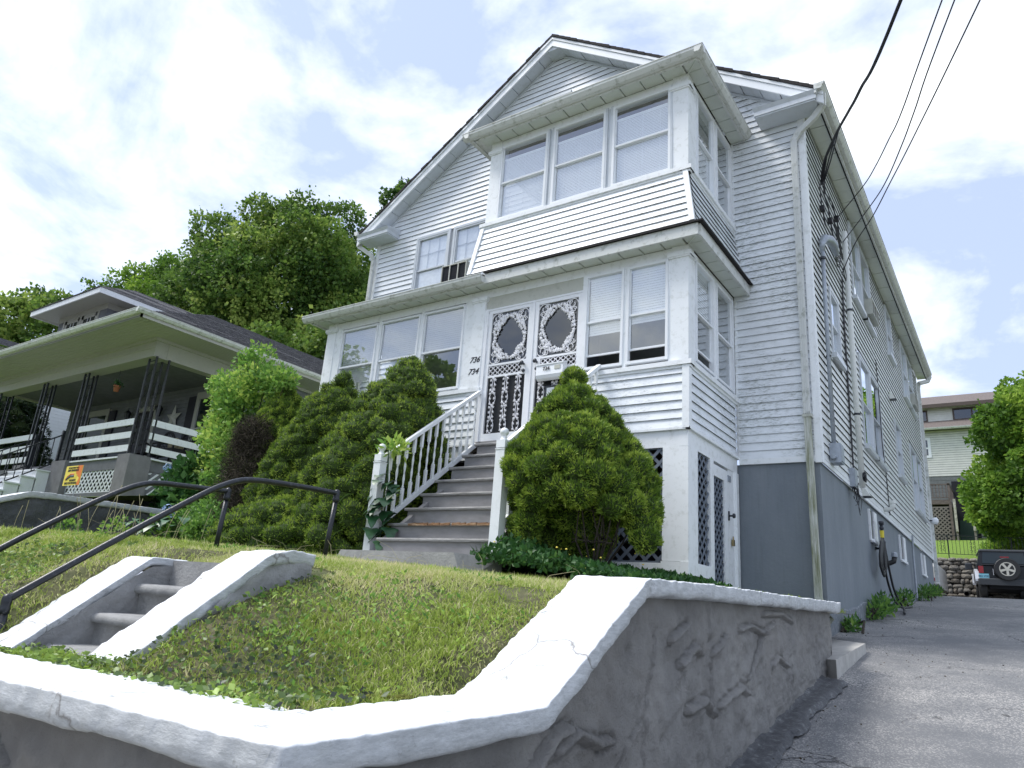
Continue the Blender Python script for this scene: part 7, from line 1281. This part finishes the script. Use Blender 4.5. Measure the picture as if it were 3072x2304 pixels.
obj('lower_roof', MB().hexa([(-8.2, Yh - .45, 11.02), (1.8, Yh - .45, 11.02), (1.8, Yh + .9, 11.75), (-8.2, Yh + .9, 11.75), (-8.2, Yh - .45, 11.12), (1.8, Yh - .45, 11.12), (1.8, Yh + .9, 11.85), (-8.2, Yh + .9, 11.85)]), 'brown_roof', HH); gutter((-8.2, Yh - .45), (1.8, Yh - .45), (0, -1), 11.12, HH, .13, 'gutter_white')
hb('upper_wall', 'cream_siding', (-8, -.05, Yh + .9, 52, 11.6, 12.75)); g = MB(); [g.box(-8, -.05, Yh + .88, Yh + .9, 11.7 + k * .128, 11.8 + k * .128) for k in range(8)]; obj('siding', g, 'cream_siding', HH)
obj('upper_roof', MB().hexa([(-8.2, Yh + .45, 12.62), (0.0, Yh + .45, 12.62), (.55, Yh + 3.2, 13.85), (-8.2, Yh + 3.2, 13.85), (-8.2, Yh + .45, 12.72), (0, Yh + .45, 12.72), (.55, Yh + 3.2, 13.95), (-8.2, Yh + 3.2, 13.95)]), 'brown_roof', HH); hb('fascia', 'brown_trim', (-8.2, .02, Yh + .40, Yh + .45, 12.52, 12.72))
obj('main_roof_end', MB().hexa([(.05, Yh + .6, 11.9), (1.7, Yh + .6, 11.9), (1.5, Yh + 3.2, 13.9), (.3, Yh + 3.2, 13.9), (.05, Yh + .6, 12.0), (1.7, Yh + .6, 12.0), (1.5, Yh + 3.2, 14.0), (.3, Yh + 3.2, 14.0)]), 'brown_roof', HH)
for (a, b) in ((-2.22, -.38), (-4.6, -3.45)):
    o = hb('window', 'brown_trim', (a, b, Yh + .84, Yh + .88, 12.42, 12.5), (a, b, Yh + .84, Yh + .88, 11.80, 11.88), (a, a + .08, Yh + .84, Yh + .88, 11.88, 12.42), (b - .08, b, Yh + .84, Yh + .88, 11.88, 12.42), ((a + b) / 2 - .04, (a + b) / 2 + .04, Yh + .84, Yh + .88, 11.88, 12.42)); hb('pane', 'glass_dark', (a + .08, b - .08, Yh + .865, Yh + .868, 11.88, 12.42), parent=o); hb('blind', 'blind', (a + .08, b - .08, Yh + .874, Yh + .876, 12.05, 12.42), parent=o)
o = hb('window', 'trim_clean', (-4.4, -3.38, Yh - .06, Yh - .02, 10.55, 10.68), (-4.4, -3.38, Yh - .06, Yh - .02, 9.55, 9.68), (-3.52, -3.38, Yh - .06, Yh - .02, 9.68, 10.55), (-4.4, -3.52, Yh - .055, Yh - .02, 10.05, 10.13)); hb('pane', 'glass_dark', (-4.4, -3.52, Yh - .03, Yh - .025, 9.68, 10.55), parent=o)
hb('block_backing', 'mortar', (-8, 1.6, Yh + .02, 52, 4, 8.5))
for rI in range(9):
    for c_ in range(12): x0 = -4.7 + c_ * .42 + (.21 if rI % 2 else 0); hb('block', 'block_grey', (x0, x0 + .40, Yh - .0, Yh + .02, 8.28 - rI * .21, 8.47 - rI * .21))
DK = thing('deck', 'weathered brown wooden deck with picket railing on the uphill house', 'deck', (-4, 42.8, 4.8)); 
hb('deck_floor', 'deck_brown', (-7, -2.58, 42.6, Yh - .02, 6.62, 6.85), parent=DK); hb('top_rail', 'deck_brown', (-7, -2.55, 42.55, 42.62, 7.60, 7.66), parent=DK); hb('bottom_rail', 'deck_brown', (-7, -2.55, 42.57, 42.61, 6.93, 6.97), parent=DK)
for k in range(30): x0 = -6.9 + k * .148; hb('picket', 'deck_brown', (x0, x0 + .045, 42.56, 42.60, 6.97, 7.60), parent=DK)
hb('post', 'deck_brown', (-2.66, -2.55, 42.55, 42.66, 4.6, 7.7), parent=DK); hb('post', 'deck_brown', (-4.3, -4.2, 42.55, 42.66, 4.6, 6.6), parent=DK)
for k in range(14): hb('side_picket', 'deck_brown', (-2.58, -2.55, 42.7 + k * .16, 42.74 + k * .16, 6.97, 7.6), parent=DK)
hb('side_rail', 'deck_brown', (-2.60, -2.54, 42.6, Yh - .02, 7.60, 7.66), parent=DK)
LD = hb('lattice_panel', 'weathered_wood', (-4.2, -2.66, 42.62, 42.64, 6.45, 6.5), parent=DK); lattice(LD, FR((0, 42.62, 0), (1, 0, 0), (0, -1, 0)), -4.2, -2.68, 4.75, 6.45, 'weathered_wood', pitch=.14, sw=.06); hb('dark_space', 'dark_gap', (-7, -2.6, 42.9, 43, 4.2, 6.62), parent=DK)
GS = thing('garden_stairs', 'dark green outdoor stairs between two weathered pale posts under the deck', 'stairs', (-2.0, 43.4, 4.8))
for k in range(9): hb('step', 'green_steps', (-2.38, -1.62, 42.9 + k * .26, 43.2 + k * .26, 4.6 + k * .2, 4.68 + k * .2), (-2.38, -1.62, 43.14 + k * .26, 43.16 + k * .26, 4.68 + k * .2, 4.8 + k * .2), parent=GS)
for (a, z1, z0) in ((-2.47, 6.85, 5.22), (-1.72, 6.50, 5.27)): hb('post', 'post_wood', (a, a + .11, 42.4, 42.5, z0, z1), parent=GS); hb('post_foot', 'weathered_wood', (a + .01, a + .10, 42.5, 42.6, 4.3, 6.0), parent=GS)
hb('back', 'dark_gap', (-2.6, -1.5, Yh - .06, Yh - .03, 4, 8.2), parent=GS)

# ------------------------------------------------ parked vehicles
J = thing('off_road_vehicle', 'dark grey boxy off-road vehicle parked at the driveway end, spare wheel on its back', 'car', (-.48, 31.0, 1.505)); J.rotation_euler = (0, 0, math.radians(5)); J['_local'] = 1
def jp(name, m, g, parent=J, smooth=False):
    o = obj(name, g, m, None, smooth, centre=False); o.parent = parent; return o
def bev(x0, x1, y0, y1, z0, z1, b=.04, top=.0):
    g = MB(); r0 = [(x0 + b, y0), (x1 - b, y0), (x1, y0 + b), (x1, y1 - b), (x1 - b, y1), (x0 + b, y1), (x0, y1 - b), (x0, y0 + b)]; cx_ = (x0 + x1) / 2
    V = [(x, y, z0) for x, y in r0] + [(x, y, z1 - b) for x, y in r0] + [(cx_ + (x - cx_) * (1 - top) * .96, y + (b if y < (y0 + y1) / 2 else -b), z1) for x, y in r0]
    F = [tuple(range(8))[::-1], tuple(range(16, 24))] + [(i, (i + 1) % 8, 8 + (i + 1) % 8, 8 + i) for i in range(8)] + [(8 + i, 8 + (i + 1) % 8, 16 + (i + 1) % 8, 16 + i) for i in range(8)]; g.add(V, F); return g
Wd = .80
jp('body', 'car_grey', bev(-Wd, Wd, 0, 3.3, .58, 1.16, .05)); ht = MB(); ht.hexa([(-Wd, .02, 1.14), (Wd, .02, 1.14), (Wd, 1.9, 1.14), (-Wd, 1.9, 1.14), (-Wd + .12, .10, 1.66), (Wd - .12, .10, 1.66), (Wd - .12, 1.9, 1.66), (-Wd + .12, 1.9, 1.66)]); jp('hard_top', 'car_grey', ht); jp('roof', 'bumper', bev(-Wd + .09, Wd - .09, .05, 1.95, 1.62, 1.70, .04))
jp('rear_window', 'car_glass', MB().hexa([(-.64, -.005, 1.20), (.64, -.005, 1.20), (.64, .03, 1.20), (-.64, .03, 1.20), (-.60, .075, 1.60), (.60, .075, 1.60), (.60, .11, 1.60), (-.60, .11, 1.60)]))
jp('side_window', 'car_glass', MB().hexa([(-Wd - .004, .35, 1.18), (-Wd + .02, .35, 1.18), (-Wd + .02, 1.7, 1.18), (-Wd - .004, 1.7, 1.18), (-Wd + .098, .40, 1.58), (-Wd + .13, .40, 1.58), (-Wd + .13, 1.65, 1.58), (-Wd + .098, 1.65, 1.58)]))
jp('bonnet', 'car_grey', bev(-.62, .62, 2.2, 3.5, 1.1, 1.22, .04)); jp('bumper', 'bumper', bev(-Wd - .02, Wd + .02, -.20, .05, .46, .68, .03)); jp('underbody', 'dark_gap', MB().box(-.5, .5, .1, 3.2, .35, .58))
def wheel(x, y, r=.38, w=.24, name='wheel'):
    t_ = MB(); t_.lathe((x - w / 2, y, r), [(r * .62, 0), (r * .92, .0), (r, .03), (r, w - .03), (r * .92, w), (r * .62, w)], 24, ax=0); o = jp(name, 'rubber', t_, smooth=False); s = -1 if x < 0 else 1
    rim = MB(); rim.lathe((x + s * (w / 2 - .06) - .01, y, r), [(.001, 0), (r * .6, 0), (r * .6, .02), (.001, .02)], 20, ax=0)
    for k in range(5): a = 2 * PI * k / 5; rim.bar((x + s * (w / 2 - .03), y + .04 * math.cos(a), r + .04 * math.sin(a)), (x + s * (w / 2 - .02), y + r * .58 * math.cos(a), r + r * .58 * math.sin(a)), .07, .03, (1, 0, 0))
    q = jp('rim', 'alloy', rim); q.parent = o
for x in (-.68, .66):
    for y in (.45, 2.75): wheel(x, y)
for y, xx in ((.45, -1), (2.75, -1), (.45, 1), (2.75, 1)):
    f = MB(); s = xx; x0, x1 = sorted((s * .68, s * .90)); pr = [(-.52, .62), (-.42, .90), (-.25, .98), (.25, .98), (.42, .92), (.58, .60)]
    for (a, b) in zip(pr[:-1], pr[1:]): f.hexa([(x0, y + a[0], a[1] - .04), (x1, y + a[0], a[1] - .04), (x1, y + b[0], b[1] - .04), (x0, y + b[0], b[1] - .04), (x0, y + a[0], a[1] + .03), (x1, y + a[0], a[1] + .03), (x1, y + b[0], b[1] + .03), (x0, y + b[0], b[1] + .03)])
    jp('fender_flare', 'car_silver', f)
sx, sz = .06, 1.00; sp_ = MB(); sp_.lathe((sx, -.28, sz), [(.22, 0), (.36, .0), (.385, .03), (.385, .20), (.36, .23), (.1, .23)], 28, ax=1); spare = jp('spare_wheel', 'rubber', sp_)
rm = MB(); rm.lathe((sx, -.262, sz), [(.001, 0), (.23, .0), (.23, .03), (.001, .03)], 24, ax=1); jp('rim_recess', 'dark_metal', rm).parent = spare
rm = MB(); rm.lathe((sx, -.285, sz), [(.205, .03), (.205, 0), (.235, 0), (.235, .03)], 24, ax=1, caps=False)
for k in range(5): a = PI / 2 + 2 * PI * k / 5 + PI / 5; d_ = Vector((math.cos(a), 0, math.sin(a))); c_ = Vector((sx, -.275, sz)); n_ = Vector((-math.sin(a), 0, math.cos(a))); rm.hexa([c_ + d_ * .03 - n_ * .032, c_ + d_ * .22 - n_ * .04, c_ + d_ * .22 + n_ * .04, c_ + d_ * .03 + n_ * .032, c_ + d_ * .03 - n_ * .032 + Vector((0, -.02, 0)), c_ + d_ * .22 - n_ * .04 + Vector((0, -.02, 0)), c_ + d_ * .22 + n_ * .04 + Vector((0, -.02, 0)), c_ + d_ * .03 + n_ * .032 + Vector((0, -.02, 0))])
rm.lathe((sx, -.30, sz), [(.001, 0), (.06, 0), (.06, .03), (.001, .03)], 14, ax=1); jp('rim', 'alloy', rm).parent = spare
for x in (-.70, .70): jp('tail_light', 'tail_red', MB().box(x - .075, x + .075, -.05, .01, .86, 1.10)); 
jp('brake_light', 'tail_red', MB().box(-.10, .16, -.10, -.05, 1.40, 1.44)); pt_ = jp('number_plate', 'plate_blue', MB().box(-.78, -.48, -.06, -.04, .68, .84)); vv, ff = text_mesh('863 VOD', .085, .002, 0, .001); q = MB(); q.add([(-.63 + p[0], -.062 - p[2], .755 + p[1]) for p in vv], ff); jp('lettering', 'plate_text', q).parent = pt_
jp('tail_handle', 'car_silver', MB().box(-.35, -.33, -.03, .0, .80, 1.02)); jp('window_trim', 'bumper', MB().box(-.68, .68, -.03, .0, 1.145, 1.18)); jp('wing_mirror', 'dark_metal', bev(-1.10, -.86, 1.95, 2.05, 1.12, 1.36, .03))
J2 = thing('parked_car', 'white car mostly hidden behind the far corner of the white house', 'car', (-3.3, 29.5, 1.4)); 
def j2(name, m, g): return obj(name, g, m, J2)
j2('body', 'car_white', bev(-4.4, -2.38, 29.5, 33.0, 1.75, 2.55, .12)); j2('cabin', 'car_glass', bev(-4.2, -2.55, 29.9, 32, 2.5, 3.05, .15, .1)); j2('roof', 'car_white', bev(-4.15, -2.60, 30.0, 31.9, 3.0, 3.10, .08)); j2('tail_light', 'tail_red', MB().box(-2.62, -2.42, 29.46, 29.5, 1.95, 2.05)); j2('bumper', 'bumper', bev(-4.4, -2.36, 29.42, 29.6, 1.62, 1.85, .05)); j2('wheel', 'rubber', MB().lathe((-2.7, 30.2, 1.82), [(.001, 0), (.36, 0), (.36, .26), (.001, .26)], 20, ax=0))
# clean up helper properties
for o in bpy.data.objects:
    if '_local' in o: del o['_local']
